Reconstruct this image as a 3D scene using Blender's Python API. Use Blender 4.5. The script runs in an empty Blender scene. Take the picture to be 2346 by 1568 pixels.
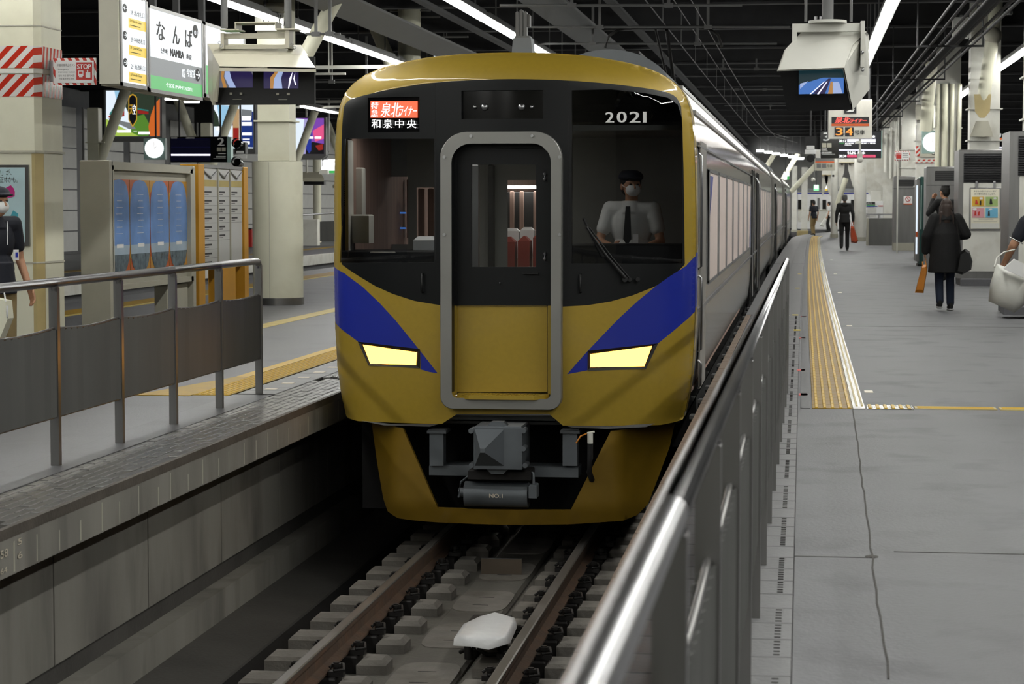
import bpy, bmesh, math, random
from mathutils import Vector as V, Matrix
from mathutils.geometry import delaunay_2d_cdt
random.seed(7)
R = math.radians
SC = bpy.context.scene; COL = SC.collection
# ---------- camera ----------
FPX = 5000.0; PHI = math.atan(317/FPX); PSI = math.atan(665*math.cos(PHI)/FPX)
CAM = V((2.19, 0, 2.56))
FW = V((-math.sin(PSI)*math.cos(PHI), math.cos(PSI)*math.cos(PHI), -math.sin(PHI)))
RT = V((math.cos(PSI), math.sin(PSI), 0)); UP = RT.cross(FW)
cd = bpy.data.cameras.new('camera'); co = bpy.data.objects.new('camera', cd); COL.objects.link(co)
cd.sensor_width = 36; cd.lens = FPX/2346*36; cd.clip_end = 400; cd.clip_start = .05
co.matrix_world = Matrix.Translation(CAM) @ Matrix((RT, UP, -FW)).transposed().to_4x4()
cd.dof.use_dof = True; cd.dof.focus_distance = 18.0; cd.dof.aperture_fstop = 8.0
SC.camera = co
# ---------- world, exposure ----------
w = bpy.data.worlds.new('world'); SC.world = w; w.use_nodes = True
w.node_tree.nodes['Background'].inputs[0].default_value = (.75, .85, 1, 1)
w.node_tree.nodes['Background'].inputs[1].default_value = .02
SC.view_settings.view_transform = 'Standard'; SC.view_settings.look = 'None'
SC.view_settings.exposure = 0.0; SC.view_settings.gamma = 1; SC.view_settings.use_curve_mapping = False
LAMP = 38.0        # radiance of the fluorescent rows
cy = SC.cycles
cy.max_bounces = 6; cy.diffuse_bounces = 2; cy.glossy_bounces = 3; cy.transmission_bounces = 4; cy.transparent_max_bounces = 8
cy.caustics_reflective = False; cy.caustics_refractive = False; cy.sample_clamp_indirect = 2.0
cy.use_denoising = True; cy.use_adaptive_sampling = True; cy.adaptive_threshold = .03
# ---------- pixel helpers ----------
def ray(px, py): return FW*FPX + RT*(px-1173) + UP*(784-py)
def AT(px, py, Y): d = ray(px, py); return CAM + d*(Y/d.y)
def AX(px, py, X): d = ray(px, py); return CAM + d*((X-CAM.x)/d.x)
def AZ(px, py, Z): d = ray(px, py); return CAM + d*((Z-CAM.z)/d.z)
def RP(x0, y0, x1, y1, Y):
    a = AT((x0+x1)/2, y0, Y).z; b = AT((x0+x1)/2, y1, Y).z
    return AT(x0, (y0+y1)/2, Y).x, AT(x1, (y0+y1)/2, Y).x, b, a      # X0 X1 Z0 Z1
ZP = 1.04
def shift(Y):
    s = 5e-5*max(0, Y-20)**2
    if Y > 98: s += .004*(Y-98)**2
    return s
# ---------- materials ----------
def lin(c): return c/12.92 if c <= .04045 else ((c+.055)/1.055)**2.4
def hx(h):
    if isinstance(h, str): return tuple(lin(int(h[i:i+2], 16)/255) for i in (0, 2, 4)) + (1,)
    return tuple(h) + (1,)
def nd(nt, t, **k):
    n = nt.nodes.new(t)
    for a, b in k.items(): setattr(n, a, b)
    return n
def base(name):
    m = bpy.data.materials.new(name); m.use_nodes = True
    nt = m.node_tree; return m, nt, nt.nodes['Principled BSDF'], nt.links.new
def mat(name, col, rough=.5, metal=0, var=.12, scale=3.0, bump=0, bscale=40, stain=None, spec=.5, stretch=None, coat=0):
    m, nt, p, L = base(name)
    tc = nd(nt, 'ShaderNodeTexCoord'); mp = nd(nt, 'ShaderNodeMapping')
    if stretch: mp.inputs['Scale'].default_value = stretch
    L(tc.outputs['Object'], mp.inputs[0])
    n = nd(nt, 'ShaderNodeTexNoise'); n.inputs['Scale'].default_value = scale; n.inputs['Detail'].default_value = 6
    L(mp.outputs[0], n.inputs['Vector'])
    mx = nd(nt, 'ShaderNodeMix', data_type='RGBA'); c = hx(col)
    mx.inputs[6].default_value = tuple(x*(1-var) for x in c[:3])+(1,)
    mx.inputs[7].default_value = tuple(min(1, x*(1+var)) for x in c[:3])+(1,)
    rp = nd(nt, 'ShaderNodeMapRange'); rp.inputs[1].default_value = .3; rp.inputs[2].default_value = .7
    L(n.outputs[0], rp.inputs[0]); L(rp.outputs[0], mx.inputs[0])
    out = mx.outputs[2]
    if stain:
        n2 = nd(nt, 'ShaderNodeTexNoise'); n2.inputs['Scale'].default_value = stain[1]; n2.inputs['Detail'].default_value = 8
        L(mp.outputs[0], n2.inputs['Vector'])
        r2 = nd(nt, 'ShaderNodeMapRange'); r2.inputs[1].default_value = .52; r2.inputs[2].default_value = .72; r2.inputs[4].default_value = stain[2]
        L(n2.outputs[0], r2.inputs[0])
        m2 = nd(nt, 'ShaderNodeMix', data_type='RGBA'); m2.inputs[7].default_value = hx(stain[0])
        L(r2.outputs[0], m2.inputs[0]); L(out, m2.inputs[6]); out = m2.outputs[2]
    L(out, p.inputs['Base Color'])
    p.inputs['Metallic'].default_value = metal; p.inputs['Specular IOR Level'].default_value = spec
    r3 = nd(nt, 'ShaderNodeMapRange'); r3.inputs[3].default_value = max(.02, rough*.85); r3.inputs[4].default_value = min(1, rough*1.15)
    L(n.outputs[0], r3.inputs[0]); L(r3.outputs[0], p.inputs['Roughness'])
    p.inputs['Coat Weight'].default_value = coat; p.inputs['Coat Roughness'].default_value = .04
    if bump:
        b = nd(nt, 'ShaderNodeBump'); b.inputs['Strength'].default_value = bump; b.inputs['Distance'].default_value = .01
        nb = nd(nt, 'ShaderNodeTexNoise'); nb.inputs['Scale'].default_value = bscale; nb.inputs['Detail'].default_value = 4
        L(mp.outputs[0], nb.inputs['Vector']); L(nb.outputs[0], b.inputs['Height']); L(b.outputs[0], p.inputs['Normal'])
    return m
def emit(name, col, s=1.0, basec='101010'):
    m, nt, p, L = base(name)
    p.inputs['Base Color'].default_value = hx(basec); p.inputs['Roughness'].default_value = .3
    p.inputs['Emission Color'].default_value = hx(col); p.inputs['Emission Strength'].default_value = s
    return m
def stripes(name, c1, c2, period, direc=(1, 0, 1), rough=.3, frac=.5, em=0):
    m, nt, p, L = base(name)
    tc = nd(nt, 'ShaderNodeTexCoord'); vm = nd(nt, 'ShaderNodeVectorMath', operation='DOT_PRODUCT')
    vm.inputs[1].default_value = tuple(x/period for x in direc); L(tc.outputs['Object'], vm.inputs[0])
    f = nd(nt, 'ShaderNodeMath', operation='FRACT'); L(vm.outputs['Value'], f.inputs[0])
    g = nd(nt, 'ShaderNodeMath', operation='GREATER_THAN'); g.inputs[1].default_value = frac; L(f.outputs[0], g.inputs[0])
    mx = nd(nt, 'ShaderNodeMix', data_type='RGBA'); mx.inputs[6].default_value = hx(c1); mx.inputs[7].default_value = hx(c2)
    L(g.outputs[0], mx.inputs[0]); L(mx.outputs[2], p.inputs['Base Color']); p.inputs['Roughness'].default_value = rough
    if em: L(mx.outputs[2], p.inputs['Emission Color']); p.inputs['Emission Strength'].default_value = em
    return m
def glass(name, tint=(.8, .82, .85), refl=1.0, dark=0.0):
    m, nt, p, L = base(name); nt.nodes.remove(p)
    out = nt.nodes['Material Output']
    t = nd(nt, 'ShaderNodeBsdfTransparent'); t.inputs[0].default_value = tint+(1,)
    g = nd(nt, 'ShaderNodeBsdfGlossy'); g.inputs['Roughness'].default_value = .02; g.inputs[0].default_value = (refl,)*3+(1,)
    fr = nd(nt, 'ShaderNodeFresnel'); fr.inputs[0].default_value = 1.6
    mx = nd(nt, 'ShaderNodeMixShader'); L(fr.outputs[0], mx.inputs[0]); L(t.outputs[0], mx.inputs[1]); L(g.outputs[0], mx.inputs[2])
    L(mx.outputs[0], out.inputs[0]); return m
M = {}
def mk(k, *a, **kw): M[k] = mat(k, *a, **kw)
mk('concrete_floor', '68686b', .55, var=.16, scale=.9, bump=.25, bscale=60, stain=('444446', 2.2, .55), spec=.35)
mk('concrete_floor_left', '626265', .42, var=.12, scale=.8, bump=.2, bscale=60, stain=('4a4a4c', 1.7, .5), spec=.4)
mk('tile_grey', '6e6e6f', .38, var=.2, scale=5, bump=.2, bscale=50, stain=('4f4e4b', 4, .4))
mk('tile_grey_dark', '545456', .35, var=.2, scale=4, bump=.15)
mk('edge_brick', '5f5e5b', .28, var=.3, scale=2.2, bump=.15)
mk('nosing', '6d5a49', .6, var=.35, scale=4, bump=.5)  # brown of the edge tiles includes the headlight's orange reflection as colour
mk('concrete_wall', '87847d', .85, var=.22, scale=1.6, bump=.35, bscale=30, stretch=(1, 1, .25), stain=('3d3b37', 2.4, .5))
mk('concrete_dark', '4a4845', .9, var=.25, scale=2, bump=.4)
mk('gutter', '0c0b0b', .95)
mk('sleeper', '6a6660', .9, var=.2, scale=5, bump=.5, stain=('4b443b', 3, .5))
mk('slab', '55524c', .9, var=.2, scale=3, bump=.4, stain=('3a362f', 2.5, .6))
mk('rail_top', '77736e', .35, metal=.6, var=.15)
mk('rust', '4c3a2c', .85, var=.35, scale=6, bump=.4, stain=('6a4226', 5, .35))
mk('dark_iron', '242221', .6, metal=.5, var=.3)
mk('steel', 'b4b4b6', .3, metal=1, var=.06, scale=2)
mk('steel_brushed', '8e8d8c', .34, metal=1, var=.1, scale=8, stretch=(1, 1, .1))
mk('steel_louvre', '6f6f6c', .55, metal=.4, var=.10, scale=6, stretch=(1, 1, .1))
mk('train_side', 'c4c2bf', .14, metal=.95, var=.08, scale=3, stretch=(1, .3, 3), bump=.03, bscale=6)
mk('train_side_dull', 'b9b6b0', .3, metal=.7, var=.1, scale=2, stretch=(1, .2, 2))
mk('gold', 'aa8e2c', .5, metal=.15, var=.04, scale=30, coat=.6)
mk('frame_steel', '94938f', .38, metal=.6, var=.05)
mk('gold_skirt_shaded', '7f6313', .5, metal=.15, var=.08, scale=6, coat=.3)  # darker copy of the gold; the skirt's shade is put into the colour
mk('train_blue', '1f2f9c', .38, var=.04, coat=.3)
mk('train_black', '0f1112', .42, var=.06, spec=.3)
mk('black', '0b0b0c', .5, var=.1)
mk('black_gloss', '0a0a0b', .12, var=.05)
mk('rubber', '111112', .7)
mk('coupler_grey', '63686c', .45, metal=.3, var=.12)
mk('roof_grey', '7d8083', .6, var=.1)
mk('white_paint', 'dad9d0', .45, var=.06, scale=2, stain=('a49c86', 3, .35))
mk('cream_paint', 'e0dec8', .5, var=.05, scale=2, stain=('a79b78', 1.6, .25))
mk('cream_yellowed', 'b3a272', .5, var=.1)
mk('grey_paint', 'b3b0a0', .55, var=.06)
mk('housing_cream', 'c9c4b0', .35, var=.03, coat=.2)
mk('mustard', 'c89022', .5, var=.08)
mk('ceiling_black', '0d0d0e', .9)
mk('beam_dark', '2b2b2d', .7, var=.3)
mk('fixture_grey', '6d6d6c', .5)
mk('tactile', '8a6c1e', .5, var=.2, scale=8, stain=('6f5a36', 5, .7), spec=.35)
mk('tactile_left', 'ad8d30', .5, var=.15, scale=8, spec=.35)
mk('kerb', '565049', .7, var=.3, scale=5, bump=.5)
mk('tactile_bar', 'cba318', .45, var=.08)
mk('tactile_worn', '8d8a7c', .25, metal=.3, var=.2, scale=9, bump=.5, bscale=25)
mk('guide_yellow', 'b5a158', .45, var=.12)
mk('plate_white', 'd9cfbb', .4)
mk('mark_yellow', 'e3c93a', .5); mk('mark_red', 'c9504a', .5)
mk('wall_white', 'c6c6c2', .7, var=.06)
mk('plastic_white', 'd8d8d8', .35, var=.05, scale=14, bump=.6, bscale=14)
mk('teal', '1e4a45', .4); mk('teal_light', 'a9c7c1', .4)
mk('red', 'bf2f26', .45); mk('white', 'e6e6e4', .5, var=.03); mk('orange', 'd8612c', .5)
mk('yellow', 'f0c529', .5); mk('bag_orange', 'c57916', .35, var=.15, scale=5); mk('bag_red', 'b0451f', .3, var=.2)
mk('ink', '1c1c1c', .6); mk('green', '2fa04a', .5); mk('plate_brown', '5b5044', .6, metal=.3)
mk('seat_red', '7c2f25', .8, var=.15); mk('curtain', '9b8073', .8, stretch=(12, 12, .3), var=.25)
mk('cab_grey', '85857f', .6); mk('cab_light', 'dedbd0', .6)
mk('blind', 'd2c3bc', .55, var=.04)
mk('skin', 'b98a6c', .55, var=.05); mk('hair', '15120f', .7, var=.2); mk('hair_brown', '2a1b12', .6, var=.2); mk('hair_grey', '4a4a49', .8, var=.3)
mk('navy', '10131f', .8, var=.1); mk('black_cloth', '0c0c0d', .85, var=.15, bump=.4, bscale=25); mk('jeans', '1a2438', .85, var=.15)
mk('khaki', '8d7a55', .8, var=.1); mk('white_cloth', 'd4d4d0', .7, var=.04, bump=.4, bscale=12); mk('dark_hoodie', '19191a', .85, var=.12, bump=.3, bscale=25)
mk('grey_cloth', '3c3c3e', .8); mk('bag_white', 'd5d5cd', .35, var=.06, bump=.5, bscale=10); mk('leather', '101010', .3)
M['lamp'] = emit('lamp', (1, 1, .95), LAMP)
M['head'] = emit('head', (1, .42, .06), 7.0)
M['cab_glow'] = emit('cab_glow', (1, .97, .9), 5.5)
M['interior_lamp'] = emit('interior_lamp', (1, .97, .9), 9)
M['tape'] = stripes('tape', 'b8301f', 'd9d6d0', .145, (1, -.55, -1), .25, .5)
M['tape_side'] = stripes('tape_side', 'b8301f', 'd9d6d0', .10, (0, 1.0, -.2), .12, .5)
M['tape_sign'] = stripes('tape_sign', 'c2382c', 'ecebe8', .075, (1, .3, .5), .35, .5)
M['grille'] = stripes('grille', '0c0c0c', '3a3a3a', .045, (0, 0, 1), .5, .72)
M['glass_cab'] = glass('glass_cab', (.62, .64, .66), 1.0)
M['glass_dark'] = glass('glass_dark', (.35, .36, .38), 1.0)
for k, c, s in [('sc_white', 'ffffff', 1.6), ('sc_sign', 'f6fbff', 1.05), ('sc_green', '4cc464', .8), ('sc_yellow', 'f2cf3e', .9), ('sc_grey', 'a9b0b2', .45),
                ('sc_red', 'ff6a48', 1.3), ('sc_redtxt', 'ff5a50', 1.4), ('sc_wtxt', 'ffffff', 1.3), ('sc_navy', '10103a', .5), ('sc_navybg', '06061c', .5),
                ('sc_blue', '4b7fd0', .8), ('sc_sky', '9fd0ee', .9), ('sc_skyw', 'e8f4ff', 1.0), ('sc_leaf', '6aa33c', .6), ('sc_grass', 'b7d65a', .8), ('sc_forest', '4a5a48', .4),
                ('sc_orange', 'e0702e', .8), ('sc_amber', 'ff9a3c', 1.4), ('sc_teal', '3f9c94', .6), ('sc_dred', 'b8322c', .6), ('sc_dark', '1b1b20', .4), ('sc_gold', 'd9a833', .8),
                ('sc_purple', '8a4fc0', .8), ('sc_pink', 'ee5a90', .9), ('sc_rocket', '2a3fae', .7), ('sc_lav', 'b9b3ea', .8), ('sc_tan', 'c9a679', .8), ('sc_ad2', '27408f', .7),
                ('sc_lcdblue', 'bcd0ff', .7), ('sc_lcdpurple', '3a3068', .45), ('sc_lcdgrey', '8f8f9c', .45), ('sc_lcdorange', 'e0a25a', .6), ('sc_bar', 'e9e6ff', 1.6), ('sc_pinkbar', 'ff5a86', .9),
                ('sc_ltgreen', '8ff0b0', 1.2), ('sc_magenta', 'ff4fb0', .7), ('sc_tealdk', '1f4650', .35)]:
    M[k] = emit(k, c, s)
# ---------- objects ----------
WL = {}
def setp(o, label=None, cat=None, group=None, kind=None):
    if label: o['label'] = label
    if cat: o['category'] = cat
    if group: o['group'] = group
    if kind: o['kind'] = kind
    return o
def thing(name, label, cat, loc=(0, 0, 0), group=None):
    o = bpy.data.objects.new(name, None); COL.objects.link(o); o.location = loc; WL[o.name] = V(loc)
    o.empty_display_size = .1
    return setp(o, label, cat, group)
class B:
    def __init__(s): s.v = []; s.f = []; s.s = []
    def add(s, vs, fs, sm=False):
        n = len(s.v); s.v += [V(q) for q in vs]; s.f += [tuple(i+n for i in f) for f in fs]; s.s += [sm]*len(fs); return s
    def box(s, x0, x1, y0, y1, z0, z1):
        return s.add([(x0, y0, z0), (x1, y0, z0), (x1, y1, z0), (x0, y1, z0), (x0, y0, z1), (x1, y0, z1), (x1, y1, z1), (x0, y1, z1)],
                     [(0, 3, 2, 1), (4, 5, 6, 7), (0, 1, 5, 4), (1, 2, 6, 5), (2, 3, 7, 6), (3, 0, 4, 7)])
    def bbox(s, x0, x1, y0, y1, z0, z1, b=.01):      # top-bevelled box
        return s.add([(x0, y0, z0), (x1, y0, z0), (x1, y1, z0), (x0, y1, z0), (x0, y0, z1-b), (x1, y0, z1-b), (x1, y1, z1-b), (x0, y1, z1-b),
                      (x0+b, y0+b, z1), (x1-b, y0+b, z1), (x1-b, y1-b, z1), (x0+b, y1-b, z1)],
                     [(0, 3, 2, 1), (0, 1, 5, 4), (1, 2, 6, 5), (2, 3, 7, 6), (3, 0, 4, 7), (4, 5, 9, 8), (5, 6, 10, 9), (6, 7, 11, 10), (7, 4, 8, 11), (8, 9, 10, 11)])
    def cyl(s, p, q, r, r2=None, n=12, sm=True, cap=True):
        p, q = V(p), V(q); r2 = r if r2 is None else r2
        d = (q-p).normalized(); a = d.cross(V((0, 0, 1)) if abs(d.z) < .9 else V((1, 0, 0))).normalized(); b = d.cross(a)
        vs = []
        for c, rr in ((p, r), (q, r2)):
            for i in range(n): t = 2*math.pi*i/n; vs.append(c+a*(rr*math.cos(t))+b*(rr*math.sin(t)))
        s.add(vs, [(i, (i+1) % n, n+(i+1) % n, n+i) for i in range(n)], sm)
        if cap: s.add(vs, [tuple(range(n))[::-1], tuple(range(n, 2*n))])
        return s
    def tube(s, pts, r, n=8, sm=True):
        pts = [V(q) for q in pts]; rings = []; m = len(pts)
        for k, c in enumerate(pts):
            d = (pts[min(k+1, m-1)]-pts[max(k-1, 0)]).normalized()
            a = d.cross(V((0, 0, 1)) if abs(d.z) < .9 else V((1, 0, 0))).normalized(); b = d.cross(a)
            rr = r[k] if isinstance(r, (list, tuple)) else r
            rings += [c+a*(rr*math.cos(2*math.pi*i/n))+b*(rr*math.sin(2*math.pi*i/n)) for i in range(n)]
        fs = [(k*n+i, k*n+(i+1) % n, (k+1)*n+(i+1) % n, (k+1)*n+i) for k in range(m-1) for i in range(n)]
        s.add(rings, fs, sm); s.add(rings, [tuple(range(n))[::-1], tuple(range((m-1)*n, m*n))]); return s
    def sph(s, c, r, n=10, m=8):
        c = V(c); r = V(r) if isinstance(r, (list, tuple)) else V((r, r, r)); vs = [c+V((0, 0, r.z))]
        for j in range(1, m):
            t = math.pi*j/m
            for i in range(n): a = 2*math.pi*i/n; vs.append(c+V((r.x*math.sin(t)*math.cos(a), r.y*math.sin(t)*math.sin(a), r.z*math.cos(t))))
        vs.append(c-V((0, 0, r.z))); e = len(vs)-1
        fs = [(0, 1+i, 1+(i+1) % n) for i in range(n)]
        fs += [(1+j*n+i, 1+(j+1)*n+i, 1+(j+1)*n+(i+1) % n, 1+j*n+(i+1) % n) for j in range(m-2) for i in range(n)]
        fs += [(e, 1+(m-2)*n+(i+1) % n, 1+(m-2)*n+i) for i in range(n)]
        return s.add(vs, fs, True)
    def prism(s, pts, ext, sm=False):     # pts: 3D polygon, ext: vector
        pts = [V(q) for q in pts]; e = V(ext); n = len(pts)
        s.add(pts+[q+e for q in pts], [(i, (i+1) % n, n+(i+1) % n, n+i) for i in range(n)], sm)
        return s.add(pts+[q+e for q in pts], [tuple(range(n))[::-1], tuple(range(n, 2*n))])
    def poly(s, pts): return s.add(pts, [tuple(range(len(pts)))])
    def lathe(s, c, prof, n=24):
        c = V(c); vs = [c+V((r*math.cos(2*math.pi*i/n), r*math.sin(2*math.pi*i/n), z)) for r, z in prof for i in range(n)]
        return s.add(vs, [(k*n+i, k*n+(i+1) % n, (k+1)*n+(i+1) % n, (k+1)*n+i) for k in range(len(prof)-1) for i in range(n)], True)
def obj(name, b, m, parent=None, label=None, cat=None, group=None, kind=None, recalc=True, local=False):
    vs = b.v
    if not vs: vs = [V((0, 0, 0))]
    if parent is not None: org = WL[parent.name]; loc = V((0, 0, 0))
    else:
        mn = [min(q[i] for q in vs) for i in range(3)]; mxx = [max(q[i] for q in vs) for i in range(3)]
        org = V(((mn[0]+mxx[0])/2, (mn[1]+mxx[1])/2, mn[2])); loc = org
    if local: org = V((0, 0, 0))
    me = bpy.data.meshes.new(name); me.from_pydata([q-org for q in vs], [], b.f)
    me.polygons.foreach_set('use_smooth', b.s)
    if recalc and len(b.f) < 60000:
        bm = bmesh.new(); bm.from_mesh(me); bmesh.ops.recalc_face_normals(bm, faces=bm.faces); bm.to_mesh(me); bm.free()
    me.materials.append(M[m] if isinstance(m, str) else m)
    o = bpy.data.objects.new(name, me); COL.objects.link(o); o.location = loc
    if parent is not None: o.parent = parent
    WL[o.name] = V(org)
    return setp(o, label, cat, group, kind)
def meshobj(name, me, parent, label=None, cat=None):
    o = bpy.data.objects.new(name, me); COL.objects.link(o); o.parent = parent; WL[o.name] = WL[parent.name] if parent else V((0, 0, 0))
    return setp(o, label, cat)
def dup(src, dloc, rz=0, label=None, group=None):
    r = src.copy(); COL.objects.link(r); r.location = src.location+V(dloc); r.rotation_euler = (0, 0, rz); WL[r.name] = V(r.location)
    if label: r['label'] = label
    if group: r['group'] = group
    for ch in list(src.children):
        c = ch.copy(); COL.objects.link(c); c.parent = r
        for g in list(ch.children):
            d = g.copy(); COL.objects.link(d); d.parent = c
    return r
def inst(src, dloc, parent=None):        # an alike piece sharing mesh data
    o = src.copy(); COL.objects.link(o); o.location = src.location+V(dloc)
    if parent is not None: o.parent = parent
    return o
TX = {}
def textmesh(s):
    if s not in TX:
        cu = bpy.data.curves.new('t', 'FONT'); cu.body = s; cu.size = 1; cu.resolution_u = 3
        ob = bpy.data.objects.new('t', cu); COL.objects.link(ob)
        dg = bpy.context.evaluated_depsgraph_get()
        me = bpy.data.meshes.new_from_object(ob.evaluated_get(dg))
        vs = [tuple(v.co) for v in me.vertices]; fs = [tuple(p.vertices) for p in me.polygons]
        TX[s] = (vs, fs); bpy.data.objects.remove(ob); bpy.data.curves.remove(cu); bpy.data.meshes.remove(me)
    return TX[s]
def fit(b, s, o, rt, up, w, h, shear=0, bold=0):
    """add text s to mesh b, filling the w x h box whose lower-left corner is o"""
    vs, fs = textmesh(s)
    if not vs: return b
    x0 = min(v[0] for v in vs); x1 = max(v[0] for v in vs); y0 = min(v[1] for v in vs); y1 = max(v[1] for v in vs)
    o, rt, up = V(o), V(rt), V(up); nrm = rt.cross(up)
    for k in range(3 if bold else 1):
        dx = (0, bold, -bold)[k]
        b.add([o+rt*((v[0]-x0)/(x1-x0)*w+dx+shear*(v[1]-y0)/(y1-y0)*h)+up*((v[1]-y0)/(y1-y0)*h)+nrm*(.0004*k) for v in vs], fs)
    return b
class Sheet:
    """flat print: shapes given in pixel coordinates on one vertical plane (Y constant, facing the platform end)"""
    def __init__(s, Y, parent): s.Y = Y; s.p = parent; s.k = 0
    def P(s, x, y): return AT(x, y, s.Y-s.k*.002)
    def rect(s, name, m, x0, y0, x1, y1, **k):
        s.k += 1; return obj(name, B().poly([s.P(x0, y1), s.P(x1, y1), s.P(x1, y0), s.P(x0, y0)]), m, s.p, recalc=False, **k)
    def poly(s, name, m, pts, **k):
        s.k += 1; return obj(name, B().poly([s.P(*q) for q in pts]), m, s.p, recalc=False, **k)
    def multi(s, name, m, polys, **k):
        s.k += 1; b = B()
        for q in polys: b.poly([s.P(*c) for c in q])
        return obj(name, b, m, s.p, recalc=False, **k)
    def text(s, name, m, items, bold=0, shear=0, **k):
        s.k += 1; b = B()
        for (t, x0, y0, x1, y1) in items:
            a = s.P(x0, y1); c = s.P(x1, y0); fit(b, t, a, (1, 0, 0), (0, 0, 1), c.x-a.x, c.z-a.z, shear, bold)
        return obj(name, b, m, s.p, recalc=False, **k)
def R4(x0, y0, x1, y1): return [(x0, y1), (x1, y1), (x1, y0), (x0, y0)]
def lines(x0, x1, ys, h): return [R4(x0, y-h/2, x1 if not isinstance(x1, list) else x1[i], y+h/2) for i, y in enumerate(ys)]
# ================= SETTING =================
ORD = 'first second third fourth fifth sixth seventh eighth ninth tenth eleventh twelfth thirteenth fourteenth fifteenth sixteenth seventeenth eighteenth nineteenth twentieth'.split(); ORD += ['twenty-'+q for q in ORD[:9]]+['thirtieth', 'thirty-first', 'thirty-second']
def strip(xf0, xf1, ys, z, zb, closed=True):      # slab along the tracks between two x(Y) curves
    b = B(); a = []
    for y in ys: a += [(xf0(y), y, z), (xf1(y), y, z), (xf0(y), y, zb), (xf1(y), y, zb)]
    fs = []
    for k in range(len(ys)-1):
        i = 4*k; j = i+4
        fs += [(i, i+1, j+1, j), (i+2, j+2, j+3, i+3), (i, j, j+2, i+2), (i+1, i+3, j+3, j+1)]
    n = 4*(len(ys)-1)
    fs += [(0, 2, 3, 1), (n, n+1, n+3, n+2)]
    return b.add(a, fs)
YS = [-6, 4, 12, 20, 30, 40, 50, 60, 70, 80, 90, 98, 104, 110, 116, 122, 128, 134]
ER = lambda y: 1.43+shift(y)
EL = lambda y: -1.49+shift(y)
CX = lambda c: (lambda y: c+shift(y))
CC = lambda c: (lambda y: c)
# right platform
obj('floor', strip(CX(2.17), CC(16), YS, ZP, .7), 'concrete_floor', kind='structure')
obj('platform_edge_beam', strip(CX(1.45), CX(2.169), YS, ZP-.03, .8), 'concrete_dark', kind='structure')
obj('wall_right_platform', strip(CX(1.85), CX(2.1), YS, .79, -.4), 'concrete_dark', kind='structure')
band = obj('platform_tile_band', strip(CX(1.432), CX(2.168), [30.1]+YS[5:], ZP, ZP-.028), 'tile_grey', kind='structure')
WL['platform_tile_band'] = band.location.copy()
bt = B().bbox(1.505, 1.795, 0, .294, ZP-.028, ZP, .004)
nz = B().bbox(1.432, 1.5, 0, .294, ZP-.028, ZP+.002, .006)
# tiles: edge course and two columns, one object per tile
def tile_rows(parent, cols, y0, y1, pitch, zt, m, name, gap=.006):
    for (xa, xb, mm, nm) in cols:
        src = None; y = y0; k = 0
        while y < y1:
            if src is None: src = obj(nm, B().bbox(xa, xb, y, y+pitch-gap, zt-.027, zt, .004), mm, parent)
            else:
                inst(src, (shift(y)-shift(y0), k*pitch, random.uniform(-.0012, .0008)), parent)
            k += 1; y = y0+k*pitch
tile_rows(band, [(1.432, 1.5, 'nosing', 'nosing_tile'), (1.505, 1.797, 'tile_grey_dark', 'floor_tile'), (1.802, 2.168, 'tile_grey', 'floor_tile')], 4.9, 30.1, .3, ZP, None, None)
# drainage slots and white plates on the right tiles
b = B(); wp = B(); ym = B(); rm = B()
for k in range(0, 84):
    y = 4.9+.3*k
    if k % 4 == 3: wp.box(1.93+shift(y), 2.03+shift(y), y+.11, y+.19, ZP, ZP+.003); continue
    for xx in (1.985, 2.105):
        for j in range(5): b.box(xx+shift(y), xx+.022+shift(y), y+.03+j*.055, y+.042+j*.055, ZP-.002, ZP+.0025)
obj('drain_slots', b, 'dark_iron', band, kind='stuff')
plate = obj('marker_plate', wp, 'plate_white', band, label='small pale plates set in the edge tiles')
for (px, py) in ((1826, 757), (1822, 722), (1827, 661), (1832, 628)): p = AZ(px, py, ZP); ym.box(p.x-.04, p.x+.04, p.y-.1, p.y+.1, ZP, ZP+.004)
for (px, py) in ((1835, 849), (1838, 775), (1841, 726), (1840, 905)): p = AZ(px, py, ZP); rm.box(p.x-.035, p.x+.035, p.y-.1, p.y+.1, ZP, ZP+.004)
obj('marker_plate', ym, 'mark_yellow', band, label='yellow marker plates'); obj('marker_plate', rm, 'mark_red', band, label='faded red marker plates')
for k in range(2): obj('trim_1' if k == 0 else 'trim_2', strip(CX((1.86, 2.19)[k]), CX((1.9, 2.262)[k]), [16.3]+YS[4:12] if k else [17.7]+YS[4:12], ZP+.004, ZP-.01), 'tile_grey_dark', kind='structure')
# worn strip and joints on the right floor
fl = bpy.data.objects['floor']
j = B()
prev = V((2.476, 7.0, ZP+.001))
for k in range(1, 36):
    y = 7+.27*k; x = 2.476+.0035*k*.27*3+random.uniform(-.006, .006); q = V((x, y, ZP+.001)); j.prism([prev+V((-.004, 0, 0)), prev+V((.004, 0, 0)), q+V((.004, 0, 0)), q+V((-.004, 0, 0))], (0, 0, .0012)); prev = q
for (x0, x1, y) in ((2.17, 2.5, 9.42), (2.6, 5.5, 9.6), (2.2, 9, 27.4), (1.45, 9, 56)): j.box(x0, x1, y, y+.008, ZP, ZP+.002)
j.sph((2.5, 9.46, ZP), (.03, .045, .003))
obj('floor_joint', j, 'concrete_dark', fl)
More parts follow.
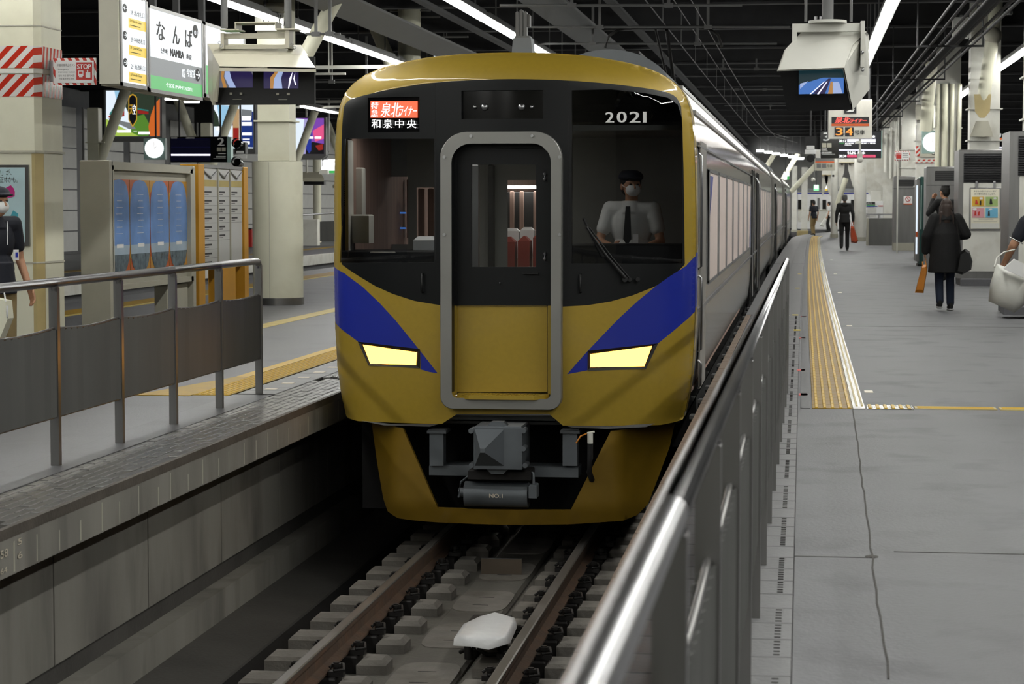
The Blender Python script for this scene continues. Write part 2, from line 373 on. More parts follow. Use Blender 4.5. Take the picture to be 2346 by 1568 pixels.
# tactile strip, right
def tactile(parent, xf, y0, n, nparts, name='tactile_tile', bars=5, w=.3, mir=1, blocks=False, mt='tactile'):
    def tb(b, x, y, zz=0):
        return b.bbox(x, x+w, y, y+.295, ZP-.004, ZP+.006, .003)
    src = srb = None; rest = B(); restb = B()
    for k in range(n):
        y = y0+.3*k; x = xf(y)
        bb = B()
        if k < nparts:
            if src is None:
                x00, y00 = x, y; src = obj(name, tb(B(), x, y), mt, parent)
                if blocks:
                    for i in range(6):
                        for q in range(6): bb.bbox(x+.02+.047*i, x+.048+.047*i, y+.01+.048*q, y+.038+.048*q, ZP+.005, ZP+.011, .004)
                else:
                    for i in range(bars): bb.bbox(x+.02+.06*i, x+.044+.06*i, y+.004, y+.291, ZP+.005, ZP+.012, .004)
                srb = obj('raised_bars', bb, 'tactile_bar', src, kind='stuff')
            else:
                t = inst(src, (x-x00, y-y00, 0), parent); r = inst(srb, (0, 0, 0), t)
        else:
            tb(rest, x, y)
            for i in range(bars): restb.bbox(x+.02+.06*i, x+.044+.06*i, y, y+.3, ZP+.005, ZP+.012, .004)
    if rest.v:
        o = obj('tactile_paving_far', rest, mt, parent, kind='stuff'); obj('raised_bars', restb, 'tactile_bar', o, kind='stuff')
ts = thing('tactile_strip', 'long yellow ribbed tactile strip on the right platform beside the train', 'paving', (2.3, 16.3, ZP))
XT = lambda y: 2.275+shift(y)
tactile(ts, XT, 16.3, 290, 110)
wn = strip(lambda y: XT(y)+.302, lambda y: XT(y)+.39+.0004*max(0, y-20), [16.3]+YS[4:13], ZP+.005, ZP-.004)
obj('worn_plate', wn, 'tactile_worn', ts, label='shiny worn silver margin of the strip')
b = B()
for dx in (.325, .365):
    s_ = strip(lambda y: XT(y)+dx, lambda y: XT(y)+dx+.014, [16.5]+YS[4:13], ZP+.01, ZP); b.add(s_.v, s_.f)
obj('guide_line', b, 'guide_yellow', ts)
cr = thing('tactile_cross_strip', 'pale yellow guide strip running across the right platform floor', 'paving', (3.2, 16.4, ZP))
b = B(); b2 = B()
b.box(2.68, 3.02, 16.3, 16.6, ZP-.003, ZP+.005)
obj('worn_plate', b, 'tactile_worn', cr)
for i in range(6): b2.bbox(2.69+.057*i, 2.715+.057*i, 16.31, 16.6, ZP+.004, ZP+.012, .003)
obj('raised_bars', b2, 'tactile_bar', cr)
for i in range(9):
    x = 3.03+.62*i; p = obj('guide_tile', B().bbox(x, x+.6, 16.36, 16.54, ZP-.003, ZP+.006, .003), 'guide_yellow', cr)
    b = B()
    for q in range(3): b.bbox(x+.02, x+.58, 16.39+.05*q, 16.41+.05*q, ZP+.005, ZP+.01, .003)
    obj('raised_bars', b, 'tactile_bar', p, kind='stuff')
# pale plates beside the strip
for i, (px, py) in enumerate(((1990, 898), (1946, 747), (1924, 671), (1914, 628), (1905, 596))):
    q = AZ(px, py, ZP); obj('floor_marker', B().bbox(q.x-.035, q.x+.035, q.y-.09, q.y+.09, ZP-.002, ZP+.004, .003), 'plate_white', fl)
# left platform
YL = [-6, 4, 12, 20, 30, 40, 50, 60, 70, 80, 90, 100, 115, 134]
obj('platform_left', strip(CC(-8.95), CX(-2.30), YL, ZP, .7), 'concrete_floor_left', kind='structure')
beam = obj('platform_left_edge_beam', strip(CC(-2.299), lambda y: EL(y)-.004, YL, ZP-.03, .81), 'concrete_wall', kind='structure')
lip = obj('platform_left_kerb', strip(lambda y: EL(y)-.03, EL, YL, ZP+.001, ZP-.05), 'kerb', kind='structure')
# bricks: 7 courses, running bond (300 parts)
src = None; cnt = 0
for k in range(44):
    for c in range(7):
        if cnt >= 300: break
        y = 9.9+.2*k+(.1 if c % 2 else 0); x1 = -1.525-.064*c
        dz = random.uniform(-.0035, .002)
        if src is None: o0 = (x1, y); src = obj('edge_brick', B().bbox(x1-.058, x1, y, y+.19, ZP-.03, ZP, .005), 'edge_brick', lip)
        else: inst(src, (x1-o0[0], y-o0[1], dz), lip)
        cnt += 1
b = B()
for k in range(44, 80):
    for c in range(7): y = 9.9+.2*k+(.1 if c % 2 else 0); x1 = -1.525-.064*c; b.bbox(x1-.058, x1, y, y+.19, ZP-.03, ZP, .005)
obj('edge_bricks_far', b, 'edge_brick', lip, kind='stuff')
obj('trim_3', strip(CC(-2.299), CC(-1.975), [-6, 16.9], ZP, ZP-.029), 'concrete_floor_left', kind='structure')
bigt = obj('platform_left_tile_band', strip(CC(-2.29), CC(-1.98), [26, 30], ZP, ZP-.028), 'tile_grey', kind='structure')
src = None
for k in range(30):
    y = 17+.3*k
    if src is None: src = obj('floor_tile', B().bbox(-2.29, -1.98, y, y+.294, ZP-.028, ZP, .004), 'tile_grey', bigt)
    else: inst(src, (0, .3*k, random.uniform(-.001, .001)), bigt)
    if k % 2 == 1: obj('marker_plate', B().bbox(-2.17, -2.07, y+.1, y+.2, ZP-.001, ZP+.003, .001), 'plate_white', bigt)
ts2 = thing('tactile_strip', 'yellow tactile strip with raised dots behind the left fence', 'paving', (-2.45, 16.8, ZP))
tactile(ts2, CC(-2.60), 16.8, 60, 30, blocks=True, mt='tactile_left')
src = None
obj('tile_taper', B().prism([(-3.05, 16.72, ZP-.003), (-2.6, 16.72, ZP-.003), (-2.6, 18.6, ZP-.003), (-2.72, 18.6, ZP-.003)], (0, 0, .009)), 'tactile_left', ts2, label='tapered start of the strip')
obj('guide_line', strip(CC(-2.72), CC(-2.605), [18.6, 36], ZP+.007, ZP-.003), 'tactile_bar', ts2)
gl = thing('guide_strip', 'narrow pale yellow guide strip along the middle of the left platform', 'paving', (-4.42, 20, ZP))
for i in range(40):
    obj('guide_tile', B().bbox(-4.55, -4.32, 17+.5*i, 17.49+.5*i, ZP-.003, ZP+.006, .003), 'guide_yellow', gl) if i == 0 else None
g0 = [c for c in gl.children][0]
for i in range(1, 90): inst(g0, (0, .5*i, 0), gl)
fe = thing('tactile_strip', 'yellow tactile strip along the far edge of the left platform', 'paving', (-7.9, 22, ZP))
obj('tactile_band', strip(CC(-8.15), CC(-7.75), [15, 60, 110], ZP+.008, ZP-.003), 'tactile', fe)
obj('guide_line', strip(CC(-7.7), CC(-7.64), [15, 60, 110], ZP+.01, ZP-.003), 'guide_yellow', fe)
# far-left platform beyond the second track
obj('platform_far', strip(CC(-21.5), CC(-12.3), YL, ZP, .55), 'concrete_floor_left', kind='structure')
obj('platform_far_edge', strip(CC(-12.298), CC(-12.15), YL, ZP, .75), 'white_paint', kind='structure')
ff = thing('tactile_strip', 'far yellow tactile strip on the platform beyond the second track', 'paving', (-14, 40, ZP))
obj('tactile_band', strip(CC(-14.3), CC(-13.9), [30, 110], ZP+.008, ZP-.003), 'tactile', ff)
obj('wall_track_bed_left', strip(CC(-9.2), CC(-9.0), YL, .7, -.5), 'concrete_dark', kind='structure')
obj('wall_track_bed_far', strip(CC(-12.6), CC(-12.4), YL, .55, -.5), 'concrete_dark', kind='structure')
obj('ground_far', strip(CC(-12.6), CC(-9.0), YL, -.3, -.5), 'gutter', kind='structure')
# left pit wall: poured panels with recessed joints
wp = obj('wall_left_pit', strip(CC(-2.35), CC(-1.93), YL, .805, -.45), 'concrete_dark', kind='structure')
for k in range(9):
    y = 6.25+1.76*k; obj('concrete_panel', B().box(-1.93, -1.9, y+.012, y+1.75, 0.0, .80), 'concrete_wall', wp)
obj('ledge_wall_left', strip(CC(-1.93), CC(-1.80), YL, -.13, -.45), 'concrete_wall', kind='structure')
obj('ground_ledge', B().prism([(-1.80, -6, -.34), (-1.36, -6, -.40), (-1.36, -6, -.6), (-1.80, -6, -.6)], (0, 100, 0)), 'concrete_dark', kind='structure')
# chalk marks on the lip
b = B()
for s_, x0, y0, x1, y1 in (('58', 0, 1256, 17, 1282), ('2', -16, 1260, -3, 1284), ('964', -8, 1298, 15, 1322), ('5', 40, 1232, 49, 1250), ('6', 40, 1262, 50, 1282)):
    a = AX(x0, y1, -1.492); c = AX(x1, y0, -1.492); fit(b, s_, V((-1.489, a.y, a.z)), (0, 1, 0), (0, 0, 1), c.y-a.y, (c.z-a.z))
obj('chalk_marks', b, 'plate_white', beam, label='chalk numerals on the platform lip')
b = B()
for k in range(34):
    y = 9.5+.33*k+random.uniform(-.05, .05); b.box(-1.4955, -1.4935, y, y+random.uniform(.008, .02), .82, .82+random.uniform(.1, .16))
obj('drip_stains', b, 'grey_paint', beam, kind='stuff')
# ---- track ----
obj('ground', strip(CC(-1.36), CC(1.85), YL, -.42, -.6), 'gutter', kind='structure')
tr = obj('track_slab', B().bbox(-.93, .93, -6, 30, -.42, -.26, .02), 'slab', kind='structure')
obj('center_slab', B().bbox(-.2, .2, -6, 30, -.27, -.225, .02), 'slab', tr)
for k in range(9):
    y = 12.1+1.24*k
    pts = []
    for i in range(24):
        a = 2*math.pi*i/24; c, s_ = math.cos(a), math.sin(a)
        pts.append((.19*abs(c)**.5*(1 if c >= 0 else -1), y+.42+.40*abs(s_)**.5*(1 if s_ >= 0 else -1), -.226))
    obj('access_cover', B().prism(pts, (0, 0, .006)), 'sleeper', tr)
    obj('lift_slot', B().box(-.055, .055, y+.55, y+.565, -.221, -.2195).box(-.055, .055, y+.25, y+.265, -.221, -.2195), 'gutter', tr)
def sleeper(y, first=None):
    t = thing('sleeper', 'concrete sleeper block pair under the running rails', 'sleeper', (0, y, -.26), 'concrete sleepers in view ahead of the train')
    for s in (-1, 1):
        x0, x1 = sorted((s*.70, s*1.0)); obj('outer_block', B().bbox(x0, x1, y-.13, y+.13, -.30, -.165, .022), 'sleeper', t)
        x0, x1 = sorted((s*.26, s*.44)); obj('inner_block', B().bbox(x0, x1, y-.115, y+.115, -.28, -.175, .03), 'sleeper', t)
        x0, x1 = sorted((s*.44, s*.70)); obj('base_plate', B().bbox(x0+.0, x1-.0, y-.1, y+.1, -.26, -.158, .008), 'dark_iron', t)
        for q in (-1, 1):
            xc = s*.565+q*.118; bb = B()
            bb.cyl((xc, y-.02, -.155), (xc, y-.02, -.075), .018, n=8).cyl((xc, y-.02, -.10), (xc, y-.02, -.082), .03, n=6)
            bb.tube([(xc-.05, y+.03, -.12), (xc-.02, y+.055, -.10), (xc+.03, y+.04, -.10), (xc+.045, y-.02, -.12), (xc-.01, y-.05, -.12)], .010, 6)
            bb.box(xc-.045, xc+.045, y-.05, y+.02, -.155, -.125)
            obj('rail_clip', bb, 'dark_iron', t)
    return t
s0 = None
for k in range(20):
    y = 12.2+.62*k
    if s0 is None: s0 = sleeper(y); s0['label'] = 'concrete sleeper block pair, first from the near end of the track'
    else: dup(s0, (0, .62*k, 0), 0, 'concrete sleeper block pair, %s from the near end of the track' % ORD[k])
for s, lb in ((-1, 'left running rail with brown rusted side, seen from the platform end'), (1, 'right running rail beside the white covered box')):
    x = s*.565
    t = thing('rail', lb, 'rail', (x, 12, -.15), None)
    prof = [(-.0635, 0), (.0635, 0), (.0635, .012), (.01, .03), (.01, .105), (.032, .115), (.032, .14), (-.032, .14), (-.032, .115), (-.01, .105), (-.01, .03), (-.0635, .012)]
    obj('rail_web', B().prism([(x+a, -6, -.15+z) for a, z in prof], (0, 60, 0)), 'rust', t)
    obj('rail_head', B().prism([(x-.032, -6, -.011), (x+.032, -6, -.011), (x+.032, -6, -.003), (x+.024, -6, .002), (x-.024, -6, .002), (x-.032, -6, -.003)], (0, 60, 0)), 'rail_top', t)
t = thing('check_plate', 'upright brown metal plate between the rails under the train nose', 'plate', (0, 17.0, -.22))
x0, x1, z0, z1 = RP(1102, 1281, 1195, 1321, 16.1)
obj('plate', B().box(x0, x1, 16.1, 16.115, z0, z1), 'plate_brown', t)
obj('top_edge', B().box(x0, x1, 16.098, 16.117, z1, z1+.003), 'steel', t)
# white covered box on its bracket
t = thing('covered_track_box', 'white sheet wrapped track box between the rails, near right rail', 'box', (.25, 13.4, -.2))
b = B(); YB = 13.5
top = [(1040, 1468), (1062, 1435), (1100, 1417), (1135, 1408), (1178, 1420), (1183, 1432), (1168, 1458), (1158, 1470), (1120, 1473), (1080, 1474)]
pl = [AZ(x, y, -.02) for x, y in top]; cx_ = sum((p for p in pl), V((0, 0, 0)))/len(pl)
n = len(pl); ring0 = [cx_+(p-cx_)*.82+V((0, 0, .028+.004*math.sin(i*2.3))) for i, p in enumerate(pl)]; ring1 = [p+V((0, 0, .012)) for p in pl]
ring2 = [cx_+(p-cx_)*1.02+V((0, 0, -.03+.012*math.sin(i*2.9))) for i, p in enumerate(pl)]
b.add(ring0+ring1+ring2+[cx_+V((0, 0, .036))], [(i, (i+1) % n, n+(i+1) % n, n+i) for i in range(n)]+[(n+i, n+(i+1) % n, 2*n+(i+1) % n, 2*n+i) for i in range(n)]+[(3*n, (i+1) % n, i) for i in range(n)], True)
o = obj('sheet_cover', b, 'plastic_white', t)
b = B()
for i in range(5): a = AZ(1075+12*i, 1474, -.03); b.poly([a, a+V((.03, 0, 0)), a+V((.012, .0, -.03-.01*(i % 2)))])
obj('sheet_fold', b, 'plastic_white', t)
obj('box_body', B().bbox(.12, .40, 13.2, 13.62, -.16, -.05, .02), 'black', t)
obj('bracket_arm', B().tube([(.13, 13.1, -.19), (.22, 13.05, -.14), (.33, 12.9, -.16), (.47, 12.8, -.13)], .014).cyl((.2, 13.0, -.21), (.2, 13.0, -.13), .03), 'dark_iron', t)
# second track rails far left
for x in (-11.3, -10.2): obj('far_rail', B().box(x, x+.07, 0, 110, -.3, -.12), 'rust', kind='structure')
# ---- ceiling and beams ----
obj('ceiling', B().box(-24, 18, -12, 150, 6.7, 6.9), 'ceiling_black', kind='structure')
obj('wall_rear', B().box(-24, 18, -12.3, -12, -1, 6.9), 'grey_paint', kind='structure')
obj('wall_far_right', B().box(16, 16.3, -12, 150, .5, 6.9), 'beam_dark', kind='structure')
bm0 = None
for k in range(26):
    y = 6+5.3*k
    if bm0 is None:
        bm0 = thing('ceiling_beam', 'dark steel crossbeam under the black ceiling, first from the near end', 'beam', (0, y, 6.0), 'ceiling crossbeams')
        obj('web', B().box(-20, 14, y-.02, y+.02, 6.0, 6.7), 'beam_dark', bm0); obj('flange', B().box(-20, 14, y-.13, y+.13, 5.96, 6.0), 'beam_dark', bm0)
    else: dup(bm0, (0, 5.3*k, 0), 0, 'dark steel crossbeam under the black ceiling, %s from the near end' % ORD[k])
# conduit rods across (thin pale lines)
for k, (x0, x1, py, Y) in enumerate(((1145, 1700, 12, 30), (1190, 1810, 62, 34), (1180, 1780, 100, 38), (1600, 1790, 158, 52), (1640, 1800, 205, 66), (1660, 1810, 242, 80), (700, 780, 78, 30), (700, 900, 188, 44))):
    a, c = AT(x0, py, Y), AT(x1, py, Y)
    t = thing('conduit', ('thin pale conduit crossing the dark ceiling, %s' % ('nearest over the train', 'above the pantograph', 'with junction boxes over the train roof', 'below the ceiling by the right monitor', 'fifth back over the train', 'farthest back over the train', 'beside the left diagonal brace', 'under the left light row')[k]), 'pipe', (a+c)/2)
    obj('pipe', B().cyl(a, c, .02, n=6), 'fixture_grey', t)
    for f in (.3, .7): q = a.lerp(c, f); obj('hanger', B().box(q.x-.02, q.x+.02, q.y-.02, q.y+.02, q.z, 5.97).box(q.x-.06, q.x+.06, q.y-.04, q.y+.04, q.z-.03, q.z+.03), 'fixture_grey', t)
# longitudinal girder under the ceiling (seen above the train)
for x, z, lb in ((-.62, 5.5, 'dusty grey cable tray running above the train roof'), (4.6, 5.15, 'dark cable tray above the right platform columns'), (-3.6, 5.62, 'dark cable tray beside the left light row')):
    t = thing('cable_tray', lb, 'tray', (x, 20, z)); obj('tray', B().box(x-.07, x+.07, 8, 110, z, z+.05), 'beam_dark', t)
    obj('hanger', sum((([B().box(x-.01, x+.01, 10+8*k, 10.02+8*k, z+.05, 6.7)]) for k in range(12)), [])[0], 'beam_dark', t)
# conduits bundle, right
for k in range(7):
    x = 4.0+.13*k; z = 5.02-.02*(k % 3)
    if k == 0: cb = thing('conduit_rack', 'rack of thin dark conduits running above the right platform columns', 'pipes', (4.4, 16, 4.9))
    obj('conduit', B().cyl((x, 16, z), (x, 75, z), .022, n=6), 'beam_dark', cb)
    obj('rack_hanger', B().box(3.9, 4.9, 16+9*k, 16.06+9*k, 4.94, 4.97).box(3.9, 3.92, 16+9*k, 16.06+9*k, 4.97, 6.7).box(4.88, 4.9, 16+9*k, 16.06+9*k, 4.97, 6.7), 'beam_dark', cb)
# ---- light rows ----
rows = [(-5.6, 'left row over the left platform'), (-2.5, 'row above the left platform edge'), (3.38, 'row above the right tactile strip'), (6.1, 'row above the right kiosks'), (-11.7, 'row beyond the second track')]
for x, nm in rows:
    first = None; vis = 0
    for k in range(31):
        y = -9+4.6*k
        if y > (134 if x < 3 or x > 3 else 134): break
        if x < -10 and y < 60: continue
        if first is None:
            first = thing('ceiling_light', 'slim fluorescent light in the %s' % nm, 'light', (x, y, 5.26), 'lights in the %s' % nm)
            obj('housing', B().box(x-.10, x+.10, y, y+4.58, 5.3, 5.36).box(x-.03, x+.03, y+.1, y+4.4, 5.36, 5.42), 'fixture_grey', first)
            obj('tube', B().box(x-.055, x+.055, y+.03, y+4.5, 5.26, 5.302), 'lamp', first)
            if x == 3.38 or x == -2.5 or x == -5.6:
                obj('hanger_rod', B().box(x-.01, x+.01, y+1, y+1.02, 5.42, 6.7), 'fixture_grey', first); obj('hanger_rod', B().box(x-.01, x+.01, y+3.5, y+3.52, 5.42, 6.7), 'fixture_grey', first)
        else: cur_ = dup(first, (min(1.2, shift(y)*.8), y-WL[first.name].y, 0))
    near = [o for o in bpy.data.objects if o.get('group') == 'lights in the %s' % nm]; near.sort(key=lambda o: o.location.y); vis = hid = 0
    for o in near:
        d = V((o.location.x, o.location.y+4.4, 5.26))-CAM; q = d.dot(FW); px, py = 1173+FPX*d.dot(RT)/q if q > .1 else -1, 784-FPX*d.dot(UP)/q if q > .1 else -1
        if q > .1 and 0 < px < 2346 and 0 < py < 1568: o['label'] = '%s lit lamp in view, from the near end, %s' % (ORD[vis], nm); vis += 1
        else: o['label'] = '%s lamp short of the view, %s' % (ORD[hid], nm); hid += 1
# grey soffit boards beside the left light rows
for x, lb in ((-1.6, 'sloping grey soffit board beside the inner left light row'), (-4.7, 'sloping grey soffit board beside the outer left light row')):
    obj('light_soffit', B().prism([(x-.2, 8, 5.42), (x+.22, 8, 5.62), (x+.22, 8, 5.66), (x-.2, 8, 5.46)], (0, 60, 0)), 'fixture_grey', label=lb, cat='board')
# ---- overhead line ----
for x, z, lb in ((0.02, 5.36, 'contact wire with messenger wire and droppers above the train'), (.45, 5.7, 'second overhead wire to the right of the contact wire')):
    t = thing('overhead_wire', lb, 'wire', (x, 30, z))
    obj('wire', B().tube([(x+shift(y), y, z) for y in (8, 30, 50, 70, 90, 104, 114)], .009, 6), 'fixture_grey', t)
    if z < 5.5:
        obj('messenger_wire', B().tube([(x+shift(y), y, 5.95) for y in (8, 30, 50, 70, 90, 104, 114)], .009, 6), 'fixture_grey', t)
        obj('dropper', sum([[(B())]], [])[0].tube([(x, 24, z), (x, 24, 5.95)], .006, 5), 'fixture_grey', t)
        for k in range(1, 12): y = 24+5*k; obj('dropper', B().cyl((x+shift(y), y, z), (x+shift(y), y, 5.95), .006, n=5), 'fixture_grey', t)
# ================= TRAIN =================
OUTR = [(0, 3.685), (.3, 3.68), (.6, 3.66), (.85, 3.62), (1.0, 3.585), (1.12, 3.54), (1.22, 3.48), (1.29, 3.41), (1.335, 3.32), (1.362, 3.2), (1.38, 3.0), (1.39, 2.6), (1.393, 2.05), (1.388, 1.6), (1.372, 1.3), (1.345, 1.1), (1.305, .925)]
OUTL = [(-x, z) for x, z in OUTR[::-1][:-1]]
TOPS = OUTR[::-1] + [(-x, z) for x, z in OUTR[1:]]        # right-bottom -> top -> left-bottom
def sd(x, z):     # distance to the sides / roof line (not the bottom edge)
    x = abs(x); best = 9
    for (a, b_), (c, d) in zip(OUTR, OUTR[1:]):
        dx, dz = c-a, d-b_; t = max(0, min(1, ((x-a)*dx+(z-b_)*dz)/(dx*dx+dz*dz)))
        e = (x-a-t*dx)**2+(z-b_-t*dz)**2
        if e < best: best = e
    return math.sqrt(best)
NY = 15.94
def yf(x, z):
    d = sd(x, z); y = NY+.18*x*x
    if z < 1.75: y += .05*(1.75-z)**2
    r = .22
    if d < r: q = .975*(1-d/r); y += .34*(1-math.sqrt(max(0, 1-q*q)))
    return y
def yn(x, z, e=.004):
    dx = (yf(x+e, z)-yf(x-e, z))/(2*e); dz = (yf(x, z+e)-yf(x, z-e))/(2*e)
    return V((dx, -1, dz)).normalized()
def face(px, py, dy=0):       # pixel -> (x, z) on the nose surface
    Y = NY+.2
    for _ in range(6): p = AT(px, py, Y+dy); Y = yf(max(-1.39, min(1.39, p.x)), max(.93, min(3.68, p.z)))
    return (p.x, p.z)
def dens(pts, st=.03, closed=True):
    out = []; n = len(pts)
    for i in range(n if closed else n-1):
        a, c = pts[i], pts[(i+1) % n]; L = math.hypot(c[0]-a[0], c[1]-a[1]); k = max(1, int(L/st))
        out += [(a[0]+(c[0]-a[0])*j/k, a[1]+(c[1]-a[1])*j/k) for j in range(k)]
    if not closed: out.append(pts[-1])
    return out
def smooth(pts, it=2, closed=False):
    for _ in range(it):
        o = []; n = len(pts)
        if not closed: o.append(pts[0])
        for i in range(n if closed else n-1):
            a, c = pts[i], pts[(i+1) % n]
            o += [(a[0]*.75+c[0]*.25, a[1]*.75+c[1]*.25), (a[0]*.25+c[0]*.75, a[1]*.25+c[1]*.75)]
        if not closed: o.append(pts[-1])
        pts = o
    return pts
def inp(p, poly):
    x, y = p; c = False; n = len(poly); j = n-1
    for i in range(n):
        a, d = poly[i], poly[j]
        if (a[1] > y) != (d[1] > y) and x < (d[0]-a[0])*(y-a[1])/(d[1]-a[1])+a[0]: c = not c
        j = i
    return c
def F(*px): return [face(*q) for q in px]
def rrect(x0, z0, x1, z1, r, n=6):
    o = []
    for cx, cz, a0 in ((x1-r, z1-r, 0), (x0+r, z1-r, 90), (x0+r, z0+r, 180), (x1-r, z0+r, 270)):
        for i in range(n+1): t = R(a0+90*i/n); o.append((cx+r*math.cos(t), cz+r*math.sin(t)))
    return o
# outlines on the face
TOPC = smooth(TOPS, 1)
nb = F((1290, 974), (1258, 949), (1047, 949), (1012, 971))
BOT = [(-1.305, .925)] + [(-1.15, .91)] + [(nb[3][0], .918), (nb[2][0], nb[2][1]), (nb[1][0], nb[1][1]), (nb[0][0], .918)] + [(1.15, .91)]
SHELL = dens(TOPC+BOT[1:], .03)
bk = smooth(F((783, 606), (781, 420), (786, 250), (792, 236), (806, 226), (900, 203), (1000, 188), (1120, 182), (1190, 181), (1300, 184), (1400, 192), (1500, 205), (1537, 214), (1553, 226), (1563, 250), (1567, 420), (1569, 606)), 1)
bk += F((1540, 636), (1500, 657), (1450, 677), (1400, 691), (1345, 700), (1290, 703), (1010, 700), (950, 690), (900, 674), (860, 656), (820, 632))
BLACK = dens(bk, .04)
def blue(px): return dens(F(*px), .035)
BL = blue([(757, 606), (790, 627), (830, 657), (868, 693), (905, 733), (940, 776), (975, 820), (1003, 856), (985, 853), (964, 847), (962, 800), (820, 783), (800, 768), (757, 728)])
BR = blue([(1607, 576), (1590, 590), (1570, 611), (1535, 633), (1500, 658), (1460, 691), (1420, 728), (1385, 764), (1345, 806), (1299, 858), (1325, 853), (1346, 849), (1347, 805), (1508, 787), (1545, 757), (1580, 727), (1607, 698)])
HL = dens(F((820, 783), (962, 800), (962, 844), (845, 838)), .05)
HR = dens(F((1347, 804), (1508, 787), (1480, 846), (1347, 850)), .05)
x0, z1 = face(1024, 317); x1, z0 = face(1276, 922)
DOOR = dens(rrect(x0, z0, x1, z1, .10), .05)
WL_ = F((790, 318), (995, 318), (995, 602), (779, 602)); WL_ = dens(WL_, .06)
WR = F((1310, 207), (1400, 205), (1480, 214), (1530, 224), (1553, 240), (1562, 270), (1563, 604), (1310, 604)); WR = dens(WR, .06)
x0, z1 = face(843, 224); x1, z0 = face(961, 302); DISP = dens([(x0, z0), (x1, z0), (x1, z1), (x0, z1)], .08)
x0, z1 = face(1057, 208); x1, z0 = face(1244, 272); LBOX = dens([(x0, z0), (x1, z0), (x1, z1), (x0, z1)], .08)
loops = [SHELL, BLACK, BL, BR, HL, HR, DOOR, WL_, WR, DISP, LBOX]
pts = []; edges = []
for lp in loops:
    n0 = len(pts); pts += [V(q) for q in lp]; edges += [(n0+i, n0+(i+1) % len(lp)) for i in range(len(lp))]
for d in (.010, .024, .045, .07, .10, .14, .19, .25):       # rings that follow the rounded rim
    prev = None
    for (a, c) in zip(TOPC, TOPC[1:]):
        m = ((a[0]+c[0])/2, (a[1]+c[1])/2); t = V((c[0]-a[0], c[1]-a[1])).normalized(); L = math.hypot(c[0]-a[0], c[1]-a[1])
        for j in range(max(1, int(L/.04))):
            f = (j+.5)/max(1, int(L/.04)); q = V((a[0]+(c[0]-a[0])*f, a[1]+(c[1]-a[1])*f))+V((-t.y, t.x))*d
            if abs(sd(q.x, q.y)-d) < .004: pts.append(q)
gx = -1.1
while gx < 1.12:
    gz = .95
    while gz < 3.45:
        if sd(gx, gz) > .28: pts.append(V((gx+.001*math.sin(gz*40), gz)))
        gz += .07
    gx += .07
vo, eo, fo, ov, oe, of = delaunay_2d_cdt(pts, edges, [], 0, 1e-5)
regions = {'gold': [], 'black': [], 'bl': [], 'br': []}
for f in fo:
    c = ((vo[f[0]].x+vo[f[1]].x+vo[f[2]].x)/3, (vo[f[0]].y+vo[f[1]].y+vo[f[2]].y)/3)
    if not inp(c, SHELL) or any(inp(c, h) for h in (HL, HR, DOOR, WL_, WR, DISP, LBOX)): continue
    k = 'bl' if inp(c, BL) else 'br' if inp(c, BR) else 'black' if inp(c, BLACK) else 'gold'
    regions[k].append(f)
tc1 = thing('express_train_car', 'gold fronted train car with blue stripes and lit amber headlights', 'train', (0, 27, .1))
def drape(name, fs, m, parent=tc1, deep=.05, off=0, verts=None, label=None):
    src = vo if verts is None else verts
    idx = {}; vs = []; out = []
    for f in fs:
        g = []
        for i in f:
            if i not in idx: idx[i] = len(vs); q = src[i]; vs.append((q.x, yf(q.x, q.y)-off, q.y))
            g.append(idx[i])
        out.append(tuple(g))
    inv = {v: k for k, v in idx.items()}
    nrm = [tuple(yn(v[0], v[2])) for v in vs]
    # boundary returns (panel thickness)
    ec = {}
    for g in out:
        for a, c in ((g[0], g[1]), (g[1], g[2]), (g[2], g[0])): ec[(a, c)] = 1
    bnd = [(a, c) for (a, c) in ec if (c, a) not in ec]
    nv = len(vs); mp = {}
    for a, c in bnd:
        for q in (a, c):
            if q not in mp: mp[q] = len(vs); v = vs[q]; vs.append((v[0], v[1]+deep, v[2])); nrm.append((0, 1, 0))
    side = [(a, mp[a], mp[c], c) for a, c in bnd]
    o_ = WL[parent.name]; me = bpy.data.meshes.new(name)
    me.from_pydata([V(v)-o_ for v in vs], [], out+side)
    me.polygons.foreach_set('use_smooth', [True]*len(out)+[False]*len(side))
    me.update()
    fl_ = []
    flip = me.polygons[0].normal.y > 0
    if flip: me.flip_normals()
    ln = []
    nout = len(out)
    for p in me.polygons:
        for li in p.loop_indices:
            ln.append(nrm[me.loops[li].vertex_index] if p.index < nout else tuple(p.normal))
    me.normals_split_custom_set(ln)
    me.materials.append(M[m]); return meshobj(name, me, parent, label)
drape('gold_nose_panel', regions['gold'], 'gold')
drape('black_window_surround', regions['black'], 'train_black')
drape('blue_stripe', regions['bl'], 'train_blue'); drape('blue_stripe', regions['br'], 'train_blue')
def patch(name, loop, m, off=0, deep=.02, parent=tc1, label=None, grid=.08):
    lp = dens(loop, .05); p = [V(q) for q in lp]; e = [(i, (i+1) % len(lp)) for i in range(len(lp))]
    xs = [q[0] for q in lp]; zs = [q[1] for q in lp]; x = min(xs)+grid
    while x < max(xs): 
        z = min(zs)+grid
        while z < max(zs):
            if inp((x, z), lp): p.append(V((x, z)))
            z += grid
        x += grid
    v2, e2, f2, a_, b_, c_ = delaunay_2d_cdt(p, e, [], 1, 1e-6)
    return drape(name, f2, m, parent, deep, off, v2, label)
cabg = patch('windscreen_glass', WL_, 'glass_cab', -.004, .006, label='left cab windscreen, seats visible inside')
patch('windscreen_glass', WR, 'glass_cab', -.004, .006, label='right cab windscreen in front of the driver')
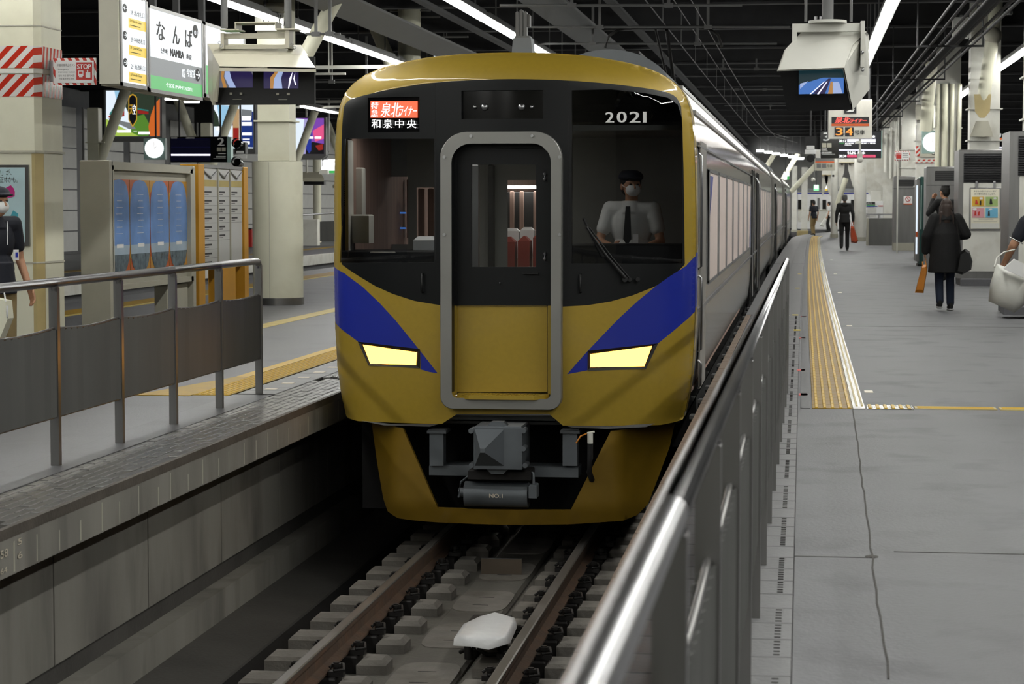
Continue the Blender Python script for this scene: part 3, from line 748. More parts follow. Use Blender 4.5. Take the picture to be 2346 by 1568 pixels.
# destination display
dsp = thing('tmp', None, None); bpy.data.objects.remove(dsp)
dz = patch('destination_display', DISP, 'black_gloss', -.012, .02, label='lit destination display')
def onface(px, py, off=0): x, z = face(px, py); return V((x, yf(x, z)-off, z))
def facepoly(name, m, pts, off=.0, parent=tc1, **k): return obj(name, B().poly([onface(px, py, off) for px, py in pts]), m, parent, recalc=False, **k)
facepoly('red_field', 'sc_red', R4(849, 232, 957, 270), .004, dz)
def facetext(name, m, items, off, parent, shear=0, bold=0, **k):
    b = B()
    for (t, x0, y0, x1, y1) in items:
        a, c, d = onface(x0, y1, off), onface(x1, y1, off), onface(x0, y0, off)
        rt = (c-a).normalized(); up = (d-a).normalized(); fit(b, t, a, rt, up, (c-a).length, (d-a).length, shear, bold)
    return obj(name, b, m, parent, recalc=False, **k)
facetext('lettering', 'sc_wtxt', [('特', 850, 234, 866, 250), ('急', 850, 251, 866, 268), ('泉北', 872, 235, 916, 268), ('ライナー', 914, 243, 954, 266)], .008, dz, .15, .0012)
facetext('lettering', 'sc_wtxt', [('和', 852, 273, 872, 294), ('泉', 879, 273, 899, 294), ('中', 906, 274, 926, 293), ('央', 933, 274, 954, 294)], .008, dz, 0, .0012)
b = B()
for q in (R4(845, 226, 960, 229), R4(845, 298, 960, 301)): b.poly([onface(x, y, -.004) for x, y in q])
# centre lamp box
lb = patch('lamp_recess', LBOX, 'black_gloss', -.03, .03)
b = B()
for cx_, r_ in ((1087, 5), (1109, 9), (1194, 9), (1218, 5)):
    q = onface(cx_, 245, -.02); b.sph(q, (r_/315, .02, r_/330), 8, 6)
obj('marker_lamp', b, 'steel', lb, kind='stuff')
# frame joints in the black panel
b = B()
for x in (997, 1302):
    for i in range(12):
        y0 = 190+34*i; a, c = onface(x, y0, .002), onface(x, y0+33, .002); b.prism([a+V((-.002, 0, 0)), a+V((.002, 0, 0)), c+V((.002, 0, 0)), c+V((-.002, 0, 0))], (0, .004, 0))
obj('panel_joint', b, 'black', tc1, kind='stuff')
facetext('car_number', 'white', [('2', 1388, 257, 1406, 281), ('0', 1414, 256, 1435, 281), ('2', 1443, 256, 1466, 281), ('1', 1474, 256, 1480, 281)], .004, tc1, 0, .0035, label='white car number 2021')
# gangway door frame (brushed steel arch)
x0, z1 = face(1012, 303); x1, z0 = face(1290, 937); xi0, zi1 = face(1038, 330); xi1, zi0 = face(1265, 912)
def archpts(x0, z0, x1, z1, r, rb): 
    o = []
    for cx, cz, a0, rr in ((x1-r, z1-r, 0, r), (x0+r, z1-r, 90, r), (x0+rb, z0+rb, 180, rb), (x1-rb, z0+rb, 270, rb)):
        for i in range(9): t = R(a0+90*i/8); o.append((cx+rr*math.cos(t), cz+rr*math.sin(t)))
    return o
oa = archpts(x0, z0, x1, z1, .2, .09); ia = archpts(xi0, zi0, xi1, zi1, .14, .04); n = len(oa)
fb = B(); yo = NY-.055
def fy(x, z): return yo
vs = [V((x, fy(x, z)+.006, z)) for x, z in oa]+[V((x*.993, fy(x, z), z)) for x, z in [(a*.97+c*.03, b_*.97+d*.03) for (a, b_), (c, d) in zip(oa, ia)]]
vs += [V((x, fy(x, z), z)) for x, z in ia]+[V((x, fy(x, z)+.16, z)) for x, z in ia]+[V((x, fy(x, z)+.12, z)) for x, z in oa]
fs = []
for i in range(n):
    j = (i+1) % n
    fs += [(i, j, n+j, n+i), (n+i, n+j, 2*n+j, 2*n+i), (4*n+i, 4*n+j, j, i)]
fb.add(vs, fs); fr = obj('gangway_door_frame', fb, 'frame_steel', tc1, label='brushed steel arch around the gangway door')
b = B(); b.add(vs, [(2*n+i, 2*n+(i+1) % n, 3*n+(i+1) % n, 3*n+i) for i in range(n) if ia[i][1] > 2.0 or ia[(i+1) % n][1] > 2.05])
obj('door_reveal', b, 'train_black', tc1)
b = B(); b.add(vs, [(2*n+i, 2*n+(i+1) % n, 3*n+(i+1) % n, 3*n+i) for i in range(n) if not (ia[i][1] > 2.0 or ia[(i+1) % n][1] > 2.05)])
obj('door_reveal', b, 'gold', tc1)
b = B()
for (px, py) in ((1079, 312), (1219, 311), (1282, 360), (1018, 360), (1018, 538), (1282, 538)):
    p = AT(px, py, yo-.004); b.cyl(p, p+V((0, -.012, 0)), .012, n=8)
obj('frame_bolt', b, 'steel', fr, kind='stuff')
def inner(px, py, y): p = AT(px, py, y); return p
YD = NY+.10
def flat(name, m, y, outer, holes=(), deep=.03, parent=tc1, **k):
    pl = [(AT(px, py, y).x, AT(px, py, y).z) for px, py in outer]; hs = [[(AT(px, py, y).x, AT(px, py, y).z) for px, py in h] for h in holes]
    p = []; e = []
    for lp in [pl]+hs: n0 = len(p); p += [V(q) for q in lp]; e += [(n0+i, n0+(i+1) % len(lp)) for i in range(len(lp))]
    v2, e2, f2, *_ = delaunay_2d_cdt(p, e, [], 0, 1e-6); b = B()
    fs = []
    for f in f2:
        c = (sum(v2[i].x for i in f)/3, sum(v2[i].y for i in f)/3)
        if inp(c, pl) and not any(inp(c, h) for h in hs): fs.append(tuple(f))
    b.add([(q.x, y, q.y) for q in v2], fs)
    for lp in [pl]+hs: m_ = len(lp); b.add([(q[0], y, q[1]) for q in lp]+[(q[0], y+deep, q[1]) for q in lp], [(i, (i+1) % m_, m_+(i+1) % m_, m_+i) for i in range(m_)])
    return obj(name, b, m, parent, recalc=False, **k)
dr = flat('gangway_door', 'train_black', YD, [(1042, 348), (1052, 338), (1070, 334), (1225, 334), (1243, 338), (1255, 348), (1255, 701), (1042, 701)], [R4(1080, 377, 1228, 612)], .04, label='black gangway door with a tall window')
flat('door_border', 'train_black', YD-.012, R4(1036, 326, 1268, 702), [R4(1047, 340, 1252, 702)], .02)
flat('gangway_door_lower', 'gold', YD, R4(1046, 701, 1254, 899), (), .04, label='gold lower half of the gangway door')
flat('door_post', 'gold', YD-.03, R4(1037, 701, 1046, 905), (), .04); flat('door_post', 'gold', YD-.03, R4(1255, 701, 1267, 905), (), .04)
flat('door_glass', 'glass_cab', YD+.01, R4(1078, 375, 1230, 614), (), .005, dr)
b = B()
for px, py in ((1248, 405), (1248, 588)):
    p = AT(px, py, YD-.03); b.tube([p+V((0, .02, .03)), p+V((0, -.01, .03)), p+V((0, -.01, -.03)), p+V((0, .02, -.03))], .006, 6).sph(p+V((0, 0, .018)), .013).sph(p-V((0, 0, .018)), .013)
obj('door_latch', b, 'steel', dr, kind='stuff')
p = AT(1215, 626, YD-.02); obj('door_handle', B().bbox(p.x-.06, p.x+.06, p.y-.015, p.y+.015, p.z-.006, p.z+.006, .003), 'black', dr)
p = AT(1145, 649, YD-.004); obj('lock', B().sph(p, .007), 'steel', dr)
a, c = AT(1046, 903, NY-.02), AT(1256, 903, NY-.02); zt = a.z
b = B().prism([(a.x, NY+.1, zt), (c.x, NY+.1, zt), (c.x, NY, zt), (c.x-.1, NY-.085, zt-.004), (a.x+.1, NY-.085, zt-.004), (a.x, NY, zt)], (0, 0, -.03))
st = obj('door_step', b, 'gold', tc1)
b = B()
for i in range(22): x = a.x+.06+i*.0265; b.prism([(x, NY+.03, zt), (x+.008, NY+.03, zt), (x-.018, NY-.065, zt-.003), (x-.026, NY-.065, zt-.003)], (0, 0, .005))
obj('step_ribs', b, 'gold', st, kind='stuff')
# headlights
for nm, H, lit, rim in (('left', HL, [(831, 790), (955, 808), (953, 837), (848, 834)], (820, 783, 962, 800)), ('right', HR, [(1352, 812), (1494, 793), (1476, 840), (1352, 842)], None)):
    h = patch('headlight', H, 'black_gloss', -.02, .03, label='%s amber headlight in its black surround' % nm)
    pp = F(*lit); hb = B()
    cx0 = [V((x, yf(x, z)+.004, z)) for x, z in pp]
    obj('lit_lens', B().poly(cx0), 'head', h, recalc=False)
    b = B(); Hc = F(*( [(820, 783), (962, 800), (962, 844), (845, 838)] if nm == 'left' else [(1347, 804), (1508, 787), (1480, 846), (1347, 850)]))
    o3 = [V((x, yf(x, z)-.008, z)) for x, z in Hc]; i3 = [o3[k].lerp(cx0[k], .75)+V((0, -.002, 0)) for k in range(4)]
    b.add(o3+i3+[q+V((0, .03, 0)) for q in o3]+[q+V((0, .03, 0)) for q in i3], [(k, (k+1) % 4, 4+(k+1) % 4, 4+k) for k in range(4)]+[(k, 8+k, 8+(k+1) % 4, (k+1) % 4) for k in range(4)]+[(4+k, 4+(k+1) % 4, 12+(k+1) % 4, 12+k) for k in range(4)])
    obj('headlight_bezel', b, 'black', h)
# wipers
def Fo(px, py, off): q = onface(px, py, off); return q
b = B().tube([Fo(1345, 520, .05), Fo(1390, 585, .06), Fo(1436, 641, .035)], [.008, .010, .016]).tube([Fo(1352, 522, .045), Fo(1402, 588, .05), Fo(1445, 640, .03)], .006)
b.cyl(Fo(1433, 640, .05), Fo(1433, 640, -.01), .02).cyl(Fo(1444, 641, .05), Fo(1444, 641, -.01), .014).cyl(Fo(1462, 640, .04), Fo(1462, 640, -.01), .016)
wpr = obj('wiper_arm', b, 'black', tc1)
obj('wiper_blade', B().tube([Fo(1338, 500, .035), Fo(1356, 540, .035), Fo(1384, 590, .035)], .009), 'rubber', wpr)
b = B()
for px in (968, 1330): b.tube([Fo(px, 628, .0), Fo(px, 630, .035), Fo(px, 668, .035), Fo(px, 670, .0)], .009)
obj('grab_handle', b, 'black', tc1, kind='stuff')
# shell behind the nose: gold ring
rim = TOPC; yb = [yf(x, z) for x, z in rim]
def ring(name, m, ya, yb_, sel=None, parent=tc1, prof=None, sm=True):
    pr = prof or [(x, z) for x, z in dens(rim, .05, False)]; b = B(); n = len(pr)
    vs = [(x*1.0012, ya if not callable(ya) else ya(x, z), z+.001) for x, z in pr]+[(x*1.0012, yb_, z+.001) for x, z in pr]
    fs = [(i, i+1, n+i+1, n+i) for i in range(n-1) if sel is None or sel((pr[i][0]+pr[i+1][0])/2, (pr[i][1]+pr[i+1][1])/2)]
    return obj(name, b.add(vs, fs, sm), m, parent)
def isblue(x, z): return abs(x) > 1.2 and (1.70 if x < 0 else 1.76) < z < (2.10 if x < 0 else 2.17)
YFO = lambda x, z: yf(x, z)+.045
ring('gold_rim', 'gold', YFO, 16.9, lambda x, z: not isblue(x, z)); ring('blue_rim', 'train_blue', YFO, 16.9, isblue)
# underside of the nose and the dark line
obj('nose_underside', B().prism([(-1.28, 16.49, .93), (-1.0, 16.24, .93), (1.0, 16.24, .93), (1.28, 16.49, .93), (1.28, 16.94, .93), (-1.28, 16.94, .93)], (0, 0, -.03)), 'black', tc1)
for s, pp in ((-1, [(828, 965), (900, 972), (1000, 972), (1012, 970), (985, 978), (880, 975)]), (1, [(1290, 974), (1400, 977), (1500, 971), (1480, 979), (1390, 983), (1310, 980)])):
    obj('sill_strip', B().prism([AT(x, y, 16.12) for x, y in pp], (0, .02, 0)), 'steel', tc1)
# skirt (snow plough)
def skirt(name, pts, inner_=None):
    vs = []
    b = B(); pl = []
    for (px, py) in dens(pts, 14): p = AT(px, py, 16.04); pl.append((p.x, p.z))
    P = [V(q) for q in pl]; e = [(i, (i+1) % len(pl)) for i in range(len(pl))]
    x = -1.2
    while x < 1.2:
        z = .1
        while z < .95:
            if inp((x, z), pl): P.append(V((x, z)))
            z += .05
        x += .05
    v2, e2, f2, *_ = delaunay_2d_cdt(P, e, [], 1, 1e-6)
    def ys(x, z):
        a = abs(x); y = 16.04+.12*a*a+.10*(.95-z)*0
        if a > .86-.10*(z-.5): y += .9*(a-(.86-.10*(z-.5)))
        if z < .3: y += .3*(.3-z)
        return y
    top = [(q.x, ys(q.x, q.y), q.y) for q in v2]; b.add(top, [tuple(f) for f in f2], True)
    m_ = len(pl); b.add([(q[0], ys(*q), q[1]) for q in pl]+[(q[0], ys(*q)+.05, q[1]) for q in pl], [(i, (i+1) % m_, m_+(i+1) % m_, m_+i) for i in range(m_)])
    return obj(name, b, 'gold_skirt_shaded', tc1)
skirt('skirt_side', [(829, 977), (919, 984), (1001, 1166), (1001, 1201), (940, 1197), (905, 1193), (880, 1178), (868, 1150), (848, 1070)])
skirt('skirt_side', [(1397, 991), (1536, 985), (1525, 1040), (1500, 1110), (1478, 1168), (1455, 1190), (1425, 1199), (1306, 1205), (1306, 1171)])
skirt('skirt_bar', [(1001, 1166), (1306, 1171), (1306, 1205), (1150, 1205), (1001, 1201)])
# coupler and undergear
def PX(x0, y0, x1, y1, Y, d, m, name, parent=tc1, bev=.01, **k):
    a, c, z0, z1 = RP(x0, y0, x1, y1, Y); return obj(name, B().bbox(a, c, Y, Y+d, z0, z1, min(bev, (z1-z0)/3)), m, parent, **k)
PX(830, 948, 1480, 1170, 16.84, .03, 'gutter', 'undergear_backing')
PX(1034, 950, 1272, 966, 16.24, .6, 'coupler_grey', 'buffer_beam')
cp = PX(1085, 978, 1196, 1076, 15.84, .45, 'coupler_grey', 'coupler', label='grey coupler head with pyramid face')
a = [AT(1088, 984, 15.84), AT(1155, 984, 15.84), AT(1155, 1068, 15.84), AT(1088, 1068, 15.84)]; q = AT(1113, 1026, 15.84)+V((0, -.16, 0))
b = B().add(a+[q+V((-.02, 0, .01)), q+V((.015, 0, .01)), q+V((.015, 0, -.02)), q+V((-.02, 0, -.02))], [(0, 1, 5, 4), (1, 2, 6, 5), (2, 3, 7, 6), (3, 0, 4, 7), (4, 5, 6, 7)])
obj('coupler_face', b, 'coupler_grey', cp)
b = B()
for px, py in ((1080, 987), (1200, 987), (1081, 1066), (1204, 1066), (1200, 1028)): p = AT(px, py, 15.86); b.cyl(p+V((0, -.03, 0)), p+V((0, .1, 0)), .02, n=8)
p = AT(1139, 972, 15.89); b.prism([p+V((-.09, 0, -.03)), p+V((-.045, 0, .015)), p+V((.045, 0, .015)), p+V((.09, 0, -.03))], (0, .1, 0))
p = AT(1139, 1082, 15.89); b.prism([p+V((-.09, 0, .03)), p+V((-.045, 0, -.015)), p+V((.045, 0, -.015)), p+V((.09, 0, .03))], (0, .1, 0))
obj('coupler_lug', b, 'coupler_grey', cp, kind='stuff')
PX(983, 1068, 1325, 1092, 16.19, .25, 'coupler_grey', 'cross_beam')
for x0, x1 in ((984, 1016), (1289, 1322)): PX(x0, 985, x1, 1068, 16.14, .12, 'coupler_grey', 'hanger_bracket'); PX(x0-6, 985, x1+6, 994, 16.12, .2, 'coupler_grey', 'bracket_flange')
PX(1072, 1078, 1216, 1100, 15.94, .3, 'dark_iron', 'coupler_carrier')
a, c = AT(1062, 1135, 15.99), AT(1208, 1135, 15.99)
rl = obj('coupler_roller', B().cyl((a.x, 16.07, a.z), (c.x, 16.07, a.z), .095, n=20).box(a.x, c.x, 15.99, 16.24, a.z, a.z+.07), 'coupler_grey', tc1)
fitb = fit(B(), 'NO.1', AT(1121, 1141, 15.972), (1, 0, 0), (0, 0, 1), .1, .03, 0, .0008); obj('lettering', fitb, 'plate_white', rl, recalc=False)
b = B(); 
for px in (1052, 1214): p = AT(px, 1128, 16.04); b.cyl(p, p+V((.05, 0, 0)), .035, n=10)
p = AT(1222, 1125, 15.99); b.bbox(p.x-.03, p.x+.03, 15.94, 16.09, p.z-.05, p.z+.05, .01)
b.tube([AT(1050, 1140, 15.99), AT(1056, 1105, 15.99), AT(1075, 1090, 16.04)], .008).tube([AT(1222, 1110, 15.99), AT(1222, 1085, 15.99), AT(1200, 1080, 16.04)], .012)
obj('roller_end', b, 'coupler_grey', rl, kind='stuff')
# air hose
b = B().cyl(AT(1352, 992, 15.99), AT(1352, 1016, 15.99), .022, n=10).tube([AT(1345, 993, 15.98), AT(1362, 990, 15.98)], .008)
hv = obj('hose_cock', b, 'white_paint', tc1)
obj('air_hose', B().tube([AT(1352, 1016, 15.99), AT(1352, 1050, 15.99), AT(1350, 1082, 16.01), AT(1356, 1100, 16.09)], .022), 'rubber', hv)
obj('cock_handle', B().tube([AT(1344, 994, 15.96), AT(1330, 1000, 15.94), AT(1320, 1016, 15.94)], .006), 'bag_orange', hv)
# brake gear behind, wheels
b = B()
for s in (-1, 1): b.cyl((s*.53, 19, .43), (s*.66, 19, .43), .43, n=28)
b.cyl((-.6, 19, .43), (.6, 19, .43), .08); obj('wheelset', b, 'dark_iron', tc1)
# body side and roof of the first car
side = [q for q in TOPC]
BODYP = dens(TOPC, .12, False)
def body_ring(parent, ya, yb_):
    ring('roof', 'roof_grey', ya, yb_, lambda x, z: z > 3.46, parent, BODYP)
    ring('cantrail', 'train_side_dull', ya, yb_, lambda x, z: 3.28 < z <= 3.46, parent, BODYP)
    return ring('body_side', 'train_side', ya, yb_, lambda x, z: z <= 3.28, parent, BODYP)
def winrow(parent, ys, Zb=1.90, Zt=2.83, last=None):
    for i, (a, c) in enumerate(ys):
        for s in (1, -1):
            if s < 0 and i > 0: continue
            xx = s*1.392
            f = obj('side_window', B().box(min(xx, xx+s*.006), max(xx, xx+s*.006), a, c, Zb, Zt), 'blind', parent, kind=None)
            if s > 0:
                b = B()
                for y in (a, c-.03): b.box(xx, xx+.016, y, y+.035, Zb-.02, Zt+.02)
                b.box(xx, xx+.012, a, c, Zt, Zt+.03).box(xx, xx+.012, a, c, Zb-.03, Zb)
                obj('window_frame', b, 'steel', f, kind='stuff')
                if i in (0, 6):
                    t_ = [(xx+.0075, c-.5-.3*0, Zb), (xx+.0075, c-.03, Zb), (xx+.0075, c-.03, Zb+.8)] if i == 6 else [(xx+.0075, a+.04, Zt-.03), (xx+.0075, a+.04, Zb+.45), (xx+.0075, a+.9, Zt-.03)]
                    obj('blue_decal', B().poly(t_), 'train_blue', f, recalc=False)
ring('body_side', 'train_side', 16.9, 37.6, lambda x, z: z <= 3.28, tc1, BODYP)
ring('roof', 'roof_grey', 16.9, 37.6, lambda x, z: z > 3.46, tc1, BODYP)
ring('cantrail', 'train_side_dull', 16.9, 37.6, lambda x, z: 3.28 < z <= 3.46, tc1, BODYP)
wy = [(18.75, 20.75), (20.95, 22.95), (23.1, 25.1), (25.3, 27.3), (27.5, 29.5), (29.7, 31.7), (31.9, 33.9)]
winrow(tc1, wy)
b = B().box(1.335, 1.37, 16.94, 37.6, 3.25, 3.28).box(1.24, 1.27, 16.94, 37.6, 3.44, 3.47); obj('gutter_rail', b, 'steel', tc1)
b = B().box(1.39, 1.404, 16.94, 37.6, 1.72, 1.75).box(1.39, 1.402, 16.94, 37.6, 3.0, 3.015); obj('belt_rail', b, 'steel', tc1)
b = B()
for z0, z1, y in ((2.05, 2.95, 17.04), (1.4, 2.0, 17.1), (1.12, 1.34, 17.04)):
    b.tube([(1.39, y, z0), (1.415, y, z0+.02), (1.415, y, z1-.02), (1.39, y, z1)], .009)
obj('cab_handrail', b, 'steel', tc1, kind='stuff')
obj('cab_door', B().box(1.388, 1.4, 17.24, 18.2, 1.1, 3.05), 'train_side_dull', tc1)
d = obj('side_door', B().box(1.385, 1.396, 35.0, 36.2, 1.05, 3.0), 'steel', tc1)
b = B().box(1.385, 1.41, 34.9, 35.0, 1.0, 3.1).box(1.385, 1.41, 36.2, 36.3, 1.0, 3.1); obj('door_jamb', B().box(1.385, 1.41, 34.9, 35.0, 1.0, 3.1), 'black', d); obj('door_jamb', B().box(1.385, 1.41, 36.2, 36.3, 1.0, 3.1), 'black', d)
obj('car_end_wall', B().prism([(x, 37.6, z) for x, z in TOPC], (0, -.05, 0)), 'grey_paint', tc1)
obj('underframe', B().box(-1.2, 1.25, 19.8, 37.4, .35, .95), 'gutter', tc1)
b = B()
for k in range(14): y = 18.0+1.45*k; b.bbox(1.28, 1.36, y, y+.08, .78, .82, .01).cyl((1.30, y+.04, .6), (1.30, y+.04, .8), .02)
obj('underframe_bracket', b, 'fixture_grey', tc1, kind='stuff')
# AC unit and antenna on the roof
def acunit(parent, y0, y1):
    pr = [(-.76, 3.6), (-.74, 3.85), (-.62, 4.08), (-.42, 4.22), (-.2, 4.29), (0, 4.31), (.2, 4.29), (.42, 4.22), (.62, 4.08), (.74, 3.85), (.76, 3.6)]
    o = obj('roof_air_conditioner', B().prism([(x, y0, z) for x, z in smooth(pr, 1)], (0, y1-y0, 0), True), 'roof_grey', parent)
    obj('roof_vent', B().box(-.3, .3, y0+.6, y1-.6, 4.3, 4.33), 'dark_iron', o); return o
acunit(tc1, 24.8, 28.4)
an = B().prism([(-.088, 17.09, 3.66), (.088, 17.09, 3.66), (.07, 17.09, 3.86), (-.07, 17.09, 3.86)], (0, .2, 0)); ar = obj('antenna_base', an, 'roof_grey', tc1)
b = B()
for i in range(3): b.bbox(-.055+.032*i, -.03+.032*i, 17.12, 17.2, 3.85, 4.07+.015*(i % 2), .01)
b.bbox(.03, .055, 17.14, 17.24, 3.95, 4.05, .01).box(-.06, .06, 17.1, 17.22, 3.855, 3.875); obj('antenna', b, 'fixture_grey', ar)
# pantograph
pg = obj('pantograph', B().tube([(-.92, 34.6, 5.02), (-.86, 34.6, 5.2), (-.72, 34.6, 5.3), (-.5, 34.6, 5.34), (.5, 34.6, 5.34), (.72, 34.6, 5.3), (.86, 34.6, 5.2), (.92, 34.6, 5.02)], .022).box(-.5, .5, 34.5, 34.58, 5.30, 5.35), 'dark_iron', tc1)
obj('pantograph_arm', B().tube([(0.05, 34.6, 5.3), (.1, 36.0, 4.5), (0, 34.8, 3.8)], .03).tube([(-.12, 34.6, 5.3), (0, 36.0, 4.5)], .02).box(-.5, .5, 34.5, 35.8, 3.7, 3.82), 'dark_iron', pg)
# ---- cab interior ----
ci = 'cab_grey'
obj('cab_floor', B().box(-1.3, 1.3, 16.64, 37.4, 1.05, 1.12), 'cab_grey', tc1)
obj('cab_ceiling', B().box(-1.3, 1.3, 16.69, 18.8, 3.12, 3.16), 'cab_grey', tc1)
YB = 18.6
obj('cab_fill_light', B().box(-1.2, .35, 16.9, 17.1, 3.10, 3.12), 'cab_glow', tc1)  # added fill hidden above the windows, brightens the cab and driver
def wallh(name, y, m, x0, x1, z0, z1, hs):
    p = [V((x0, z0)), V((x1, z0)), V((x1, z1)), V((x0, z1))]; e = [(0, 1), (1, 2), (2, 3), (3, 0)]
    for (a, c, b_, d) in hs: n0 = len(p); p += [V((a, c)), V((b_, c)), V((b_, d)), V((a, d))]; e += [(n0+i, n0+(i+1) % 4) for i in range(4)]
    v2, e2, f2, *_ = delaunay_2d_cdt(p, e, [], 1, 1e-6); fs = []
    for f in f2:
        c = (sum(v2[i].x for i in f)/3, sum(v2[i].y for i in f)/3)
        if not any(a < c[0] < b_ and c_ < c[1] < d for (a, c_, b_, d) in hs): fs.append(tuple(f))
    return obj(name, B().add([(q.x, y, q.y) for q in v2], fs), m, tc1)
h0 = RP(1163, 413, 1229, 680, YB); h1 = RP(955, 430, 998, 602, YB); h2 = RP(878, 405, 935, 560, YB)
wallh('cab_bulkhead', YB, 'cab_grey', -1.35, 1.35, 1.1, 3.15, [(h0[0], 1.12, h0[0]+.42, h0[3]), (h1[0], h1[2], h1[1]+.02, h1[3]), (h2[0], h2[2], h2[1], h2[3])])
# curtain strips and shelves behind the bulkhead
PX(1079, 377, 1096, 614, 17.14, .06, 'steel_brushed', 'cab_rail'); PX(1118, 377, 1130, 614, 18.5, .1, 'black', 'cab_pillar')
PX(790, 320, 798, 602, 16.74, .2, 'cab_light', 'cab_corner_post')
PX(786, 384, 829, 492, 17.09, .15, 'cab_light', 'cab_cabinet', bev=.01); PX(792, 492, 845, 558, 16.84, .2, 'cab_light', 'cab_control_box')
b = B(); a = AT(808, 398, 17.07)
for k in range(14): b.box(a.x-.02, a.x+.02, 17.075, 17.09, a.z-.02-k*.018, a.z-.012-k*.018)
obj('cabinet_vent', b, 'black', tc1, kind='stuff')
PX(780, 575, 1000, 604, 16.64, .5, 'black', 'dash_panel'); PX(848, 577, 905, 580, 16.62, .02, 'cab_light', 'dash_strip')
PX(947, 542, 998, 604, 16.94, .15, 'white', 'seat_back_cover', bev=.03); PX(958, 585, 980, 602, 16.69, .05, 'white', 'paper_tray')
PX(1310, 560, 1566, 610, 16.64, .45, 'black', 'driver_desk')
for px in (885, 904, 918, 932): PX(px, 410, px+8, 545, YB+.6, .05, 'curtain', 'curtain_fold')
PX(958, 432, 972, 545, YB+.5, .05, 'curtain', 'curtain_fold'); PX(980, 432, 994, 545, YB+.7, .05, 'curtain', 'curtain_fold')
for y in (490, 525): PX(880, y-4, 930, y, YB+.4, .02, 'sc_blue', 'lit_rack_edge')
# saloon
for q in range(5): PX(1160+17*q, 425, 1172+17*q, 432, 24, .5, 'interior_lamp', 'saloon_glow_box')  # glowing boxes added in mid-air to stand for the saloon lights
PX(1150, 440, 1240, 545, 24.3, .05, 'black', 'saloon_window'); 
for px in (1168, 1190, 1222): PX(px, 438, px+9, 545, 24.1, .05, 'curtain', 'curtain_fold')
for (x0_, y0_, x1_) in ((1150, 543, 1179), (1186, 541, 1213), (1221, 533, 1240)):
    st_ = PX(x0_, y0_, x1_, 680, 21.0, .2, 'seat_red', 'passenger_seat', bev=.05); PX(x0_+6, y0_-20, x1_+10, y0_+50, 21.3, .1, 'white', 'headrest_cover', st_, bev=.03)
obj('saloon_end', B().box(-1.3, 1.3, 30, 30.05, 1.1, 3.3), 'cab_grey', tc1)
obj('saloon_ceiling', B().box(-1.3, 1.3, 18.8, 30, 3.22, 3.26), 'white_paint', tc1)
for s in (-1, 1): obj('saloon_wall', B().box(min(s*1.33, s*1.35), max(s*1.33, s*1.35), 16.94, 30, 1.1, 3.22), 'curtain', tc1)
for k in range(5):
    y = 20+1.9*k; obj('ceiling_lamp', B().box(-.55, .55, y, y+.35, 3.18, 3.215), 'interior_lamp', tc1)
for r_ in range(0):
    for s in (-1,):
        for q in (0, 1):
            x = s*(.42+.46*q)-(0 if s > 0 else 0); y = 20.2+r_*1.1
            st_ = obj('passenger_seat', B().bbox(x-.2, x+.2, y, y+.16, 1.3, 2.2, .05).bbox(x-.2, x+.2, y-.45, y+.02, 1.3, 1.55, .04), 'seat_red', tc1)
            obj('headrest_cover', B().bbox(x-.17, x+.17, y-.012, y+.17, 1.98, 2.26, .03), 'white', st_)
# ---- cars 2-4 ----
L2 = 20.9
def car(y0, y1, label):
    t = thing('train_car', label, 'train', (0, y0, .1), 'following cars of the gold fronted train')
    body_ring(t, y0+.3, y1)
    bz = [q for q in TOPC]
    obj('car_end', B().prism([(x, y0+.3, z) for x, z in TOPC], (0, .04, 0)), 'train_side', t)
    obj('car_end', B().prism([(x, y1-.04, z) for x, z in TOPC], (0, .04, 0)), 'train_side', t)
    winrow(t, [(y0+2.4+2.2*k, y0+4.35+2.2*k) for k in range(7)])
    b = B().box(1.335, 1.37, y0+.3, y1, 3.25, 3.28).box(1.24, 1.27, y0+.3, y1, 3.44, 3.47).box(1.39, 1.404, y0+.3, y1, 1.72, 1.75); obj('gutter_rail', b, 'steel', t)
    d = obj('side_door', B().box(1.385, 1.396, y0+1.0, y0+2.1, 1.05, 3.0), 'steel', t); obj('door_jamb', B().box(1.385, 1.41, y0+.9, y0+1.0, 1.0, 3.1), 'black', d); obj('door_jamb', B().box(1.385, 1.41, y0+2.1, y0+2.2, 1.0, 3.1), 'black', d)
    obj('gangway_bellows', B().box(-.6, .6, y0-.1, y0+.3, 1.1, 3.3), 'rubber', t)
    obj('handrail', B().tube([(1.39, y0+.5, 1.0), (1.45, y0+.5, 1.05), (1.45, y0+.5, 2.9), (1.39, y0+.5, 3.0)], .018), 'steel', t)
    obj('underframe', B().box(-1.2, 1.25, y0+.8, y1-.5, .35, .95), 'gutter', t)
    acunit(t, y0+5, y0+8); acunit(t, y0+13, y0+16); return t
c2 = car(37.7, 37.7+L2-.3, 'second silver car behind the gold fronted car, curtained windows')
dup(c2, (shift(58.6)*.8, L2, 0), -.002, 'third silver car, farther along the right platform'); dup(c2, (shift(79.5)*1.0, 2*L2, 0), -.004, 'last silver car, at the far curve')
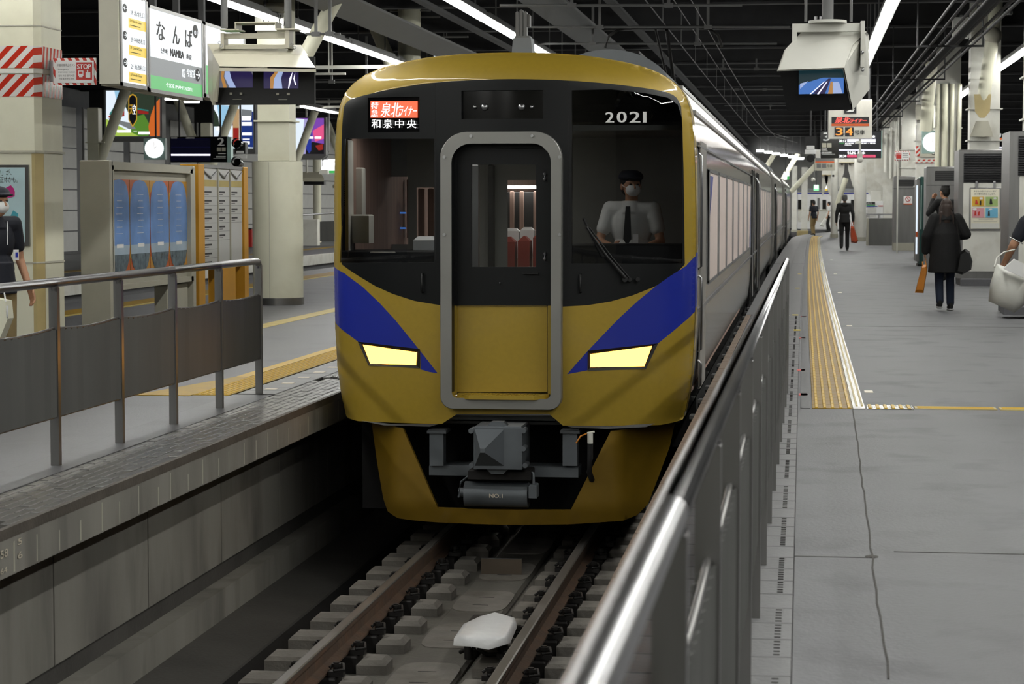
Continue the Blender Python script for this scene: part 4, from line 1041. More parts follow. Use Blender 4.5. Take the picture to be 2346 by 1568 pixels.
# ================= FENCES =================
def fence(x0f, ys, name_lb, side, yend):
    """railing of steel posts, top tube and vertical slats; x0f(y) gives its line"""
    t = thing('railing', name_lb, 'railing', (x0f(ys[0]), ys[0], ZP))
    ztop = ZP+1.065
    ya, yz = min(ys), max(ys)
    b = B(); pts = [(x0f(ya-.6), ya-.6, ztop)]+[(x0f(y), y, ztop) for y in ys[1:-1]]+[(x0f(yz)-0, yz-.06, ztop), (x0f(yz), yz-.015, ztop-.012), (x0f(yz), yz, ztop-.05)]
    obj('handrail', B().tube(pts, .027, 14), 'steel', t)
    src = None; sl = None
    for k, y in enumerate(ys):
        b = B().bbox(x0f(y)-.026, x0f(y)+.026, y-.022, y+.022, ZP, ztop-.028, .004).cyl((x0f(y), y, ztop-.05), (x0f(y), y, ztop-.02), .024, .027, 10)
        obj('post', b, 'steel_brushed', t)
    b = B()
    for k in range(len(ys)-1):
        a, c = sorted((ys[k], ys[k+1])); 
        pn = obj('panel_rail', B().tube([(x0f(a+(c-a)*f), a+(c-a)*f, ZP+.80-.02*math.sin(math.pi*f)) for f in (0, .25, .5, .75, 1)], .009, 6).box(x0f(a)-.012, x0f(a)+.012, a, c, ZP+.278, ZP+.284), 'steel_brushed', t)
        n = 11; w = (c-a-.05)/n
        for i in range(n):
            y = a+.025+w*i; f = (y-a)/(c-a); x = x0f(y); zt = ZP+.80-.02*math.sin(math.pi*f)
            e1 = .016+random.uniform(-.003, .005)
            # each slat is a thin plate set slightly askew so that it overlaps the next one
            bb = B().prism([(x-e1, y, ZP+.285), (x+.016, y+w*.985, ZP+.285), (x+.016, y+w*.985, zt), (x-e1, y, zt)], (.003, 0, 0))
            obj('slat', bb, 'steel_louvre', t)
    return t
XFR = lambda y: 2.0+.0045*(y-3)
fence(XFR, [17.6-1.2*k for k in range(14)], 'stainless steel railing in the right foreground beside the train', 1, 17.6)
XFL = lambda y: -2.10
fence(XFL, [16.97-1.2*k for k in range(8)], 'stainless steel railing on the left platform with upright slats', 1, 16.97)
# ================= LEFT PLATFORM =================
# big square pillar
def wrapx(p): return p
t = thing('square_pillar', 'cream square pillar at the left edge wrapped in red and white tape', 'pillar', (-5.35, 21.1, ZP))
px1 = AT(80, 400, 20.7).x; pxr = px1+.055; py0, py1 = 20.7, 21.36
b = B().prism([(px1-.8, py0, ZP), (px1, py0, ZP), (pxr, py0+.08, ZP), (pxr, py1, ZP), (px1-.8, py1, ZP)], (0, 0, 5.7)); obj('shaft', b, 'cream_paint', t)
zz = lambda y, Y=20.7: AT(60, y, Y).z
def band_(name, m, ya, yb_, gr, **k):
    z0, z1 = zz(yb_), zz(ya)
    return obj(name, B().prism([(px1-.8-gr, py0-gr, z0), (px1+gr*.4, py0-gr, z0), (pxr+gr, py0+.08-gr*.3, z0), (pxr+gr, py1+gr, z0), (px1-.8-gr, py1+gr, z0)], (0, 0, z1-z0)), m, t, **k)
band_('warning_tape', 'tape', 105, 156, .004); band_('warning_tape', 'tape', 170, 221, .004)
b = B().prism([(pxr+.005, py0+.085, zz(221)), (pxr+.005, py1+.003, zz(221)), (pxr+.005, py1+.003, zz(156+14)), (pxr+.005, py0+.085, zz(170))], (.002, 0, 0)).prism([(pxr+.005, py0+.085, zz(156)), (pxr+.005, py1+.003, zz(156)), (pxr+.005, py1+.003, zz(105)), (pxr+.005, py0+.085, zz(105))], (.002, 0, 0))
obj('warning_tape', b, 'tape_side', t, label='crinkled shiny tape on the side face')
band_('pillar_strap', 'white_paint', 158, 168, .012); band_('pillar_joint', 'grey_paint', 57, 60, .006); band_('pillar_joint', 'grey_paint', 345, 350, .02)
band_('pillar_base_joint', 'grey_paint', 600, 604, .008)
obj('corner_guard', B().prism([(px1-.03, py0-.005, ZP), (px1+.003, py0-.005, ZP), (pxr+.005, py0+.077, ZP), (pxr+.005, py0+.1, ZP), (pxr-.02, py0+.1, ZP), (px1-.03, py0+.02, ZP)], (0, 0, zz(352)-ZP)), 'cream_yellowed', t)
sh = Sheet(py0-.03, t)
obj('poster_frame', B().box(AT(-60, 0, py0).x, AT(62, 0, py0).x, py0-.03, py0, zz(563), zz(378)), 'steel_brushed', t)
sh.rect('poster_sheet', mat('poster_ltblue', 'b9d3d8', .3), -55, 384, 57, 556)
sh.text('lettering', 'ink', [('い」が、', -5, 388, 26, 402), ('正体かも。', 0, 405, 40, 419)])
sh.poly('print_patch', mat('poster_magenta', 'c0307f', .4), [(22+12*math.cos(i*.7)*(1+.25*(i % 2)), 440+13*math.sin(i*.7)*(1+.2*(i % 2))) for i in range(9)])
sh.poly('print_patch', mat('poster_teal', '4aa0b0', .4), [(22, 500), (30, 482), (42, 490), (38, 520), (28, 540)])
# emergency stop sign
t = thing('emergency_stop_sign', 'red bordered STOP sign for the train stop button on the taped pillar', 'sign', AT(170, 165, 20.9))
x0, x1, z0, z1 = RP(122, 133, 220, 195, 20.95)
obj('sign_board', B().box(x0, x1, 20.95, 20.97, z0, z1), 'tape_sign', t); obj('bracket', B().box(pxr, x0+.1, 20.98, 21.05, z0+.04, z1-.02), 'steel', t)
s = Sheet(20.945, t); s.rect('sign_face', 'white', 127, 139, 215, 190)
s.rect('stop_field', 'red', 175, 143, 211, 183)
s.text('lettering', 'white', [('STOP', 177, 147, 208, 158)], bold=.002)
s.multi('train_icon', 'white', [R4(179, 162, 191, 174), R4(181, 175, 189, 177), R4(196, 166, 207, 178), R4(199, 160, 202, 170)]); s.multi('train_icon_window', 'red', [R4(181, 164, 189, 169)])
s.text('lettering', 'ink', [('列車非常停止ボタン', 131, 146, 172, 153), ('Emergency', 133, 157, 157, 162), ('train stop button', 133, 163, 172, 168), ('열차 비상 정지 버튼', 134, 171, 171, 176), ('列车紧急停止按钮', 135, 178, 170, 183)])
# round column
def col(c, r, z0, z1, n=32): return B().cyl((c[0], c[1], z0), (c[0], c[1], z1), r, n=n)
C2 = (AT(637, 600, 32.2).x, 32.2)
t = thing('round_column', 'cream round column with steel foot ring beside the yellow notice boards', 'column', (C2[0], C2[1], ZP))
rr = 60/ (5090/32.2)
obj('column_jacket', col(C2, rr, ZP+.0, AT(637, 370, 32).z, 48), 'cream_paint', t)
obj('foot_ring', col(C2, rr+.008, ZP, ZP+.11, 48), 'steel_brushed', t)
obj('jacket_seam', B().box(C2[0]-.04, C2[0]-.034, C2[1]-rr-.003, C2[1]-rr+.01, ZP+.11, AT(637, 372, 32).z), 'grey_paint', t)
obj('jacket_screw', sum([[B()]], [])[0].sph((C2[0]-.037, C2[1]-rr-.002, 1.5), .006).sph((C2[0]-.037, C2[1]-rr-.002, 2.1), .006).sph((C2[0]-.037, C2[1]-rr-.002, 2.7), .006), 'steel', t, kind='stuff')
obj('upper_shaft', B().bbox(C2[0]-.25, C2[0]+.23, 32.0, 32.44, AT(0, 370, 32).z, 6.7), 'cream_paint', t)
obj('shaft_flange', B().box(C2[0]-.3, C2[0]+.28, 31.96, 32.48, AT(637, 277, 32).z-.012, AT(637, 277, 32).z+.012), 'cream_paint', t)
def strut(lb, p, q, r, mm='cream_paint', plate=True):
    t = thing('diagonal_brace', lb, 'brace', p); obj('tube', B().cyl(p, q, r, n=16), mm, t)
    if plate: d = (V(q)-V(p)); c = V(p)+d*.93; obj('joint_plate', B().cyl(c-d.normalized()*.12, c+d.normalized()*.12, r*1.25, n=8, sm=False), 'grey_paint', t)
strut('thick cream diagonal brace rising right behind the twin monitors', AT(672, 178, 32.2), AT(790, -40, 32.2), .115)
strut('cream diagonal brace with a bolted plate leaning on the third column', AT(905, 170, 42.4), AT(826, -20, 42.4), .13)
t = thing('column', 'tall cream column rising behind the left shoulder of the train', 'column', (AT(938, 100, 42.4).x, 42.4, ZP)); cx = AT(938, 100, 42.4).x
obj('shaft', B().cyl((cx, 42.4, ZP), (cx, 42.4, 6.7), .225, n=28), 'cream_paint', t); obj('flange', B().cyl((cx, 42.4, 4.6), (cx, 42.4, 4.63), .28, n=28), 'cream_paint', t)
# junction cabinets above the twin monitors (on the second column)
t = thing('junction_cabinet', 'grey junction boxes and cables mounted high on the round column', 'box', AT(620, 20, 31.7))
for (x0, y0, x1, y1) in ((566, -12, 603, 26), (604, 6, 651, 26)):
    PX(x0, y0, x1, y1, 31.6, .3, 'grey_paint', 'box', t)
PX(584, 26, 650, 70, 31.9, .1, 'white_paint', 'mounting_plate', t)
b = B()
for k in range(4): a = AT(600+12*k, 30, 31.6); b.tube([a, a+V((.03, 0, -.15)), a+V((.08, .05, -.18)), a+V((.1, .1, -.02))], .008, 5)
obj('cable_loop', b, 'rubber', t, kind='stuff')
# poster board (grey) parallel to the tracks
XB = -5.15
def side(name, m, y0, y1, x0, x1, parent, X=XB, off=0, th=.004, **k):   # rect in pixel y measured at its near end
    pass
t = thing('poster_board', 'grey freestanding poster board with four blue parade posters', 'board', (XB, 25, ZP))
ya, yb_ = AX(250, 400, XB).y, AX(447, 400, XB).y
zt = AX(250, 367, XB).z
x_l = AT(183, 400, ya).x
obj('end_slab', B().bbox(x_l, XB, ya-.0, ya+.12, ZP, zt, .01), 'grey_paint', t)
obj('end_slab', B().bbox(x_l, XB, yb_-.12, yb_, ZP, zt-.01, .01), 'grey_paint', t)
zb = AX(300, 640, XB).z
zb = 1.62
obj('board_body', B().box(x_l+.05, XB-.06, ya+.1, yb_-.1, zb, zt-.03), 'grey_paint', t)
obj('board_frame', B().box(XB-.06, XB, ya+.1, yb_-.1, zt-.1, zt-.01).box(XB-.06, XB-.0, ya+.1, yb_-.1, zb, zb+.06).box(XB-.06, XB, ya+.1, ya+.16, zb, zt-.05).box(XB-.06, XB, yb_-.2, yb_-.12, zb, zt-.05), 'grey_paint', t)
pz0, pz1 = 1.80, zt-.20; p0, p1 = AX(257, 400, XB).y, AX(437, 400, XB).y; pw = (p1-p0)/4
Mposter = mat('poster_orange', 'c9602a', .22); Mposter2 = mat('poster_ochre', 'd29a3e', .22)
Mb = mat('poster_blue', '6f96d2', .16, var=.22, scale=3.2, bump=.5, bscale=4); Mw = mat('poster_haze', 'a9bccd', .2, var=.1); Mc = mat('poster_city', '5b6d78', .25, var=.5, scale=14)
for k in range(4):
    y = p0+pw*k; X = XB-.055
    po = obj('parade_poster', B().box(X, X+.004, y+.01, y+pw-.008, pz0, pz1), Mposter if k % 2 == 0 else Mposter2, t)
    h = pz1-pz0; cyc = y+pw/2
    b = B().poly([(X+.0045, y+.01, pz0), (X+.0045, cyc, pz0), (X+.0045, y+.01, pz0+h*.16)]).poly([(X+.0045, y+.01, pz1), (X+.0045, cyc, pz1), (X+.0045, y+.01, pz1-h*.14)])
    obj('print_corner', b, Mposter2 if k % 2 == 0 else Mposter, po, recalc=False)
    ov = [(X+.006, cyc+pw*.488*math.copysign(abs(math.cos(a))**.62, math.cos(a)), pz0+h*.5+h*.5*math.copysign(abs(math.sin(a))**.6, math.sin(a))) for a in [2*math.pi*i/28 for i in range(28)]]
    obj('print_oval', B().poly(ov), Mb, po, recalc=False)
    lo = [q for q in ov if q[2] < pz0+h*.30]
    lo = sorted([q for q in lo if q[1] <= cyc], key=lambda q: -q[2])+sorted([q for q in lo if q[1] > cyc], key=lambda q: q[2])
    obj('print_haze', B().poly([(q[0]+.001, q[1], q[2]) for q in lo]), Mw, po, recalc=False)
    lo = [q for q in lo if q[2] < pz0+h*.2]
    obj('print_city', B().poly([(q[0]+.002, q[1], q[2]) for q in lo]), Mc, po, recalc=False)
    b = B().box(X+.0085, X+.009, cyc-.1, cyc+.14, pz0+h*.27, pz0+h*.31)
    for q in range(7): b.box(X+.0085, X+.009, cyc-.12+.02*(q % 3), cyc+.12-.02*(q % 2), pz0+h*(.42+.07*q), pz0+h*(.424+.07*q))
    obj('print_marks', b, 'white', po, kind='stuff')
# yellow notice boards
t = thing('notice_board', 'mustard framed notice board with three printed timetable columns', 'board', (-5.17, 28, ZP))
X = -5.17; y0_, y1_ = AX(452, 400, X).y, AX(566, 400, X).y; zt2 = AX(560, 383, X).z
for (a, c) in ((452, 466), (557, 566)):
    obj('end_post', B().bbox(X-.22, X+.012, AX(a, 400, X).y, AX(c, 400, X).y, ZP+.02, zt2, .006), 'mustard', t)
obj('board_body', B().box(X-.2, X-.02, y0_+.1, y1_-.1, 1.75, zt2-.01), 'grey_paint', t)
obj('top_rail', B().box(X-.2, X+.0, y0_+.1, y1_-.1, zt2-.04, zt2), 'steel_brushed', t)
Mpaper = mat('paper', 'c9c9c6', .3, var=.03)
for i, (a, c) in enumerate(((467, 499), (501, 527), (529, 556))):
    ya_, yc_ = AX(a, 400, X).y, AX(c, 400, X).y
    cv = obj('timetable_panel', B().box(X-.02, X-.012, ya_, yc_, 1.78, zt2-.05), Mpaper, t)
    obj('header_patch', B().box(X-.0118, X-.0105, ya_+.05, yc_-.02, zt2-.27, zt2-.19), 'guide_yellow', cv)
    b = B()
    for q in range((9, 6, 4)[i]):
        z = zt2-.33-.11*q; b.box(X-.0118, X-.0108, ya_+.06, ya_+.06+(yc_-ya_)*.5, z-.022, z); b.box(X-.0118, X-.011, ya_+.06, ya_+.06+(yc_-ya_)*.3, z-.045, z-.037)
        b.box(X-.0118, X-.0112, ya_, yc_, z-.07, z-.067)
    obj('print_lines', b, 'ink', cv, kind='stuff')
    b = B().tube([(X-.008, ya_+.03, zt2-.08), (X+.004, (ya_+yc_)/2, zt2-.16), (X-.008, yc_-.03, zt2-.08)], .012, 6); obj('plastic_sleeve', b, 'steel', cv)
    obj('frame_bar', B().box(X-.02, X+.0, ya_-.03, ya_, 1.75, zt2-.03), 'grey_paint', t)
Mm2 = 'mustard'
obj('support_panel', B().bbox(X-.2, X-.03, AX(512, 650, X).y, AX(545, 650, X).y, ZP, 1.75), 'mustard', t)
obj('post_foot', B().box(X-.2, X+.005, AX(557, 650, X).y+.02, AX(566, 650, X).y-.02, ZP, ZP+.06), 'dark_iron', t)
obj('support_panel', B().bbox(XB-.2, XB-.05, AX(392, 700, XB).y, AX(447, 700, XB).y-.15, ZP, 1.60), 'grey_paint', bpy.data.objects['poster_board'])
# -------- station signs (parallel to the tracks) --------
XS = -4.0
def sgn(lb, pa, pc, yt, ybm, near=None):   # px range; yt, ybm pixel rows at pa
    ya_, yc_ = AX(pa, 100, XS).y, AX(pc, 100, XS).y; z1 = AX(pa, yt, XS).z; z0 = AX(pa, ybm, XS).z
    t = thing('station_sign', lb, 'sign', (XS, ya_, z0))
    obj('sign_case', B().bbox(XS-.18, XS, ya_, yc_, z0, z1, .01), 'grey_paint', t)
    b = B().box(XS, XS+.012, ya_, ya_+.05, z0, z1).box(XS, XS+.012, yc_-.05, yc_, z0, z1).box(XS, XS+.012, ya_, yc_, z0, z0+.035).box(XS, XS+.012, ya_, yc_, z1-.03, z1)
    obj('sign_frame', b, 'steel_brushed', t)
    return t, ya_+.05, yc_-.05, z0+.035, z1-.03
def sfield(t, nm, m, a, c, z0, z1, k=1): return obj(nm, B().poly([(XS+.002*k, a, z0), (XS+.002*k, c, z0), (XS+.002*k, c, z1), (XS+.002*k, a, z1)]), m, t, recalc=False)
def stext(t, m, items, bold=0, k=4):
    b = B()
    for (s_, a, z0, c, z1) in items: fit(b, s_, (XS+.002*k, a, z0), (0, 1, 0), (0, 0, 1), c-a, z1-z0, 0, bold)
    return obj('lettering', b, m, t, recalc=False)
t, a, c, z0, z1 = sgn('backlit station name sign with large black kana and NAMBA', 338, 464, 10, 210); W = c-a; H = z1-z0
sfield(t, 'lit_panel', 'sc_sign', a, c, z0, z1); sfield(t, 'grey_band', 'sc_grey', a, c, z0+H*.17, z0+H*.40, 2); sfield(t, 'green_band', 'sc_green', a, c, z0, z0+H*.17, 2)
stext(t, 'ink', [('な', a+W*.12, z0+H*.63, a+W*.27, z0+H*.87), ('ん', a+W*.42, z0+H*.63, a+W*.55, z0+H*.87), ('ば', a+W*.66, z0+H*.63, a+W*.80, z0+H*.87), ('NAMBA', a+W*.37, z0+H*.46, a+W*.63, z0+H*.56), ('난바', a+W*.2, z0+H*.47, a+W*.32, z0+H*.54), ('难波', a+W*.68, z0+H*.47, a+W*.78, z0+H*.54)], .012)
def disc(t, m, y, z, ry, rz, k, nm='roundel'): return obj(nm, B().poly([(XS+.002*k, y+ry*math.cos(i*.2618), z+rz*math.sin(i*.2618)) for i in range(24)]), m, t, recalc=False)
disc(t, 'ink', a+W*.87, z0+H*.87, W*.055, H*.09, 3); stext(t, 'sc_sign', [('01', a+W*.84, z0+H*.82, a+W*.90, z0+H*.88)], .003, 5)
stext(t, 'sc_sign', [('今宮戎', a+W*.68, z0+H*.24, a+W*.85, z0+H*.35), ('02', a+W*.59, z0+H*.22, a+W*.65, z0+H*.33)], .005, 5); disc(t, 'ink', a+W*.90, z0+H*.29, W*.05, H*.085, 5)
stext(t, 'sc_sign', [('→', a+W*.86, z0+H*.24, a+W*.94, z0+H*.34)], .006, 7)
stext(t, 'sc_sign', [('今宮戎 IMAMIYAEBISU', a+W*.28, z0+H*.05, a+W*.8, z0+H*.11)], .002, 5)
# next part of the sign: white and green
t, a, c, z0, z1 = sgn('backlit white and green sign panel right of the station name', 466, 560, 50, 222); H = z1-z0
sfield(t, 'lit_panel', 'sc_sign', a, c, z0, z1); sfield(t, 'green_band', 'sc_green', a, c, z0, z0+H*.42, 2); 
# gate direction sign
t, a, c, z0, z1 = sgn('backlit gate direction sign with yellow labels and arrows', 274, 337, -22, 196); W = c-a; H = z1-z0
sfield(t, 'lit_panel', 'sc_sign', a, c, z0, z1)
for k, (u, s1, s2) in enumerate(((.70, '3F 北改札口', '3F North Gate'), (.39, '2F 中央改札口', '2F Central Gate'), (.08, '2F 南改札口', '2F South Gate'))):
    sfield(t, 'yellow_label', 'sc_yellow', a+W*.28, c, z0+H*(u-.06), z0+H*(u+.055), 2)
    stext(t, 'ink', [(s1, a+W*.35, z0+H*(u+.09), a+W*.93, z0+H*(u+.155)), (s2, a+W*.33, z0+H*(u+.012), a+W*.8, z0+H*(u+.04)), ('――', a+W*.33, z0+H*(u-.03), a+W*.75, z0+H*(u-.022))], .002)
    disc(t, 'ink', a+W*.13, z0+H*(u+.15), W*.09, H*.052, 3); stext(t, 'sc_sign', [('←' if k == 0 else '→', a+W*.06, z0+H*(u+.125), a+W*.2, z0+H*(u+.175))], .004, 5)
obj('end_box', B().bbox(XS-.185, XS-.0, AX(274, 100, XS).y-.03, AX(274, 100, XS).y, z0-.02, z1+.1, .01), 'grey_paint', t)
# hanging stems
for k, (px, lb) in enumerate(((350, 'first stem holding the station sign'), (404, 'middle stem holding the station sign'), (462, 'last stem holding the station sign'), (283, 'stem holding the gate direction sign'))):
    y = AX(px, 10, XS-.11).y; obj('sign_stem', B().box(XS-.14, XS-.08, y-.035, y+.035, AX(px, -20+25*(k % 3), XS).z-.35 if k < 3 else 4.4, 6.7), 'beam_dark', label=lb, cat='stem')
# -------- twin monitor housing --------
YM = 19.0
t = thing('twin_monitor', 'cream twin platform camera monitor hanging over the left platform edge', 'monitor', AT(600, 240, YM))
def q3(px, py, dy): return AT(px, py, YM)+V((0, dy, 0))
xa, xb, z0, z1 = RP(492, 128, 722, 240, YM)
zt = AT(600, 100, YM).z; hm = 'housing_cream'
b = B().add([AT(487, 121, YM), AT(705, 126, YM), AT(721, 239, YM), AT(487, 241, YM), AT(475, 100, YM+.35), AT(690, 103, YM+.35), AT(700, 225, YM+.35), AT(477, 215, YM+.35)], [(0, 4, 5, 1), (0, 3, 7, 4), (4, 7, 6, 5), (1, 5, 6, 2), (3, 2, 6, 7), (0, 1, 2, 3)]); obj('rear_case', b, hm, t)
b = B().prism([AT(487, 122, YM-.04), AT(703, 127, YM-.04), AT(723, 155, YM-.36), AT(503, 152, YM-.36)], (0, 0, -.012))
b.prism([AT(503, 152, YM-.36), AT(723, 155, YM-.36), AT(724, 165, YM-.36), AT(502, 163, YM-.36)], (0, .01, 0))
b.prism([AT(487, 122, YM-.04), AT(503, 152, YM-.36), AT(496, 234, YM-.1), AT(488, 230, YM-.04)], (.012, 0, 0)); obj('sun_hood', b, hm, t)
Yf = YM-.03
obj('screen_bezel', B().box(xa+.012, xb-.0, Yf, Yf+.05, z0, zt-.12), 'black', t)
s = Sheet(Yf-.003, t)
scr = s.rect('screen', 'sc_lcdgrey', 501, 155, 579, 201, label='left screen showing a curved platform edge'); 
s.poly('screen_image', 'sc_lcdpurple', [(524, 155), (570, 155), (579, 172), (579, 201), (541, 201), (530, 180)]); s.poly('screen_image', 'sc_lcdorange', [(508, 155), (516, 155), (512, 175), (520, 201), (512, 201), (506, 178)]); s.poly('screen_image', 'sc_lcdblue', [(516, 155), (524, 155), (530, 180), (541, 201), (526, 201), (514, 176)])
s.rect('screen', 'sc_lcdpurple', 604, 155, 684, 203, label='right screen showing a curved platform edge'); s.rect('screen_image', 'sc_lcdblue', 604, 155, 632, 162)
s.poly('screen_image', 'sc_lcdorange', [(634, 160), (640, 160), (628, 180), (626, 203), (619, 203), (619, 178)]); s.poly('screen_image', 'sc_lcdblue', [(640, 160), (650, 160), (644, 180), (647, 203), (626, 203), (628, 180)])
s.multi('track_image', 'sc_bar', [[(660, 203), (663, 180), (670, 165), (668, 180), (662, 203)], [(676, 195), (672, 180), (676, 166), (675, 182), (679, 195)]])
s.multi('control_marks', 'grey_paint', [R4(526, 212, 532, 217), R4(549, 212, 555, 217), R4(633, 213, 639, 218), R4(657, 213, 664, 218), R4(533, 227, 553, 228), R4(638, 228, 658, 229)], kind='stuff')
fx0, fx1, fz0, fz1 = RP(517, 77, 661, 113, YM+.15)
b = B().box(fx0, fx1, YM+.1, YM+.14, fz0, fz0+.035).box(fx0, fx1, YM+.1, YM+.14, fz1-.045, fz1).box(fx0-.02, fx0+.01, YM+.05, YM+.2, fz0, fz1).box(fx1-.01, fx1+.03, YM+.05, YM+.2, fz0, fz1+.02); obj('support_frame', b, hm, t)
z = AT(600, 68, YM).z; b = B().box(AT(502, 0, YM).x, AT(545, 0, YM).x, YM+.02, YM+.25, z, z+.012).box(AT(630, 0, YM).x, AT(676, 0, YM).x, YM+.02, YM+.25, z, z+.012).box(AT(536, 0, YM).x, AT(630, 0, YM).x, YM+.02, YM+.25, z+.06, z+.072)
b.box(AT(536, 0, YM).x, AT(538, 0, YM).x, YM+.02, YM+.25, z, z+.06).box(AT(628, 0, YM).x, AT(630, 0, YM).x, YM+.02, YM+.25, z, z+.06); obj('hanger_plate', b, hm, t)
obj('suspension_pipe', B().cyl(AT(514, 64, YM+.15), AT(514, 64, YM+.15)*1+V((0, 0, 2.6)), .032), 'fixture_grey', t); obj('suspension_pipe', B().cyl(AT(660, 64, YM+.15), AT(660, 64, YM+.15)+V((0, 0, 2.6)), .032), 'fixture_grey', t)
b = B()
for px, py in ((503, 98), (507, 105), (669, 102), (675, 109)):
    p = AT(px, py, YM-.02); b.tube([p+V((.013*math.cos(i), 0, .013*math.sin(i))) for i in [k*.785 for k in range(9)]], .003, 5)
obj('lifting_eye', b, 'steel', t, kind='stuff')
# -------- right monitor --------
YM = 14.0
t = thing('monitor', 'white hooded platform monitor hanging over the right platform', 'monitor', AT(1890, 250, YM))
def pt(px, py, dy=0): return AT(px, py, YM+dy)
top = [pt(1838, 72, .1), pt(1985, 72, .1)]; fl = [pt(1783, 160, -.25), pt(1934, 155, -.25)]; mid = [pt(1800, 112, -.05), pt(1952, 105, -.05)]
bk = [pt(1992, 205, .35), pt(1954, 252, -.0)]
b = B().poly([fl[0], fl[1], mid[1], mid[0]]).poly([mid[0], mid[1], top[1], top[0]])
b.poly([fl[1], bk[1], bk[0], pt(1990, 80, .3), top[1], mid[1]]); b.poly([top[0], top[1], pt(1990, 80, .3), pt(1850, 80, .4)])
hd = B(); hd.v = b.v+[q+V((-.008, .01, -.008)) for q in b.v]; nb_ = len(b.v); hd.f = b.f+[tuple(i+nb_ for i in f)[::-1] for f in b.f]; hd.s = [False]*len(hd.f)
obj('hood', hd, 'white_paint', t, recalc=False)
obj('case', B().add([pt(1786, 161, -.1), pt(1934, 157, -.1), pt(1950, 252, -.02), pt(1803, 255, -.02), pt(1850, 85, .3), pt(1985, 82, .3), pt(1985, 205, .3), pt(1850, 240, .3)],
    [(0, 1, 2, 3), (4, 5, 6, 7), (0, 1, 5, 4), (1, 2, 6, 5), (2, 3, 7, 6), (3, 0, 4, 7)]), 'black', t)
s = Sheet(YM-.12, t); s.rect('screen', 'sc_tealdk', 1830, 158, 1933, 215, label='lit screen showing tracks and platform')
s.poly('screen_image', 'sc_blue', [(1830, 195), (1885, 178), (1933, 178), (1933, 214), (1830, 216)]); s.poly('screen_image', 'sc_lcdblue', [(1833, 192), (1852, 186), (1833, 204)]); s.poly('screen_image', 'sc_lcdblue', [(1906, 188), (1922, 188), (1930, 214), (1896, 215)])
s.poly('screen_image', 'sc_lcdpurple', [(1862, 215), (1898, 180), (1904, 180), (1890, 215)]); s.multi('track_image', 'sc_bar', [[(1855, 216), (1888, 187), (1890, 187), (1858, 216)], [(1872, 216), (1894, 187), (1896, 187), (1876, 216)]]); s.poly('screen_image', 'sc_lcdorange', [(1903, 187), (1908, 187), (1908, 215), (1897, 215)])
x0, x1, z0, z1 = RP(1815, 53, 1972, 72, YM); b = B().box(x0, x1, YM+.02, YM+.07, z0, z1).box(x0, x0+.03, YM+.02, YM+.08, z0-.08, z0).box(x1, x1+.025, YM-.02, YM+.1, AT(0, 170, YM).z, z1+.01); obj('bracket_frame', b, 'white_paint', t)
p = pt(1896, 52, .05); obj('suspension_pipe', B().cyl(p, p+V((0, 0, 3)), .036, n=16), 'fixture_grey', t); obj('pipe_flange', B().cyl(p+V((0, 0, -.005)), p+V((0, 0, .012)), .12, n=20), 'white_paint', t)
for px in (1846, 1950): q = pt(px, 50, .2); obj('stay_rod', B().cyl(q, q+V((0, 0, 3)), .009, n=8), 'fixture_grey', t)
b = B()
for px, py in ((1975, 120), (1976, 160)): b.sph(pt(px, py, -.03), .012)
for px in (1869, 1881): b.cyl(pt(px, 50, .05), pt(px, 38, .05), .012, n=6)
obj('fixing_bolt', b, 'steel', t, kind='stuff')
# -------- boards on the left --------
def pole(parent, px, py, Y, r=.02, m='beam_dark'): p = AT(px, py, Y); return obj('hanger_pole', B().cyl(p, (p.x, p.y, 6.7), r, n=8), m, parent)
Y = 44.0
t = thing('platform_clock', 'lit round clock in a pale green case left of departure board 2', 'clock', AT(353, 367, Y))
PX(329, 316, 378, 366, Y, .15, 'teal_light', 'case', t); c = AT(353.5, 340, Y); b = B().cyl(c+V((0, -.01, 0)), c, .2, n=36); obj('lit_dial', b, 'sc_white', t)
b = B().box(c.x-.004, c.x+.004, c.y-.015, c.y-.011, c.z, c.z+.13).prism([(c.x, c.y-.016, c.z-.005), (c.x+.08, c.y-.016, c.z+.05), (c.x+.078, c.y-.016, c.z+.056), (c.x, c.y-.016, c.z+.008)], (0, .002, 0)); obj('clock_hands', b, 'grey_paint', t)
pole(t, 357, 316, Y); 
t = thing('departure_board', 'black departure board numbered 2 on the left platform', 'board', AT(455, 372, Y))
PX(390, 313, 520, 372, Y, .2, 'black_gloss', 'case', t); PX(520, 314, 529, 372, Y+.02, .18, 'teal_light', 'end_cap', t)
s = Sheet(Y-.004, t); s.rect('dark_screen', 'sc_navybg', 391, 320, 482, 370); s.multi('lit_bar', 'sc_bar', [R4(392, 353, 482, 357)]); s.multi('faint_line', 'sc_navy', [R4(392, 337, 482, 338), R4(392, 318, 480, 319)])
s.text('lettering', 'white', [('2', 499, 316, 513, 334), ('発車標', 392, 314, 405, 318), ('出発のりば', 427, 314, 445, 318)], .01)
s.multi('small_field', 'grey_paint', [R4(497, 338, 506, 347), R4(508, 338, 517, 347)]); s.multi('small_print', 'white', [R4(500, 351, 517, 353), R4(495, 358, 517, 361), R4(489, 363, 517, 364)], kind='stuff')
for px in (411, 505): pole(t, px, 314, Y)
t = thing('platform_signal', 'black hanging signal with two lamps and small labels by board 2', 'signal', AT(548, 385, Y-2))
PX(538, 326, 562, 352, Y-2, .2, 'black', 'lamp_box', t); PX(541, 346, 558, 352, Y-2.02, .02, 'white', 'label_plate', t); PX(537, 354, 565, 363, Y-2.02, .02, 'white', 'label_plate', t)
